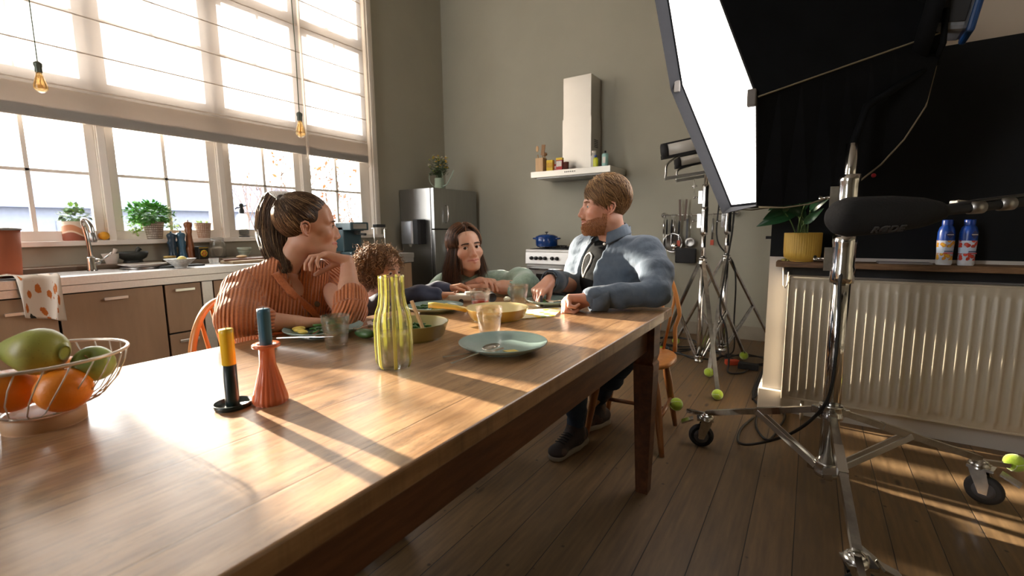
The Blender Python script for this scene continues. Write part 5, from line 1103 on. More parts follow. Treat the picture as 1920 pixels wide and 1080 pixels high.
# ================================================================ softbox
apx = Vector(ony(1742, 45, 2.28)); th_, ph_ = math.radians(205), math.radians(-18)
nrm = Vector((math.cos(ph_)*math.cos(th_), math.cos(ph_)*math.sin(th_), math.sin(ph_))); pc = Vector(ony(1738, 50, 2.25))+nrm*.6
def onpl(u, v):
    d = Vector(ray(u, v)); o = Vector(CAMP); return o+d*((pc-o).dot(nrm)/d.dot(nrm))
V1, V2, V3, V4 = onpl(1420, 180), onpl(1421, 384), onpl(1370, 389), onpl(1277, 160); cc = (V1+V4)/2
up_ = (Vector((0,0,1))-nrm*nrm.z).normalized(); 
V5 = V4+(onpl(1251, 2)-V4).normalized()*(V4-V3).length*.72; V0 = V1+(onpl(1353, 2)-V1).normalized()*(V2-V1).length*1.5
V6 = V5+(V0-V5)*.0+up_*.30+(V0-V5)*.28; V7 = V0+up_*.18+(V5-V0)*.25
ring = [V1, V2, V3, V4, V5, V6, V7, V0]; cen = sum(ring, Vector())/8
sbm = mat('softbox_black_fabric', (.0045,.005,.006), .85, var=.3, vs=6, bump=.15, bs=20, spec=.12); silver = mat('silver_lining', (.55,.54,.53), .5, .4, bump=.4, bs=30)
sb = thing('softbox', tuple(apx), 'large black octagonal softbox with a glowing white front', 'softbox'); R_ = [p-apx for p in ring]; cn = cen-apx
hub = [ (cn.normalized()*.0)+ (p-cn)*.13 + cn*.04 for p in R_]
EXP = (None, .80, .80, .95, .95, .95, .95, None)
EXP = (0, 1, 1, 1, 1, 1, 1, 0)   # ring order: V1 V2 V3 V4 V5 V6 V7 V0
def prf(i, t): return .13+.87*(t if EXP[i] == 0 else math.sin(t*PI/2)**.72)
body = MB(); vs = []; fs = []; n = 8; K = 8
for k in range(K+1):
    t_ = k/K; s_ = .13+(1-.13)*math.sin(t_*PI/2)**.95
    for i in range(n): vs.append(cn*t_+(R_[i]-cn)*prf(i, t_))
for k in range(K):
    for i in range(n): fs.append((k*n+i, k*n+(i+1)%n, (k+1)*n+(i+1)%n, (k+1)*n+i))
body.add(vs, fs, 0, False); body.build('black_shell', sbm, sb, solid=.004)
lip = MB(); off = nrm*.055; lo_ = [.006,.006,.03,.055,.055,.055,.03,.006]; lo_ = [.006,.008,.045,.055,.055,.055,.04,.006]; vs = [p+nrm*.0 for p in R_]+[p+nrm*l_+(p-cn)*.03*(l_/.055) for p, l_ in zip(R_, lo_)]
lip.add(vs, [(i, (i+1)%n, (i+1)%n+n, i+n) for i in range(n)]); lip.build('front_lip', mat('softbox_lip_fabric', (.018,.019,.023), .8, bump=.5, bs=14), sb, solid=.004)
em = NT('glowing_diffuser'); em.base((.9,.9,.9)); em.set(Roughness=.9); em.b.inputs['Emission Color'].default_value = (1,.95,.93,1); em.b.inputs['Emission Strength'].default_value = 2.0; em = em.m
df = MB(); dv = [cn-nrm*.008]+[cn-nrm*.008+(p-cn)*.985 for p in R_]; df.add(dv, [(0, i+1, (i+1)%n+1) for i in range(n)]); df.build('front_diffuser', em, sb, solid=.002)
for i in (0, 1, 2, 3):
    a = R_[i]; pts = [cn*(k/K)+(a-cn)*prf((1,2,3,4)[i] if False else i, k/K)*1.012 for k in range(K+1)]; MB().tube(pts, .0032, 6).build('seam_piping', mat('tan_piping', srgb(120,108,86), .8), sb)
for i in (0, 3): MB().box(R_[i]+nrm*.02, (.03,.03,.06)).build('corner_tab', mat('grey_tab', srgb(110,106,102), .8), sb, bevel=.004)
MB().lathe([(.11,-.02),(.135,-.02),(.135,.03),(.11,.03)], (0,0,0), 32, tuple(cn.normalized())).build('speed_ring', sbm, sb)
# lamp head behind the softbox
lh = thing('lamp_head', tuple(apx-cn.normalized()*.03), 'grey and blue studio lamp head mounted behind the softbox', 'studio light'); ax = -cn.normalized(); sd = ax.cross(Vector((0,0,1))).normalized(); upv = sd.cross(ax)
lampm = mat('grey_lamp_body', srgb(120,122,126), .5, .3, var=.2, vs=30); lampb = mat('blue_lamp_trim', srgb(20,60,110), .4)
Rm = Matrix((sd, ax, upv)).transposed(); MB().box(ax*.02+upv*.03, (.13,.11,.15), Rm).build('lamp_body', lampm, lh, bevel=.015); MB().box(ax*.08+upv*.03, (.15,.022,.17), Rm).build('rear_rim', lampb, lh, bevel=.008)
for q in (-1,1): MB().box(ax*.02+sd*q*.07+upv*.03, (.005,.08,.10), Rm).build('side_plate', matblack, lh, bevel=.003)
MB().tube([sd*.08+upv*.02, sd*.08-upv*.09+ax*.02, -upv*.13+ax*.02, -sd*.08-upv*.09+ax*.02, -sd*.08+upv*.02], .009, 10).build('yoke', sbm, lh)
MB().tube([Vector((.106,2.10,1.36))-lh.location, Vector((.14,2.13,1.5))-lh.location, -upv*.13+ax*.02], .013, 12).build('spigot', sbm, lh)
# ================================================================ boom microphone
bmz = 1.30; A_ = Vector(dep(1575, 408, bmz)); B_ = Vector(dep(1770, 396, bmz-.02)); E_ = Vector(dep(2150, 352, bmz-.05)); bm = thing('boom_microphone', tuple(A_), 'black boom microphone in a foam windshield entering from the right', 'microphone')
d1 = (B_-A_); foam = mat('black_foam', (.007,.007,.008), .95, bump=.4, bs=160); n_ = d1.normalized()
MB().tube([n_*-.034, n_*-.026, n_*-.010, n_*.02, d1*.5, d1*.78, d1*.95, d1], [.008,.030,.046,.056,.052,.042,.028,.020], 24).build('foam_windshield', foam, bm)
E2 = E_-A_; MB().tube([d1*.95, d1*1.0, E2], [.016,.013,.013], 14).build('boom_pole', matblack, bm)
MB().tube([d1*.97+Vector((0,0,.010)), d1*1.3+Vector((0,0,.022)), E2+Vector((0,0,.02))], .006, 8).build('pole_cable', black, bm)
for t_ in (.30,.55): MB().tube([d1*.95+(E2-d1)*t_*.6+n_*-.015, d1*.95+(E2-d1)*t_*.6+n_*.02], .018, 14).build('locking_ring', dullmetal, bm)
cl_ = Vector(dep(1803, 380, bmz))-A_; MB().box(cl_, (.045,.03,.012), (0,.1,.5)).build('shock_mount', wsteel, bm, bevel=.003)
# lettering on the windshield
toC = (Vector(CAMP)-(A_+d1*.33)).normalized(); xx = n_; up_t = toC.cross(xx).normalized(); toC2 = xx.cross(up_t); nt = (toC2*.70-up_t*.71).normalized(); yt = nt.cross(xx).normalized(); Rt = Matrix((xx, yt, nt)).transposed()
textmesh('lettering', 'RØDE', .032, mat('grey_print', srgb(70,70,72), .7), bm, d1*.37+nt*.0565, Rt, .0015, bold=.0007)
# ================================================================ chairs
pine = mat('honey_pine', srgb(196,128,66), .32, var=.14, vs=5, aniso=(8,8,1)); pined = mat('darker_pine', srgb(140,88,48), .35, var=.15, vs=5, aniso=(8,8,1))
def windsor(loc, rz, label, hb=.50):
    c = thing('windsor_chair', loc, label, 'chair', rz=rz); sz = .43
    s = MB(); n = 40; top = []; 
    def sup(k): a = 2*PI*k/n; x = .205*(abs(math.cos(a))**.75)*(1 if math.cos(a) > 0 else -1); y = .20*(abs(math.sin(a))**.8)*(1 if math.sin(a) > 0 else -1); return x*(1-.06*y/.2), y
    rows_ = [(.90,sz-.032),(1,sz-.024),(1.0,sz-.006),(.97,sz),(.6,sz-.008),(.25,sz-.010)]; vs = []; fs = []
    for k_, z in rows_: vs += [(sup(k)[0]*k_, sup(k)[1]*k_, z) for k in range(n)]
    for j in range(len(rows_)-1): fs += [(j*n+k, j*n+(k+1)%n, (j+1)*n+(k+1)%n, (j+1)*n+k) for k in range(n)]
    fs += [tuple(range(n))[::-1], tuple(len(vs)-n+k for k in range(n))]; s.add(vs, fs, 0, True).build('seat', pine, c)
    # back is at -y, chair faces +y
    bow = [( .175*math.cos(a)*(1.0 if abs(math.cos(a))>.0 else 1), -.165-.10*max(0,math.sin(a)), sz-.01+hb*math.sin(a)) for a in [PI*i/24 for i in range(25)]]
    bow = [(x*(1.18 if 2<i<22 else 1.02), y, z) for i, (x, y, z) in enumerate(bow)]
    b = MB()
    P = spline(bow, 2)
    b.sweep(P, .020, .026, (0,1,0)); b.build('bow', pine, c)
    for k in range(-3, 4):
        x = k*.047; xt = x*1.12; t_ = max(0, 1-(xt/.205)**2)**.5; MB().tube([(x*.85,-.165,sz-.005),(xt,-.165-.05,sz+.25*hb/.5),(xt,-.165-.10*t_,sz-.012+hb*t_)], [.007,.008,.006], 8).build('spindle', pine, c)
    tips = []
    for sx in (-1,1):
        for sy in (-1,1):
            t0 = Vector((sx*.13, sy*.13, sz-.02)); b0 = Vector((sx*.19, sy*.195, 0)); tips.append((sx, sy, t0, b0)); ps = [t0.lerp(b0, k/8) for k in range(9)]
            MB().tube(ps, [.013,.016,.020,.021,.019,.018,.016,.014,.012], 12).build('leg', pined, c)
    g = {(a, b_): (t0.lerp(b0, .6)) for a, b_, t0, b0 in tips}
    for sx in (-1,1): MB().tube([g[(sx,-1)], (g[(sx,-1)]+g[(sx,1)])/2, g[(sx,1)]], [.008,.013,.008], 10).build('stretcher', pined, c)
    MB().tube([(g[(-1,-1)]+g[(-1,1)])/2, (g[(1,-1)]+g[(1,1)])/2], .011, 10).build('stretcher', pined, c)
    return c
windsor((-.735, 2.275, 0), PI+.08, 'honey coloured bow-back wooden chair carrying the bearded man', .50)
windsor((-1.66, .93, 0), -PI/2+.25, 'wooden bow-back chair carrying the girl in the orange cardigan', .40)
windsor((-1.62, 1.56, 0), -PI/2, 'wooden bow-back chair carrying the curly haired child', .40)
# ================================================================ body modelling: smooth unions meshed as one surface
A3 = lambda *a: np.array(a, float)
def nz(v): v = np.asarray(v, float); return v/np.linalg.norm(v)
class Field:
    def __init__(s): s.p = []
    def cap(s, a, b, ra, rb=None, k=.01, sub=False, t=0): s.p.append(('c', A3(*a), A3(*b), ra, ra if rb is None else rb, k, sub, t)); return s
    def chain(s, pts, rs, k=.01, t=0):
        for i in range(len(pts)-1): s.cap(pts[i], pts[i+1], rs[i], rs[i+1], k, t=t)
        return s
    def ell(s, c, r, k=.01, sub=False, R=None, t=0): s.p.append(('e', A3(*c), A3(*r), R, None, k, sub, t)); return s
    def half(s, c, n, k=.004): s.p.append(('h', A3(*c), nz(n), None, None, k, True, 0)); return s   # cut away the side n points to
    @staticmethod
    def dist(q, P):
        if q[0] == 'c':
            a, b = q[1], q[2]; ba = b-a; L = ba.dot(ba)+1e-12; w = P-a; h = np.clip(w@ba/L, 0, 1)
            return np.linalg.norm(w-h[..., None]*ba, axis=-1)-(q[3]+(q[4]-q[3])*h)
        if q[0] == 'e':
            w = P-q[1]
            if q[3] is not None: w = w@q[3]
            k0 = np.linalg.norm(w/q[2], axis=-1); k1 = np.linalg.norm(w/(q[2]**2), axis=-1)+1e-9; return k0*(k0-1)/k1
        return -((P-q[1])@q[2])
    def bbox(s, q):
        if q[0] == 'c': r = max(q[3], q[4]); return np.minimum(q[1], q[2])-r, np.maximum(q[1], q[2])+r
        if q[0] == 'e': r = max(q[2]) if q[3] is not None else q[2]; return q[1]-r, q[1]+r
        return None
    def mesh(s, res, disp=None):
        bs = [s.bbox(q) for q in s.p if not q[6]]; lo = np.min([b[0] for b in bs], 0)-.02-3*res; hi = np.max([b[1] for b in bs], 0)+.02+3*res
        n = np.ceil((hi-lo)/res).astype(int)+1; F = np.full(n, 1.0, np.float32); ax = [lo[i]+res*np.arange(n[i]) for i in range(3)]
        for q in s.p:
            b = s.bbox(q); k = q[5]
            if b is None: i0 = np.zeros(3, int); i1 = n
            else:
                m = k+3*res; i0 = np.clip(np.floor((b[0]-m-lo)/res).astype(int), 0, n); i1 = np.clip(np.ceil((b[1]+m-lo)/res).astype(int)+1, 0, n)
            if (i1 <= i0).any(): continue
            G = np.stack(np.meshgrid(*[ax[i][i0[i]:i1[i]] for i in range(3)], indexing='ij'), -1); d = s.dist(q, G); sl = tuple(slice(i0[i], i1[i]) for i in range(3)); f = F[sl]
            if q[6]: d = -d; h = np.maximum(k-np.abs(f-d), 0)/k; F[sl] = np.maximum(f, d)+h*h*k/4
            else: h = np.maximum(k-np.abs(f-d), 0)/k; F[sl] = np.minimum(f, d)-h*h*k/4
        if disp is not None:
            near = np.argwhere(np.abs(F) < .03); P = lo+near*res; F[tuple(near.T)] += disp(P).astype(np.float32)
        return surfnet(F, lo, res)
    def tags(s, V_, cond):
        out = np.zeros(len(V_)); 
        for q in s.p:
            if q[7] and not q[6]: d = s.dist(q, V_); out = np.maximum(out, q[7]*np.clip(1-np.maximum(d, 0)/.004, 0, 1))
        return out
def surfnet(F, lo, res):
    I = F < 0; n = F.shape; c = (n[0]-1, n[1]-1, n[2]-1)
    cnt = np.zeros(c, np.int8)
    for dx in (0,1):
        for dy in (0,1):
            for dz in (0,1): cnt += I[dx:dx+c[0], dy:dy+c[1], dz:dz+c[2]]
    act = np.argwhere((cnt > 0) & (cnt < 8)); idx = -np.ones(c, np.int64); idx[tuple(act.T)] = np.arange(len(act))
    S = np.zeros((len(act), 3)); W = np.zeros(len(act)); cor = [(x, y, z) for x in (0,1) for y in (0,1) for z in (0,1)]
    for a in cor:
        for ax in range(3):
            if a[ax]: continue
            b = list(a); b[ax] = 1; fa = F[act[:,0]+a[0], act[:,1]+a[1], act[:,2]+a[2]]; fb = F[act[:,0]+b[0], act[:,1]+b[1], act[:,2]+b[2]]
            m = (fa < 0) != (fb < 0); t = np.where(m, fa/(fa-fb+1e-12), 0); p = np.tile(np.array(a, float), (len(act), 1)); p[:, ax] += t; S += p*m[:, None]; W += m
    Vt = lo+(act+S/W[:, None])*res; faces = []
    for ax in range(3):
        o = [0,0,0]; o[ax] = 1; sl0 = tuple(slice(1, n[i]-1) if i != ax else slice(0, n[i]-1) for i in range(3)); A = I[sl0]
        sl1 = tuple(slice(1, n[i]-1) if i != ax else slice(1, n[i]) for i in range(3)); B = I[sl1]
        e = np.argwhere(A != B); 
        if not len(e): continue
        e = e+np.array([1 if i != ax else 0 for i in range(3)]); inside = I[tuple(e.T)]; u, v = [(1,2),(2,0),(0,1)][ax]
        def cell(du, dv): q = e.copy(); q[:, u] -= du; q[:, v] -= dv; return idx[tuple(q.T)]
        q = np.stack([cell(1,1), cell(0,1), cell(0,0), cell(1,0)], 1); q[~inside] = q[~inside][:, ::-1]; faces.append(q)
    return Vt, np.concatenate(faces)
def np_mesh(name, chunks, m, parent=None, attrs=None, smooth=True, label=None, kind=None):
    vs = np.concatenate([c[0] for c in chunks]); off = 0; fs = []
    for c in chunks: fs.append(c[1]+off); off += len(c[0])
    fs = np.concatenate(fs); me = bpy.data.meshes.new(name); k = fs.shape[1]
    me.vertices.add(len(vs)); me.vertices.foreach_set('co', vs.astype(np.float32).ravel()); me.loops.add(fs.size); me.loops.foreach_set('vertex_index', fs.astype(np.int32).ravel())
    me.polygons.add(len(fs)); me.polygons.foreach_set('loop_start', np.arange(0, fs.size, k, dtype=np.int32)); me.polygons.foreach_set('loop_total', np.full(len(fs), k, np.int32)); me.polygons.foreach_set('use_smooth', np.full(len(fs), smooth)); me.update(calc_edges=True)
    for x in (m if isinstance(m, (list, tuple)) else [m]): me.materials.append(x)
    for an, av in (attrs or {}).items():
        if av.ndim == 1: at = me.attributes.new(an, 'FLOAT', 'POINT'); at.data.foreach_set('value', av.astype(np.float32))
        else: at = me.attributes.new(an, 'FLOAT_VECTOR', 'POINT'); at.data.foreach_set('vector', av.astype(np.float32).ravel())
    me.validate(); o = bpy.data.objects.new(name, me); COL.objects.link(o)
    if parent is not None: o.parent = parent
    tag(o, label, None, None, kind); return o
def strands(name, S, r, m, parent, h=None, seg=3):
    # S: (n, k, 3) world points
    S = np.asarray(S); n, k, _ = S.shape; T = np.gradient(S, axis=1); T /= np.linalg.norm(T, axis=2, keepdims=True)+1e-9
    ref = np.tile(A3(.31,.2,.93), (n, k, 1)); U = np.cross(T, ref); U /= np.linalg.norm(U, axis=2, keepdims=True)+1e-9; W = np.cross(T, U); tp = np.interp(np.linspace(0,1,k), [0,.1,.7,1], [.7,1,.9,.15])[None, :, None]
    r = np.asarray(r).reshape(-1, 1, 1)*tp; V_ = np.stack([S+(U*math.cos(2*PI*j/seg)+W*math.sin(2*PI*j/seg))*r for j in range(seg)], 2).reshape(-1, 3)
    base = (np.arange(n)[:, None]*k+np.arange(k-1)[None])*seg; base = base.reshape(-1)
    f = np.concatenate([np.stack([base+j, base+(j+1)%seg, base+seg+(j+1)%seg, base+seg+j], 1) for j in range(seg)])
    h = np.random.default_rng(1).random(n) if h is None else h; return np_mesh(name, [(V_, f)], m, parent, {'h': np.repeat(h, k*seg)})
def hair_mat(name, stops, rough=.38):
    t = NT(name); a = t.new('ShaderNodeAttribute'); a.attribute_name = 'h'; t.base(t.ramp(a.outputs['Fac'], stops)); t.set(Roughness=rough); t.b.inputs['Specular IOR Level'].default_value = .35; return t.m
def skin_mat(name, base, red, lip, beard=None):
    t = NT(name); v = t.coord(); a = t.new('ShaderNodeAttribute'); a.attribute_name = 'tint'; n1 = t.noise(v, 14, 4); col = t.mix(t.ramp(n1, [(.35, 0), (.7, .45)]), base, red)
    b = t.new('ShaderNodeAttribute'); b.attribute_name = 'blush'; col = t.mix(t.math('MULTIPLY', b.outputs['Fac'], .55), col, red); col = t.mix(a.outputs['Fac'], col, lip)
    t.base(col); t.set(Roughness=.48); t.b.inputs['Subsurface Weight'].default_value = .12; t.b.inputs['Subsurface Radius'].default_value = (.010,.004,.002); t.b.inputs['Subsurface Scale'].default_value = 1; t.bump(t.noise(v, 320, 2), .08, .001); return t.m
def rot_from(fwd, roll=0, pitch=0):
    # columns: local x (right), y (face forward), z (up)
    f = nz(fwd); up = A3(0,0,1); r = nz(np.cross(f, up)); u = np.cross(r, f); R = np.stack([r, f, u], 1); c, s_ = math.cos(roll), math.sin(roll)
    return R@np.array([[c,0,s_],[0,1,0],[-s_,0,c]])
def head(C, R, s, neck, g='m', nr=.056, smile=0):
    """C centre, R rotation, s scale; neck = world point of the neck base. returns verts, faces, tint, blush"""
    F = Field(); N = (A3(*neck)-A3(*C))@R/s; m = g == 'm'; c_ = g == 'c'
    F.ell((0,-.020,.038), (.072,.090,.080), .01); F.ell((0,.022,-.012), (.062,.066,.082), .02)
    jw = .050 if m else .037; jz = -.072 if m else -.070
    F.cap((jw,-.006,jz+.012), (.018,.066,-.100), .020 if m else .017, .015, .03); F.cap((-jw,-.006,jz+.012), (-.018,.066,-.100), .020 if m else .017, .015, .03)
    F.ell((0,.032,-.078), (.044,.050,.032), .03); F.ell((0,.076,-.100), (.019 if m else .015,.015,.015), .018)
    for x in (-1,1):
        F.ell((x*.042,.056,-.028), (.024,.024,.021), .025); F.cap((x*.012,.082,.020), (x*.046,.064,.018), .0095 if m else .007, .007, .015)
        F.ell((x*.031,.090,-.001), (.0165,.0135,.0105), .012, sub=True)
    F.ell((0,.050,.045), (.052,.030,.036), .03)
    nl = .0175 if m else (.009 if c_ else .0135)
    F.cap((0,.081,.014), (0,.092+nl*.5,-.012), .0070 if m else .0052, .0068 if m else .0055, .012); F.cap((0,.092+nl*.5,-.012), (0,.091+nl,-.034), .0070, .0080, .008); F.ell((0,.090+nl,-.037), (.0095,.0095,.0085), .008)
    for x in (-1,1): F.ell((x*.0115,.088+nl*.45,-.042), (.0072,.0095,.0068), .006); F.ell((x*.0060,.092+nl*.55,-.0475), (.0032,.0052,.0032), .003, sub=True)
    F.cap((0,.078,.008), (0,.090,-.036), .0095, .0125, .012)
    # muzzle and lips
    F.ell((0,.072,-.070), (.028,.024,.024), .02); w = (.024 if m else .0255)+.004*smile; cz = -.0665+.004*smile
    F.cap((-w,.081,cz), (-.007,.0955,-.0635), .0032, .0048, .004, t=1); F.cap((w,.081,cz), (.007,.0955,-.0635), .0032, .0048, .004, t=1); F.cap((-.007,.0955,-.0635), (.007,.0955,-.0635), .0046, None, .004, t=1)
    F.cap((-w*.85,.082,cz-.004), (0,.0945,-.0745), .0035, .0062, .005, t=1); F.cap((w*.85,.082,cz-.004), (0,.0945,-.0745), .0035, .0062, .005, t=1)
    F.cap((-w-.002,.086,cz), (0,.1035,-.0690), .0016, .0020, .002, sub=True); F.cap((w+.002,.086,cz), (0,.1035,-.0690), .0016, .0020, .002, sub=True)
    # eyelids
    for x in (-1,1): F.ell((x*.0315,.0715,-.001), (.0145,.0138,.0138), .004); F.ell((x*.0318,.0835,-.0010), (.0118,.012,.0060 if not m else .0046), .002, sub=True)
    # ears
    for x in (-1,1):
        e = lambda yy, zz, o=0.0: (x*(.0755+o-.30*yy), -.012+yy, -.008+zz)
        hx_ = [e(.010,-.004,.002), e(.012,.010,.003), e(.006,.021,.004), e(-.004,.025,.005), e(-.014,.019,.006), e(-.017,.006,.006), e(-.013,-.009,.005), e(-.006,-.020,.003), e(.003,-.025,.001)]
        F.chain(hx_, [.0028,.003,.0033,.0033,.0033,.003,.003,.0042,.0042], .003); F.cap(e(-.004,.008,-.002), e(-.002,-.012,-.002), .009, .007, .004); F.cap(e(.009,-.006,.002), e(.007,-.014,.002), .0035, .0035, .003); F.ell(e(.001,-.003,.006), (.005,.0055,.008), .002, sub=True)
    F.cap((0,-.022,-.055), tuple(N), nr/s*1.0, nr/s*1.08, .028)
    if False: F.ell((0,.012,-.135), (.010,.016,.014), .015)
    Vt, f = F.mesh(.0022); tint = F.tags(Vt, None)*.85; bl = np.zeros(len(Vt))
    for c, rr in (((.045,.07,-.03),.026),((-.045,.07,-.03),.026),((0,.108,-.036),.016),((.080,-.01,-.01),.03),((-.080,-.01,-.01),.03)): bl = np.maximum(bl, np.exp(-np.sum((Vt-A3(*c))**2, 1)/rr**2))
    return (A3(*C)+(Vt*s)@R.T, f, tint, bl)
def eyes(parent, C, R, s, iris, look=(0,0)):
    for x in (-1,1):
        c = A3(x*.0315,.0712,-.001); r = .0131; n = 24; pr = [(0,-1)]+[(math.sin(PI*i/14), -math.cos(PI*i/14)) for i in range(1,14)]+[(0,1)]; b = MB(); d = nz(A3(look[0], 1, look[1])); q = Vector((0,0,1)).rotation_difference(Vector(d)).to_matrix()
        t = MB().lathe(pr, n=n); W = []; 
        for v in t.v: w = np.array(q @ Vector(v)); W.append(tuple(A3(*C)+R@((c+w*r)*s)))
        mi = [0 if max(t.v[i][2] for i in f) < .90 else (1 if max(t.v[i][2] for i in f) < .985 else 2) for f in t.f]
        b.add(W, t.f, 0, True); b.mi = mi; b.build('eye', [EYEW, iris, PUP], parent)
def hand(F, W, d, pn, side, s=1.0, curl=((.3,.4,.3),)*4, spread=.0, thumb=(.6,.75,.35,.3,.3), k=.0045):
    """wrist W, direction d to the knuckles, palm normal pn, side=+1/-1: thumb lies on side*(d x pn)"""
    W = A3(*W); d = nz(d); pn = A3(*pn); pn = nz(pn-d*pn.dot(d)); t = np.cross(d, pn)*side
    offs = (.029,.0095,-.0100,-.0285); ml = (.086,.088,.084,.077); L = ((.044,.027,.021),(.049,.031,.022),(.045,.029,.021),(.035,.021,.019)); rd = (.0098,.0100,.0094,.0083)
    for i in range(4):
        M = W+(d*ml[i]+t*offs[i])*s; F.cap(W+(d*.004+t*offs[i]*.55)*s, M, .0165*s, .0125*s, .012*s)
    F.cap(W+(d*.018+t*.016+pn*.008)*s, W+(d*.055+t*.024+pn*.008)*s, .016*s, .012*s, .012*s); F.cap(W+(d*.02-t*.018+pn*.006)*s, W+(d*.06-t*.022+pn*.006)*s, .013*s, .010*s, .010*s)
    for i in range(4):
        p = W+(d*ml[i]+t*offs[i])*s; a = 0; sp = spread*(1.5-i); dd = nz(d+t*sp)
        for j in range(3):
            a += curl[i][j]; v = dd*math.cos(a)+pn*math.sin(a); q = p+v*L[i][j]*s; F.cap(p, q, rd[i]*s*(1-.1*j), rd[i]*s*(.9-.1*j), (.008 if j == 0 else .003)*s); p = q
    ts, td, tp, c1, c2 = thumb; p = W+(d*.022+t*.018+pn*.006)*s; v = nz(t*ts+d*td+pn*tp); q = p+v*.046*s; F.cap(p, q, .0145*s, .0115*s, .010*s)
    for L_, c in ((.034,c1),(.028,c2)):
        v = nz(v+(-t*.55+pn*.5+d*.35)*c); r = q+v*L_*s; F.cap(q, r, .0108*s, .0090*s, .003*s); q = r
    return F
def folds(amp, seed=0, sc=(18,18,30)):
    g = np.random.default_rng(seed); K = [(g.normal(size=3)*np.array(sc)*f, g.uniform(0, 6.28), 1/f**.7) for f in (.5,.8,1.2,1.8,2.6) for _ in range(3)]
    def fn(P):
        o = 0; w = P+.012*np.sin(P[:, [1,2,0]]*25)
        for kv, ph, am in K: o = o+am*(1-np.abs(np.sin(w@kv+ph))*1.6)
        return o*amp/6
    return fn
def ribs(Vt, axes):
    """coordinate across the nearest limb axis, seen square from the table side"""
    best = np.full(len(Vt), 1e9); out = np.zeros(len(Vt)); side = A3(.84,-.55,.0)
    for a, b, r, ref in axes:
        a, b = A3(*a), A3(*b); u = nz(b-a); w = Vt-a; h = np.clip(w@u, 0, np.linalg.norm(b-a)); q = w-h[:, None]*u; d = np.linalg.norm(q, axis=1)-r
        e1 = nz(np.cross(u, side)); v = w@e1; m = d < best; best = np.where(m, d, best); out = np.where(m, np.arcsin(np.clip(v/(r*1.35), -.98, .98))*r*1.35, out)
    return out
from mathutils.bvhtree import BVHTree
class Caster:
    def __init__(s, o):
        l = np.array(o.parent.location if o.parent else (0,0,0)); me = o.data; s.b = BVHTree.FromPolygons([tuple(np.array(v.co)+l) for v in me.vertices], [tuple(p.vertices) for p in me.polygons])
    def hit(s, u, v):
        h = s.b.ray_cast(Vector(CAMP), Vector(nz(ray(u, v)))); return None if h[0] is None else (np.array(h[0]), np.array(h[1]))
EYEW = mat('eye_white', srgb(226,216,208), .2, var=.02); PUP = mat('pupil', (.004,.004,.004), .1)
iris_b = mat('brown_iris', srgb(70,44,28), .15); iris_l = mat('grey_blue_iris', srgb(90,110,120), .15)
SKW = skin_mat('warm_skin', srgb(200,156,130), srgb(190,126,100), srgb(172,98,88)); SKM = skin_mat('ruddy_skin', srgb(202,156,132), srgb(192,116,92), srgb(168,100,88))
def ell_project(P, c, r):
    w = (P-c)/r; return c+w/np.linalg.norm(w, axis=-1, keepdims=True)*r
def flow_strands(starts, c, r, flow, steps, step, lift=None, seed=0, jit=.004):
    g = np.random.default_rng(seed); P = starts.copy(); out = [P.copy()]; n = len(P); J = g.normal(size=(n,3))*.18; off = 1+g.random((n,1))*.05
    for k in range(steps):
        d = flow(P, k)+J; nn = (P-c)/r**2; nn /= np.linalg.norm(nn, axis=1, keepdims=True); d = d-nn*np.sum(d*nn, 1, keepdims=True); d /= np.linalg.norm(d, axis=1, keepdims=True)+1e-9
        P = P+d*step*(.9+.2*g.random((n,1))); P = ell_project(P, c, r)*1.0; P = c+(P-c)*1.0; out.append(c+(P-c)*off)
    return np.stack(out, 1)
def person(name_loc, label): return thing('person', name_loc, label, 'person')
def local(parent, chunks):
    o = np.array(parent.location); return [(c[0]-o, c[1]) for c in chunks]
def put(name, parent, F, res, m, disp=None, attrs=None, gp=None):
    Vt, f = F.mesh(res, disp); at = attrs(Vt) if attrs else None; return np_mesh(name, [(Vt-np.array((gp or parent).location), f)], m, parent, at)
def body_mesh(P, hd, fields, m):
    ch = [(hd[0], hd[1])]; tint = [hd[2]]; bl = [hd[3]]
    for F, res in fields:
        v, f = F.mesh(res); ch.append((v, f)); tint.append(np.zeros(len(v))); bl.append(np.full(len(v), .25))
    return np_mesh('body', local(P, ch), m, P, {'tint': np.concatenate(tint), 'blush': np.concatenate(bl)})
def brow(parent, C, R, s, m, w=.0026, z=.0185, arch=.004, n=110, gp=None):
    g = np.random.default_rng(3); S = []
    for x in (-1,1):
        for i in range(n):
            t_ = g.random(); p = A3(x*(.013+.034*t_), .0935-.016*t_**1.6, z+arch*math.sin(t_*2.2)-.004*t_+g.normal()*w*.5); d = nz(A3(x*.9,-.25,.35-.5*t_))*.007; S.append([p+d*k/3+A3(0,.0010*math.sin(k),0) for k in range(4)])
    S = A3(*C)+(np.array(S)*s)@R.T-np.array(gp.location); return strands('eyebrow', S, .0009*s, m, parent)
def lashes(parent, C, R, s, gp):
    b = MB()
    for x in (-1,1):
        pts = [A3(x*(.0318+.0125*math.cos(a)), .0835+.0035*math.sin(a)-.0030*abs(math.cos(a)), -.0005+.0066*math.sin(a)) for a in [PI*i/8 for i in range(9)]]
        b.tube([tuple(A3(*C)+R@(q*s)-np.array(gp.location)) for q in pts], [.0005]+[.0011]*7+[.0005], 6)
    b.build('eyelashes', matblack, parent)
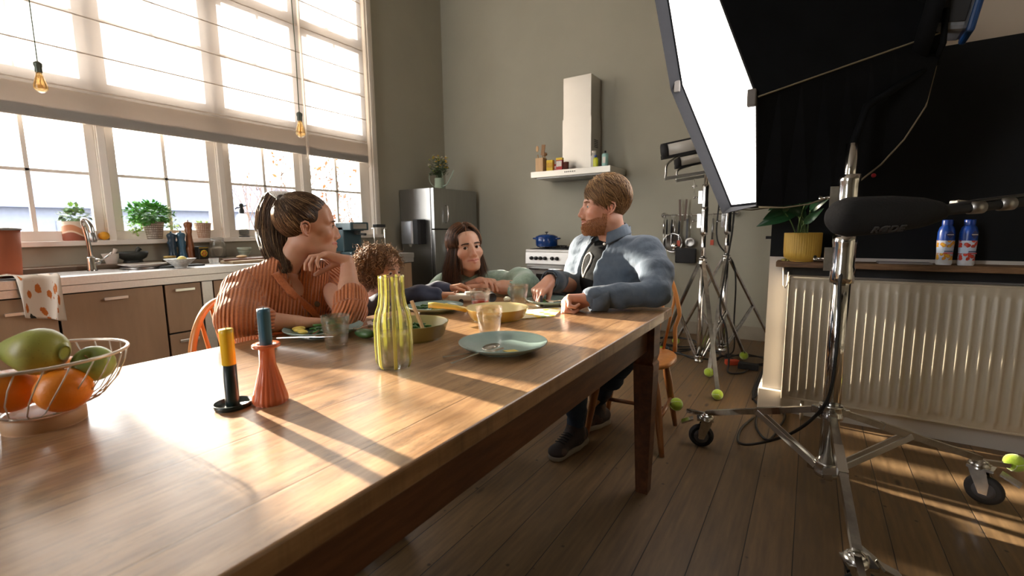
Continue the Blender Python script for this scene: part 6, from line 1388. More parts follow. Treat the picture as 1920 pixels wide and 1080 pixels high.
# ---------------------------------------------------------------- bearded man
def man():
    P = person((-.735, 2.2, 0), 'bearded man in an open blue shirt seated at the table corner looking left')
    s = 1.0; C = dep(1133, 389, 2.06); az = math.radians(-146); R = rot_from((math.cos(az), math.sin(az), .02), roll=.05); N = A3(-.765, 2.04, 1.020); f2 = A3(-.36,-.93,0); lf = A3(.93,-.36,0)
    hd = head(C, R, s, N-A3(0,-.01,.02), 'm', .060)
    SL = N+lf*.185+A3(0,.0,-.055); SR = N-lf*.185+A3(0,0,-.055); EL = A3(-.500, 1.79, .820); WL = A3(-.700, 1.625, .806); ER = A3(-.95, 2.02, .80); WR = A3(-.955, 1.775, .852)
    hip = A3(-.79, 2.30, .535)
    A = Field(); A.chain([EL, (EL+WL)/2, WL], [.040,.038,.027], .01); dL = nz(WL-EL)
    hand(A, WL+dL*.008, nz(dL+A3(0,0,.02)), A3(.35,-.45,-.80), -1, 1.02, ((1.25,1.35,.9),(1.3,1.4,.9),(1.35,1.4,.9),(1.4,1.4,.9)), 0, (.55,.75,.5,.6,.5))
    B = Field(); B.chain([ER, (ER+WR)/2, WR], [.040,.038,.027], .01); dR = nz(A3(-.10,-.75,-.35))
    hand(B, WR+dR*.008, dR, A3(.1,.35,-.93), 1, 1.02, ((.35,.55,.3),(.75,.8,.4),(.95,.9,.5),(1.1,1.0,.5)), .03, (.3,.85,.5,.3,.2))
    Tt = Field(); Tt.ell(tuple((N+hip)/2+A3(0,.03,.06)), (.125,.085,.20), .03).chain([SL, EL], [.045,.04], .02).chain([SR, ER], [.045,.04], .02).cap(N-A3(0,0,.06), N+A3(0,0,.0), .052, .050, .03); Tt.ell(tuple(hip+A3(0,0,.03)), (.15,.12,.13), .03)
    body = body_mesh(P, hd, [(A, .0024), (B, .0024), (Tt, .008)], SKM); eyes_parent = body
    eyes(body, C-np.array(P.location), R, s, iris_l, (-.2,-.1)); brow(body, C, R, s, hair_mat('man_brow', [(0, srgb(120,76,44)), (1, srgb(160,106,66))]), gp=P)
    # t-shirt
    Q = Field(); ch = N*.5+hip*.5; Q.ell(tuple(N+A3(0,0,-.17)+f2*.015), (.150,.112,.19), .03).ell(tuple(ch+f2*.03), (.150,.125,.22), .05).cap(SL+A3(0,0,-.01), SR+A3(0,0,-.01), .058, None, .04)
    Q.cap(N+A3(0,0,-.02), N+A3(0,.0,.06), .058, .056, .004, sub=True)
    tee = NT('charcoal_tee'); v = tee.coord(); tee.base(tee.ramp(tee.noise(v, 30, 3), [(.3, srgb(24,25,26)), (.7, srgb(36,36,36))])); tee.set(Roughness=.9); tee.b.inputs['Specular IOR Level'].default_value = .1; tee = tee.m
    ts = put('t_shirt', P, Q, .005, tee, folds(.004, 4))
    # white bubble print on the chest: thick curved strokes
    wp = mat('white_shirt_print', srgb(214,206,196), .8); pr = MB(); 
    cpx = [((1103,470),(1096,485),(1094,505),(1100,520)), ((1103,470),(1110,478),(1106,498),(1100,520)), ((1091,500),(1088,515),(1092,528),(1086,540)), ((1098,522),(1104,512),(1112,505),(1108,530))]
    # shirt: outer shell
    sh = NT('blue_chambray'); v = sh.coord(); c1 = sh.ramp(sh.noise(v, 9, 5, .6), [(.3, srgb(72,84,98)), (.7, srgb(100,112,126))]); sh.base(c1); sh.set(Roughness=.85); sh.b.inputs['Specular IOR Level'].default_value = .2; sh.b.inputs['Sheen Weight'].default_value = .2; v2 = sh.coord(scale=(1,1,.45)); sh.bump(sh.math('ADD', sh.math('MULTIPLY', sh.noise(v2, 26, 3, .45), 1.0), sh.math('MULTIPLY', sh.noise(v, 420, 2), .04)), .32, .02); sh = sh.m
    S_ = Field(); S_.ell(tuple(N+A3(0,0,-.17)+f2*.010), (.172,.132,.200), .04).ell(tuple(ch+f2*.022), (.172,.147,.24), .05).ell(tuple(hip+A3(.01,-.01,.05)), (.150,.135,.15), .06).cap(SL+A3(0,0,-.004), SR+A3(0,0,-.004), .070, None, .05)
    S_.cap(N+A3(0,0,-.045)+lf*.06, SL+A3(0,0,.005), .050, .062, .04).cap(N+A3(0,0,-.045)-lf*.06, SR+A3(0,0,.005), .050, .062, .04)
    mL = (SL+EL)/2+A3(.025,.0,.0); S_.chain([SL, mL, EL+A3(.004,0,.004)], [.070,.062,.054], .035); S_.chain([EL+A3(.004,0,.004), (EL+WL)/2+A3(0,0,.004), WL-dL*.005+A3(0,0,.002)], [.054,.048,.042], .02)
    mR = (SR+ER)/2; dRf = nz(WR-ER); S_.chain([SR, mR, ER], [.072,.064,.056], .035); S_.chain([ER, (ER+WR)/2, WR-dRf*.005], [.056,.052,.043], .02)
    # front opening wedge (shows the t-shirt)
    ow = nz(f2*.96-lf*.22); o0 = N+A3(0,0,-.01)+ow*.10; o1 = N+A3(0,0,-.30)+ow*.19-lf*.03
    S_.cap(o0, (o0+o1)/2-lf*.0, .048, .058, .008, sub=True); S_.cap((o0+o1)/2, o1, .058, .075, .008, sub=True)
    S_.cap(N+A3(0,.006,-.02), N+A3(0,.018,.040), .082, .074, .012); S_.cap(N+A3(0,.004,-.03), N+A3(0,.022,.14), .066, .068, .004, sub=True); S_.cap(N+f2*.08+A3(0,0,.05), N+f2*.11+A3(0,0,-.06), .045, .030, .006, sub=True); S_.cap(WL-dL*.012, WL+dL*.06, .034, .034, .003, sub=True); S_.cap(WR-dRf*.012, WR+dRf*.06, .034, .034, .003, sub=True)
    shirt = put('shirt', P, S_, .0042, sh, folds(.008, 8, (8,8,15)))
    loc = np.array(P.location); bt = mat('pearl_button', srgb(220,216,208), .3); caster_ = Caster(shirt)
    def nk(z): return N+(C-A3(0,0,0)-N)*np.clip((z-N[2])/(C[2]-N[2]), -1, 1)+A3(0,.012,0)
    for sgn in (1,-1):
        vs = []; n = 16
        for i in range(n+1):
            q = i/n; a = PI*1.0-(PI*1.0-.50)*q; hz = N[2]+.086-.034*q*q; d_ = nz(f2*math.cos(a)+lf*sgn*math.sin(a)); top = nk(hz)*A3(1,1,0)+A3(0,0,hz)+d_*(.067+.006*q)
            bot = nk(hz-.04)*A3(1,1,0)+A3(0,0,hz-.048)+d_*.078; out = nk(hz-.04)*A3(1,1,0)+A3(0,0,hz-.046-.030*q**3)+d_*(.088+.020*q**2)+(f2*.022)*q**3; mid = top*.9+out*.1+d_*.006+A3(0,0,.002)
            vs += [tuple(bot-loc), tuple(top-loc), tuple(mid-loc), tuple(out-loc)]
        fs = [(4*i+j, 4*i+4+j, 4*i+5+j, 4*i+1+j) for i in range(n) for j in range(3)]; MB().add(vs, fs, 0, True).build('collar', sh, shirt, solid=.0025, sub=1)
        MB().lathe([(0,0),(.0055,0),(.006,.0015),(0,.002)], tuple(np.array(vs[-1])+d_*.003+A3(0,0,.012)), 14, tuple(d_)).build('button', bt, shirt)
    pk = [caster_.hit(u, v) for u, v in ((1127,514),(1150,513),(1170,516),(1169,534),(1150,536),(1129,535))]
    if all(x is not None for x in pk) and max(np.linalg.norm(x[0]-pk[0][0]) for x in pk) < .16: MB().add([p+n*.0035-loc for p, n in pk], [tuple(range(6))]).build('chest_pocket', sh, shirt, solid=.003)
    ct = Caster(ts)
    for k_, pp_ in enumerate((((1106,474),(1099,480),(1094,494),(1092,507),(1094,520)), ((1106,474),(1110,480),(1107,492),(1100,505),(1094,520)), ((1094,522),(1091,532),(1087,541)), ((1086,508),(1082,518),(1080,530)))):
        hp_ = [ct.hit(u, v) for u, v in pp_]; hp_ = [h for h in hp_ if h is not None]
        if len(hp_) > 2: MB().tube(spline([tuple(p+n*.001-loc) for p, n in hp_], 5), .0038, 6).build('chest_print', wp, ts)
    # cuffs
    for W_, dd in ((WL, dL), (WR, dRf)):
        b = MB(); b.tube([tuple(W_-dd*.062-loc), tuple(W_-dd*.03-loc), tuple(W_+dd*.002-loc)], [.050,.0475,.0445], 28, caps=False); b.build('cuff', sh, shirt, solid=.003)
    # jeans, shoes
    jn = mat('dark_denim', srgb(30,44,62), .85, var=.2, vs=12, bump=.2, bs=300); J = Field(); J.ell(tuple(hip+A3(0,.0,-.01)), (.150,.145,.11), .04)
    K1 = A3(-.905, 1.93, .50); A1 = A3(-.925, 1.985, .125); K2 = A3(-.68, 2.02, .51); A2 = A3(-.925, 2.27, .15)
    J.chain([hip+A3(-.085,-.03,-.02), K1], [.088,.064], .04).chain([K1, (K1+A1)/2+A3(0,.02,0), A1], [.062,.058,.046], .02).chain([hip+A3(.085,-.03,-.02), K2], [.088,.064], .04).chain([K2, (K2+A2)/2, A2], [.062,.056,.044], .02)
    put('jeans', P, J, .007, jn, folds(.008, 3, (10,10,30)))
    shm = NT('brown_sneaker'); v = shm.coord(); shm.base(shm.ramp(shm.noise(v, 16, 3), [(.4, srgb(44,34,32)), (.55, srgb(72,52,44)), (.7, srgb(34,32,36))], 'CONSTANT')); shm.set(Roughness=.8); shm = shm.m; sol = mat('sneaker_sole', srgb(132,122,108), .7)
    for A_, dd, hz in ((A1, nz(A3(-.12,-1,0)), 0.0), (A2, nz(A3(-.35,-.9,0)), .0)):
        sd = np.cross(dd, A3(0,0,1)); O = A3(A_[0], A_[1], hz); f = Field(); f.cap(O-dd*.045+A3(0,0,.050), O+dd*.02+A3(0,0,.055), .040, .040, .02).cap(O+dd*.03+A3(0,0,.052), O+dd*.155+A3(0,0,.036), .042, .030, .03).cap(O+A3(0,0,.06), O+A3(0,0,.115), .042, .044, .03).ell(tuple(O+dd*.16+A3(0,0,.034)), (.045,.045,.026), .02); f.half(tuple(O+A3(0,0,.018)), (0,0,-1)); f.cap(O+A3(0,0,.10), O+A3(0,0,.2), .036, .04, .003, sub=True)
        sho = put('sneaker', P, f, .0035, shm); g = Field(); g.cap(O-dd*.045+A3(0,0,.014), O+dd*.03+A3(0,0,.014), .043, .042, .02).cap(O+dd*.03+A3(0,0,.014), O+dd*.165+A3(0,0,.016), .044, .040, .02); g.half(tuple(O+A3(0,0,.001)), (0,0,-1)); g.half(tuple(O+A3(0,0,.026)), (0,0,1)); put('sole', sho, g, .004, sol, gp=P)
        lc = MB()
        for i in range(6): q = O+dd*(.05+.017*i)+A3(0,0,.098-.005*i); lc.tube([tuple(q-sd*.028-A3(0,0,.006)-loc), tuple(q-loc), tuple(q+sd*.028-A3(0,0,.006)-loc)], .0028, 6)
        lc.build('laces', matblack, sho)
    # hair: side-swept, medium length
    hm_ = hair_mat('auburn_hair', [(0, srgb(72,50,34)), (.5, srgb(132,98,64)), (.8, srgb(176,138,94)), (1, srgb(206,170,124))]); c = A3(0,-.014,.040); r = A3(.081,.098,.094); g = np.random.default_rng(5)
    H = Field(); H.ell(c, r*.975, .01); H.ell((.018,.098,-.040), (.062,.062,.084), .010, sub=True); H.ell((0,.02,-.09), (.2,.075,.075), .01, sub=True); H.ell((.05,.100,.030), (.04,.035,.045), .01, sub=True)
    for x in (-1,1): H.ell((x*.088,.002,-.016), (.022,.022,.032), .006, sub=True)
    H.half((0,0,-.070), (0,0,-1)); Vt, f = H.mesh(.0035); Vw = C+(Vt*s)@R.T-loc; cap_ = np_mesh('hair', [(Vw, f)], hm_, P, {'h': .1+.3*g.random(len(Vw))})
    n = 9000; d = g.normal(size=(n*3,3)); d /= np.linalg.norm(d, axis=1, keepdims=True); Pn = c+d*r; X, Y, Z = Pn[:,0], Pn[:,1], Pn[:,2]
    ok = (Z > .06) | ((Y < .03) & (Z > .0)) | ((Y < -.03) & (Z > -.055)); ok &= ~((Y > .085) & (X > .01)); ok &= ~((np.abs(X) > .05) & (Y > -.012) & (Z < .030)); Pn = Pn[ok][:n]
    part = A3(.032,.0,.13)
    def fl(Q_, k):
        D = np.zeros_like(Q_); D[:,1] = -.75; D[:,2] = -.45; D[:,0] = np.sign(Q_[:,0]-part[0])*.5; fr = (Q_[:,1] > .01) & (Q_[:,0] < part[0]); D[fr,1] = -.12; D[fr,2] = -.55; D[fr,0] = -1.0; return D
    S = flow_strands(Pn, c, r, fl, 11, .0088, seed=2); lift = np.interp(np.linspace(0,1,12), [0,.45,1], [.004,.014,.004]); zf = np.clip((S[:,:1,2]-.05)/.06, .1, 1.8); S = S+(S-c)/np.linalg.norm(S-c, axis=2, keepdims=True)*(lift[None,:]*zf)[...,None]
    strands('hair_strands', C+(S*s)@R.T-loc, .0010*s, hm_, cap_, g.random(len(S)))
    # beard
    bm_ = hair_mat('ginger_beard', [(0, srgb(120,76,46)), (.5, srgb(176,116,70)), (1, srgb(214,158,108))]); hv = (hd[0]-C)@R/s; nm = None
    z, y, x = hv[:,2], hv[:,1], np.abs(hv[:,0]); msk = (z < -.056+.30*np.clip(.070-y, -.05, .03)-.02*np.clip((.03-y)/.03,0,1)) & (z > -.118) & (y > .004) & ~((z > -.0625) & (x < .020) & (z > -.052)) & ~((hd[2] > .15)) & (x < .072)
    msk |= (z < -.030) & (y > .002) & (y < .022) & (x > .058) & (z > -.09); msk |= (z > -.060) & (z < -.050) & (x < .026) & (y > .085) & (hd[2] < .1)
    ids = np.where(msk)[0]; ids = ids[g.integers(0, len(ids), 6500)]; p0 = hv[ids]; dn = p0-A3(0,.02,-.03); dn /= np.linalg.norm(dn, axis=1, keepdims=True); dr = dn*.45+A3(0,.05,-.75)+g.normal(size=dn.shape)*.25; dr /= np.linalg.norm(dr, axis=1, keepdims=True); L_ = (.005+.005*(p0[:,2] < -.08))[:, None, None]*(.7+.6*g.random((len(ids),1,1))); tt_ = np.linspace(0,1,4)[None,:,None]; S = p0[:,None,:]+dr[:,None,:]*L_*tt_+dn[:,None,:]*.0012
    strands('beard', C+(S*s)@R.T-loc, .00060*s, bm_, P, g.random(len(S)))
    # cutlery in the hands
    a = WL+dL*.075; o = MB().bar(tuple(WR+dR*.09+A3(.01,.0,-.004)), tuple(WR+dR*.09+A3(.07,-.10,-.045)), .012, .008).bar(tuple(WR+dR*.09+A3(.01,0,-.004)), tuple(WR+dR*.09+A3(-.03,.05,.022)), .016, .012)
    o.build('table_knife', black, label='black handled knife held in the right hand of the man', cat='cutlery')
    utensil('f', tuple(WL+dL*.06+A3(.01,.03,.0)), tuple(WL+dL*.11+A3(-.10,.06,-.012)), 'steel fork held in the left fist of the man')
    return P
# ---------------------------------------------------------------- girl in the cardigan
def girl():
    P = person((-1.62, .93, 0), 'young woman with a ponytail and orange ribbed cardigan, chin on one hand')
    s = .965; C = dep(577, 424, 1.63); az = math.radians(62); R = rot_from((math.cos(az), math.sin(az), -.03), roll=.02); N = A3(-1.545, .905, .955); loc = np.array(P.location)
    hd = head(C, R, s, N+A3(.01,0.01,-.0), 'f', .041, smile=1.0)
    f2 = nz(A3(.97,-.12,0)); rt = A3(-.12,-.97,0); SR = N+rt*.138+A3(.01,0,-.070); SL = N-rt*.150+A3(0,0,-.060); ER = A3(-1.430,.680,.812); WRi = A3(-1.355,.825,.792); EL = A3(-1.285,.965,.805); WLi = dep(652, 492, 1.62); hip = A3(-1.68,.93,.54)
    A = Field(); A.chain([ER, (ER+WRi)/2, WRi], [.036,.033,.023], .01); dR = nz(WRi-ER); hand(A, WRi+dR*.006, nz(dR+A3(.0,.1,.0)), A3(.25,-.1,-.95), 1, .90, ((.35,.4,.25),(.4,.45,.3),(.45,.5,.3),(.5,.5,.3)), .03, (.5,.8,.1,.2,.2))
    B = Field(); B.chain([EL, (EL+WLi)/2+A3(.006,0,0), WLi], [.036,.034,.023], .01); hdv = nz(dep(600, 478, 1.58)-WLi); hand(B, WLi+nz(WLi-EL)*.006, hdv, nz(A3(.0,-.35,-.9)), -1, .90, ((.35,.7,.5),(.45,.8,.5),(.55,.85,.5),(.6,.9,.6)), .05, (.35,.8,.75,.15,.1))
    Tt = Field(); Tt.ell(tuple((N+hip)/2+A3(.0,0,.04)), (.085,.115,.18), .03).chain([SL, EL], [.040,.036], .02).chain([SR, ER], [.040,.036], .02).cap(N-A3(0,0,.07), N+A3(0,0,-.0), .058, .046, .04).cap(SL+A3(0,0,-.005), SR+A3(0,0,-.005), .034, None, .03); Tt.ell(tuple(N+A3(.035,0,-.11)), (.055,.10,.07), .03); Tt.ell(tuple(hip), (.12,.15,.12), .03)
    body = body_mesh(P, hd, [(A, .0023), (B, .0023), (Tt, .006)], SKW)
    eyes(body, C-loc, R, s, iris_b, (.15,0)); lashes(body, C, R, s, P); brow(body, C, R, s, hair_mat('dark_brow', [(0, srgb(50,34,24)), (1, srgb(80,54,38))]), .0026, gp=P)
    kn = NT('orange_rib_knit'); v = kn.coord(); a = kn.new('ShaderNodeAttribute'); a.attribute_name = 'rib'; w = kn.math('SINE', kn.math('MULTIPLY', a.outputs['Fac'], 2*PI/.0110)); nn = kn.noise(v, 160, 3, .7)
    kn.base(kn.ramp(kn.math('ADD', kn.math('MULTIPLY', w, .28), nn), [(.1, srgb(166,90,50)), (.5, srgb(194,112,64)), (.9, srgb(210,130,80))])); kn.set(Roughness=.95); kn.b.inputs['Sheen Weight'].default_value = .35; kn.bump(kn.math('ADD', w, kn.math('MULTIPLY', nn, .6)), .7, .005); kn = kn.m
    K = Field(); K.ell(tuple(N+A3(.012,0,-.16)), (.118,.158,.15), .04).ell(tuple((N+hip)/2+A3(.012,0,.0)), (.125,.160,.20), .06).ell(tuple(hip+A3(.02,0,.04)), (.15,.175,.13), .06).cap(SL, SR, .058, None, .05).cap(N+A3(-.006,0,-.020), SR+A3(0,.01,.01), .054, .056, .04).cap(N+A3(-.006,0,-.020), SL+A3(0,-.01,.01), .054, .056, .04).cap(N+A3(-.01,0,-.02), N+A3(.012,.01,.018), .062, .052, .02).ell(tuple(N+A3(.07,-.065,-.19)), (.06,.065,.065), .04).ell(tuple(N+A3(.07,.065,-.19)), (.06,.065,.065), .04)
    mR = (SR+ER)/2+A3(-.005,-.0,.005); K.chain([SR, mR, ER+A3(-.0,-.002,.01)], [.056,.056,.052], .04); cR = ER+(WRi-ER)*.42; K.chain([ER+A3(-.0,-.002,.01), cR+A3(0,0,.006)], [.052,.042], .025)
    mL = (SL+EL)/2+A3(.0,.05,-.02); K.chain([SL, mL, EL+A3(-.005,.01,.008)], [.060,.060,.052], .04); cL = EL+(WLi-EL)*.34; K.chain([EL+A3(-.005,.01,.008), cL], [.052,.050], .02)
    v0 = N+A3(.072,.004,.03); v1 = N+A3(.155,.010,-.19); K.cap(v0, v1, .052, .006, .004, sub=True); K.cap(N+A3(.006,.002,-.04), N+A3(.03,.012,.1), .0475, .054, .005, sub=True)
    K.cap(cR, WRi, .028, .04, .003, sub=True); K.cap(cL+nz(WLi-EL)*.02, WLi, .040, .05, .004, sub=True)
    axes = [(tuple(SR), tuple(mR), .07, (0,0,1)), (tuple(mR), tuple(ER), .07, (0,0,1)), (tuple(ER), tuple(cR), .05, (0,0,1)), (tuple(SL), tuple(mL), .065, (0,0,1)), (tuple(mL), tuple(EL), .065, (0,0,1)), (tuple(EL), tuple(cL), .058, (0,1,.2)), (tuple(hip), tuple(N-A3(0,0,.08)), .15, (1,0,0))]
    card = put('cardigan', P, K, .0042, kn, folds(.008, 12, (12,12,20)), lambda Vt: {'rib': ribs(Vt, axes)})
    # button band and button
    bnd = MB(); pts = []
    for u, v_, d_ in ((527,512,1.50),(545,545,1.455),(566,572,1.43),(580,584,1.425)): pass
    btn = mat('horn_button', srgb(96,84,62), .3, var=.3, vs=60); 
    cc_ = Caster(card); h_ = cc_.hit(593, 571)
    if h_: p, n = h_; MB().lathe([(0,0),(.0095,0),(.0105,.002),(.010,.004),(.004,.003),(0,.0032)], tuple(p+n*.004-loc), 20, tuple(n)).build('button', btn, card)
    band = [cc_.hit(u, v_) for u, v_ in ((516,512),(532,533),(550,553),(570,570),(586,584),(598,600))]; band = [b_ for b_ in band if b_ is not None and np.linalg.norm(b_[0]-N) < .4]
    if len(band) > 3:
        b = MB(); B_ = spline([tuple(p+n*.002-loc) for p, n in band], 4)
        b.sweep(B_, .026, .005, tuple(band[2][1])); b.build('button_band', kn, card)
    cb_ = Caster(body); cr = [cb_.hit(u, v_) for u, v_ in ((577,505),(581,520),(582,534),(583,545))]; cr = [b_ for b_ in cr if b_ is not None and np.linalg.norm(b_[0]-N) < .3]
    if len(cr) > 2: MB().tube(spline([tuple(p+n*.002-loc) for p, n in cr], 4), .0014, 6).build('necklace_cord', matblack, P)
    jn = mat('blue_denim', srgb(52,66,90), .85, var=.2, vs=12); J = Field(); J.ell(tuple(hip), (.150,.165,.11), .04)
    for sy in (-.09,.09): J.chain([hip+A3(.03,sy,-.0), A3(-1.27,.93+sy,.50), A3(-1.30,.93+sy,.10)], [.082,.060,.042], .03)
    put('jeans', P, J, .008, jn, folds(.006, 2))
    for sy in (-.09,.09):
        f = Field(); f.cap((-1.33,.93+sy,.045),(-1.16,.93+sy,.035),.042,.036,.02); f.half((0,0,.004),(0,0,-1)); put('shoe', P, f, .005, matblack)
    # hair: slicked back into a high ponytail
    hm_ = hair_mat('brown_highlighted_hair', [(0, srgb(46,32,24)), (.6, srgb(84,60,42)), (.88, srgb(132,102,72)), (1, srgb(176,146,108))]); c = A3(0,-.020,.036); r = A3(.0755,.0945,.0845); g = np.random.default_rng(6); tail = A3(0,-.086,.098)
    H = Field(); H.ell(c, r*.99, .01); H.ell((0,.094,-.044), (.068,.056,.084), .012, sub=True); H.ell((0,.04,-.085), (.2,.080,.072), .01, sub=True)
    for x in (-1,1): H.ell((x*.080,.006,-.014), (.018,.026,.034), .006, sub=True)
    H.cap(tail+A3(0,.015,-.012), tail, .018, .013, .02); H.half((0,0,-.055), (0,0,-1)); Vt, f = H.mesh(.0032); Vw = C+(Vt*s)@R.T-loc; cap_ = np_mesh('hair', [(Vw, f)], hm_, P, {'h': .05+.25*g.random(len(Vw))})
    n = 9000; d = g.normal(size=(n*3,3)); d /= np.linalg.norm(d, axis=1, keepdims=True); Pn = c+d*r; y, z, x = Pn[:,1], Pn[:,2], np.abs(Pn[:,0]); ok = (z > .055) & (y > -.09) | ((y < .02) & (z > -.01)) | ((y < -.02) & (z > -.05)); ok &= ~((y > .060) & (z < .060)); ok &= ~((x > .052) & (y > -.018) & (z < .022)); Pn = Pn[ok][:n]
    S = flow_strands(Pn, c, r, lambda Q_, k: (tail-Q_)/np.linalg.norm(tail-Q_, axis=1, keepdims=True)*3, 12, .0105, seed=3); dist_ = np.linalg.norm(S-tail, axis=2); 
    strands('hair_strands', C+(S*s)@R.T-loc, .0011*s, hm_, cap_, g.random(len(S)))
    # tail: bundle falling in world space
    T0 = C+R@(tail*s); n = 4200; ths = g.uniform(0, 2*PI, n); rr = np.sqrt(g.random(n)); k = 18; tt_ = np.linspace(0, 1, k); ctrl = np.array([T0, dep(527,362,1.70), dep(513,390,1.715), dep(511,430,1.69), dep(517,470,1.61), dep(531,512,1.545)]); CL = np.array([tuple(q) for q in spline([tuple(c_) for c_ in ctrl], 8)]); pl = np.linspace(0, len(CL)-1, k).astype(int); CL = CL[pl]
    vd = nz(RW[:,0]); vz = nz(RW[:,2]); wid = np.interp(tt_, [0,.08,.25,.6,.85,1], [.014,.030,.052,.058,.048,.030]); thk = wid*.8; Sx = (np.cos(ths)*rr)[:, None]*wid[None]; Sy = (np.sin(ths)*rr)[:, None]*thk[None]
    wav = .004*np.sin(tt_[None]*9+g.uniform(0, 6, n)[:, None]); S = CL[None]+Sx[..., None]*vd+Sy[..., None]*vz+wav[..., None]*vd; cut = g.uniform(.82, 1.0, n); 
    S2 = np.empty_like(S)
    for i in range(n): 
        q = np.linspace(0, cut[i], k); 
        for j in range(3): S2[i,:,j] = np.interp(q, tt_, S[i,:,j])
    strands('ponytail', S2-loc, .0013, hm_, P, g.random(n)); T = Field(); T.chain([tuple(q) for q in CL[5::3]], list((wid*.42)[5::3]), .02); put('ponytail_core', P, T, .005, mat('dark_hair_core', srgb(58,40,28), .8), None)
    MB().lathe([(.011,-.005),(.0145,0),(.011,.005),(.009,0)], tuple(T0-loc), 20, tuple(R@A3(0,-.6,.6))).build('hair_band', mat('pale_hair_band', srgb(206,190,180), .6), P)
    return P
# ---------------------------------------------------------------- kneeling woman
def woman():
    P = person((-1.55, 2.12, 0), 'dark haired woman in a pale green sweater crouching with arms on the table')
    s = 1.0; C = dep(873, 466, 2.36); az = math.radians(-30); R = rot_from((math.cos(az), math.sin(az), .10), roll=.10); N = A3(-1.475, 2.035, .805); loc = np.array(P.location)
    N = dep(884, 523, 2.42)
    hd = head(C, R, s, N+A3(0,0,-.005), 'f', .043, smile=.5)
    f2 = nz(A3(.35,-.93,0)); rt = -nz(A3(.93,.35,0)); SLh = N-rt*.155+A3(0,.02,-.035); SRh = N+rt*.150+A3(0,0,-.045); hip = A3(-1.58, 2.28, .34)
    EL = A3(-1.115, 1.815, .806); WLi = A3(-1.325, 1.775, .800); ER = dep(826, 556, 2.42); WRi = A3(-1.37, 1.815, .80)
    A = Field(); A.chain([EL, (EL+WLi)/2, WLi], [.036,.033,.023], .01); dl = nz(WLi-EL); hand(A, WLi+dl*.006, nz(dl+A3(0,.0,.01)), A3(0,-.1,-1), -1, .88, ((.12,.25,.2),(.15,.3,.2),(.2,.3,.2),(.25,.35,.25)), .03, (.4,.9,.1,.1,.1))
    Bd = A3(.15,-.05,.015); B = Field(); B.chain([ER, (ER+WRi)/2, WRi+A3(0,0,.02)], [.036,.034,.025], .01); hand(B, WRi+A3(.01,-.005,.025), nz(A3(.85,-.35,.10)), A3(0,-.2,-1), 1, .88, ((.3,.4,.3),(.35,.45,.3),(.4,.5,.3),(.45,.5,.3)), .02, (.4,.9,.1,.1,.1))
    Tt = Field(); Tt.ell(tuple((N+hip)/2+A3(0,0,.08)), (.12,.10,.18), .03).cap(N-A3(0,0,.07), N, .056, .046, .04).chain([SLh, EL], [.04,.036], .02).chain([SRh, ER], [.04,.036], .02); Tt.ell(tuple(hip), (.14,.13,.12), .03); Tt.ell(tuple(N+f2*.02+A3(0,0,-.11)), (.09,.06,.06), .03)
    body = body_mesh(P, hd, [(A, .0026), (B, .0026), (Tt, .007)], SKW); eyes(body, C-loc, R, s, iris_b, (.35,.12)); lashes(body, C, R, s, P); brow(body, C, R, s, hair_mat('black_brow', [(0, srgb(38,26,22)), (1, srgb(60,42,34))]), .0026, gp=P)
    sw = NT('sage_sweater'); v = sw.coord(); sw.base(sw.ramp(sw.noise(v, 40, 4, .7), [(.3, srgb(118,140,122)), (.7, srgb(150,170,150))])); sw.set(Roughness=.95); sw.b.inputs['Sheen Weight'].default_value = .4; sw.bump(sw.noise(v, 300, 2), .3, .002); sw = sw.m
    K = Field(); K.ell(tuple(N+A3(0,.0,-.13)), (.155,.115,.14), .04).cap(N+A3(0,0,-.03), SLh, .060, .062, .04).cap(N+A3(0,0,-.03), SRh, .060, .060, .04).ell(tuple((N+hip)/2), (.155,.130,.20), .06).ell(tuple(hip+A3(0,0,.05)), (.17,.15,.13), .06).cap(SLh, SRh, .060, None, .05)
    mL = (SLh+EL)/2+A3(.03,.03,.02); K.chain([SLh, mL, EL+A3(.015,.01,.01)], [.066,.064,.056], .04); cL = EL+(WLi-EL)*.22; K.chain([EL+A3(.012,.01,.01), cL], [.056,.047], .02)
    K.chain([SRh, (SRh+ER)/2+A3(-.02,0,0), ER], [.064,.060,.052], .04); K.chain([ER, ER+(WRi-ER)*.6], [.052,.044], .02)
    K.cap(N+A3(0,-.004,-.02), N+A3(0,0,.1), .051, .06, .006, sub=True); K.cap(cL, WLi, .037, .045, .003, sub=True)
    put('sweater', P, K, .0046, sw, folds(.008, 21, (14,14,20)))
    jn = mat('black_trousers', srgb(34,34,40), .85, var=.2); J = Field(); J.ell(tuple(hip), (.16,.15,.12), .04)
    for sx in (-.09,.09): J.chain([hip+A3(sx,0,0), A3(-1.50+sx,1.98,.08), A3(-1.55+sx,2.45,.06)], [.085,.06,.045], .03)
    put('trousers', P, J, .008, jn)
    for sx in (-.09,.09):
        f = Field(); f.cap((-1.55+sx,2.46,.06),(-1.56+sx,2.56,.05),.042,.036,.02); f.half((0,0,.006),(0,0,-1)); put('shoe', P, f, .005, matblack)
    hm_ = hair_mat('dark_brown_hair', [(0, srgb(34,24,20)), (.6, srgb(80,54,38)), (1, srgb(146,100,66))]); c = A3(0,-.020,.038); r = A3(.080,.100,.090); g = np.random.default_rng(8)
    H = Field(); H.ell(c, r*.99, .01); H.ell((0,-.035,-.03), (.075,.075,.10), .03); H.ell((0,.100,-.025), (.062,.078,.092), .012, sub=True)
    for x in (-1,1): H.ell((x*.09,.05,-.03), (.022,.05,.06), .008, sub=True)
    H.cap((0,-.02,-.09), (0,-.015,-.2), .052, .052, .01, sub=True); Vt, f = H.mesh(.0035); Vw = C+(Vt*s)@R.T-loc; cap_ = np_mesh('hair', [(Vw, f)], hm_, P, {'h': .1+.4*g.random(len(Vw))})
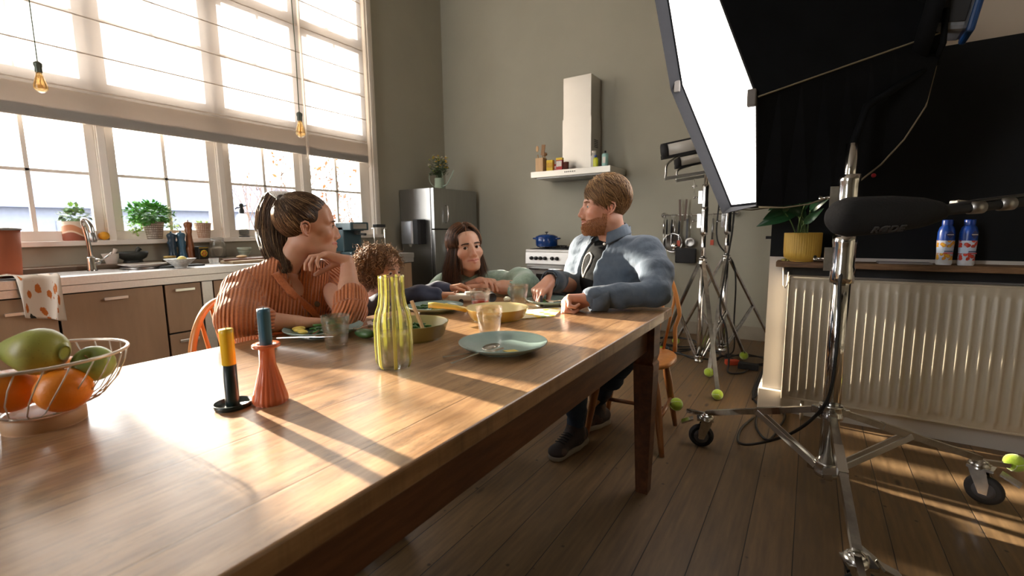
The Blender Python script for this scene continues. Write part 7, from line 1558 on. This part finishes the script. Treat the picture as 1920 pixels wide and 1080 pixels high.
    # long strands: from the parting down both sides, then hanging
    n = 5200; side = np.sign(g.random(n)-.5); y0 = g.uniform(-.09, .072, n); st = ell_project(np.stack([side*.006-.004+0*side, y0, np.full(n, .13)], 1), c, r); S = [st]; Pq = st.copy(); gdir = R.T@A3(0,0,-1); J = g.normal(size=(n,3))*.10; off = 1.02+.13*g.random((n,1)); hang_ = np.zeros(n, bool); L_ = g.uniform(.86, 1.0, n); frontish = np.clip((y0+.02)/.08, 0, 1)
    for k in range(30):
        nn = (Pq-c)/r**2; nn /= np.linalg.norm(nn, axis=1, keepdims=True); d = gdir*1.0+np.stack([side*.35*(k < 6), -(.10+.50*frontish*(k < 6))*(k < 12)*np.ones(n), 0*side], 1)+J; dt = d-nn*np.sum(d*nn, 1, keepdims=True); low = Pq[:,2] < .028; dh = gdir+J*.8+np.stack([side*(.05), np.full(n, .02)-.0, 0*side], 1); dd = np.where(low[:, None], dh, dt); dd /= np.linalg.norm(dd, axis=1, keepdims=True); Pq = Pq+dd*.0118*L_[:, None]; Pq = np.where(low[:, None], Pq, ell_project(Pq, c, r)); S.append(np.where(low[:, None], Pq, c+(Pq-c)*off))
    S = np.stack(S, 1); strands('hair_strands', C+(S*s)@R.T-loc, .0011*s, hm_, cap_, g.random(n)); return P
# ---------------------------------------------------------------- child
def child():
    P = person((-1.66, 1.5, 0), 'curly haired child in a dark blue top reaching across the table for a white toy')
    s = .92; C = dep(714, 507, 2.05); az = math.radians(12); R = rot_from((math.cos(az), math.sin(az), -.12)); loc = np.array(P.location); N = dep(700, 560, 2.07)
    hd = head(C, R, s, N, 'c', .040); hip = A3(-1.70, 1.50, .53); SRh = N+A3(.03,-.11,-.045); SLh = N+A3(.03,.115,-.045); WL = A3(-1.395, 1.60, .800); ER = A3(-1.40, 1.42, .795); WR = dep(822, 553, 2.0); EL = A3(-1.47,1.62,.79); WL = dep(842, 541, 2.18)
    A = Field(); A.chain([ER, WR], [.028,.020], .01); d = nz(WR-ER); hand(A, WR+d*.004, nz(d+A3(0,0,-.05)), A3(.2,.1,-1), 1, .72, ((.5,.5,.4),)*4, .02, (.5,.8,.3,.3,.3)); B = Field(); B.chain([EL, WL], [.028,.020], .01); d2 = nz(WL-EL); hand(B, WL+d2*.004, nz(d2+A3(0,-.2,-.05)), A3(.1,-.3,-1), -1, .72, ((.5,.6,.4),)*4, .02, (.5,.8,.3,.3,.3))
    Tt = Field(); Tt.ell(tuple((N+hip)/2+A3(0,0,.06)), (.08,.10,.15), .03).cap(N-A3(0,0,.05), N, .045, .038, .03); Tt.ell(tuple(hip), (.10,.11,.09), .03)
    body = body_mesh(P, hd, [(A, .0026), (B, .0026), (Tt, .008)], SKW); eyes(body, C-loc, R, s, iris_b, (.2,-.2)); brow(body, C, R, s, hair_mat('child_brow', [(0, srgb(86,60,42)), (1, srgb(120,86,60))]), gp=P)
    nv = mat('navy_fleece', srgb(48,56,80), .95, var=.15, vs=14, sheen=.3); K = Field(); K.ell(tuple(N+A3(0,0,-.13)), (.105,.125,.12), .04).ell(tuple((N+hip)/2), (.115,.130,.17), .05).ell(tuple(hip+A3(0,0,.02)), (.12,.13,.12), .05).cap(SRh, SLh, .048, None, .04)
    K.chain([SRh, (SRh+ER)/2+A3(0,-.02,0), ER, WR-d*.012], [.054,.050,.043,.034], .025); K.chain([SLh, EL, WL-d2*.012], [.052,.044,.034], .025); K.cap(N+A3(0,0,-.03), N+A3(0,0,.1), .046, .05, .005, sub=True); put('top', P, K, .0046, nv, folds(.009, 31, (16,16,22)))
    J = Field(); J.ell(tuple(hip), (.12,.13,.10), .04)
    for sy in (-.07,.07): J.chain([hip+A3(0,sy,0), A3(-1.40,1.50+sy,.49), A3(-1.42,1.50+sy,.20)], [.068,.05,.036], .03)
    put('trousers', P, J, .008, mat('grey_trousers', srgb(60,60,64), .9))
    for sy in (-.07,.07):
        f = Field(); f.cap((-1.44,1.50+sy,.165),(-1.32,1.50+sy,.15),.034,.028,.02); put('sock', P, f, .005, mat('white_sock', srgb(190,186,180), .9))
    hm_ = hair_mat('curly_brown_hair', [(0, srgb(76,52,34)), (.5, srgb(126,92,62)), (.85, srgb(170,132,92)), (1, srgb(204,168,124))], .7); c = A3(0,-.024,.030); r = A3(.106,.114,.102); g = np.random.default_rng(9)
    H = Field(); H.ell(c, r*.93, .01); H.ell((0,-.05,-.05), (.085,.065,.075), .03); H.ell((0,.115,-.045), (.056,.062,.076), .015, sub=True); H.ell((0,.03,-.12), (.055,.06,.07), .01, sub=True); Vt, f = H.mesh(.004, lambda Q_: .006*np.sin(Q_[:,0]*160)*np.sin(Q_[:,1]*150)*np.sin(Q_[:,2]*140)); Vw = C+(Vt*s)@R.T-loc; cap_ = np_mesh('hair', [(Vw, f)], hm_, P, {'h': .1+.5*g.random(len(Vw))})
    n = 3800; d = g.normal(size=(n*3,3)); d /= np.linalg.norm(d, axis=1, keepdims=True); ok = ~((d[:,1] > .42) & (d[:,2] < .30) & (d[:,0] > -.8)) & (d[:,2] > -.97); d = d[ok][:n]; n = len(d); P0 = c+d*r*.90; k = 20; t_ = np.linspace(0, 1, k)[None, :, None]; fall = nz(R.T@A3(0,0,-1)); ax_ = d*.35+fall*.9+g.normal(size=d.shape)*.35; ax_ /= np.linalg.norm(ax_, axis=1, keepdims=True)
    u = np.cross(ax_, g.normal(size=d.shape)); u /= np.linalg.norm(u, axis=1, keepdims=True); w = np.cross(ax_, u); ph = g.uniform(0, 6.28, (n,1,1)); L_ = g.uniform(.035,.065,(n,1,1)); rad = g.uniform(.005,.010,(n,1,1))*(.4+.6*t_); tr = g.uniform(1.3,2.4,(n,1,1)); S = P0[:,None]+ax_[:,None]*L_*t_+(u[:,None]*np.cos(2*PI*tr*t_+ph)+w[:,None]*np.sin(2*PI*tr*t_+ph))*rad; over = 0
    strands('hair_curls', C+(S*s)@R.T-loc, .0012*s, hm_, cap_, g.random(n)); return P
import time as _t
for fn in (man, girl, woman, child):
    _a = _t.time(); fn(); print('PERSON', fn.__name__, round(_t.time()-_a, 1))
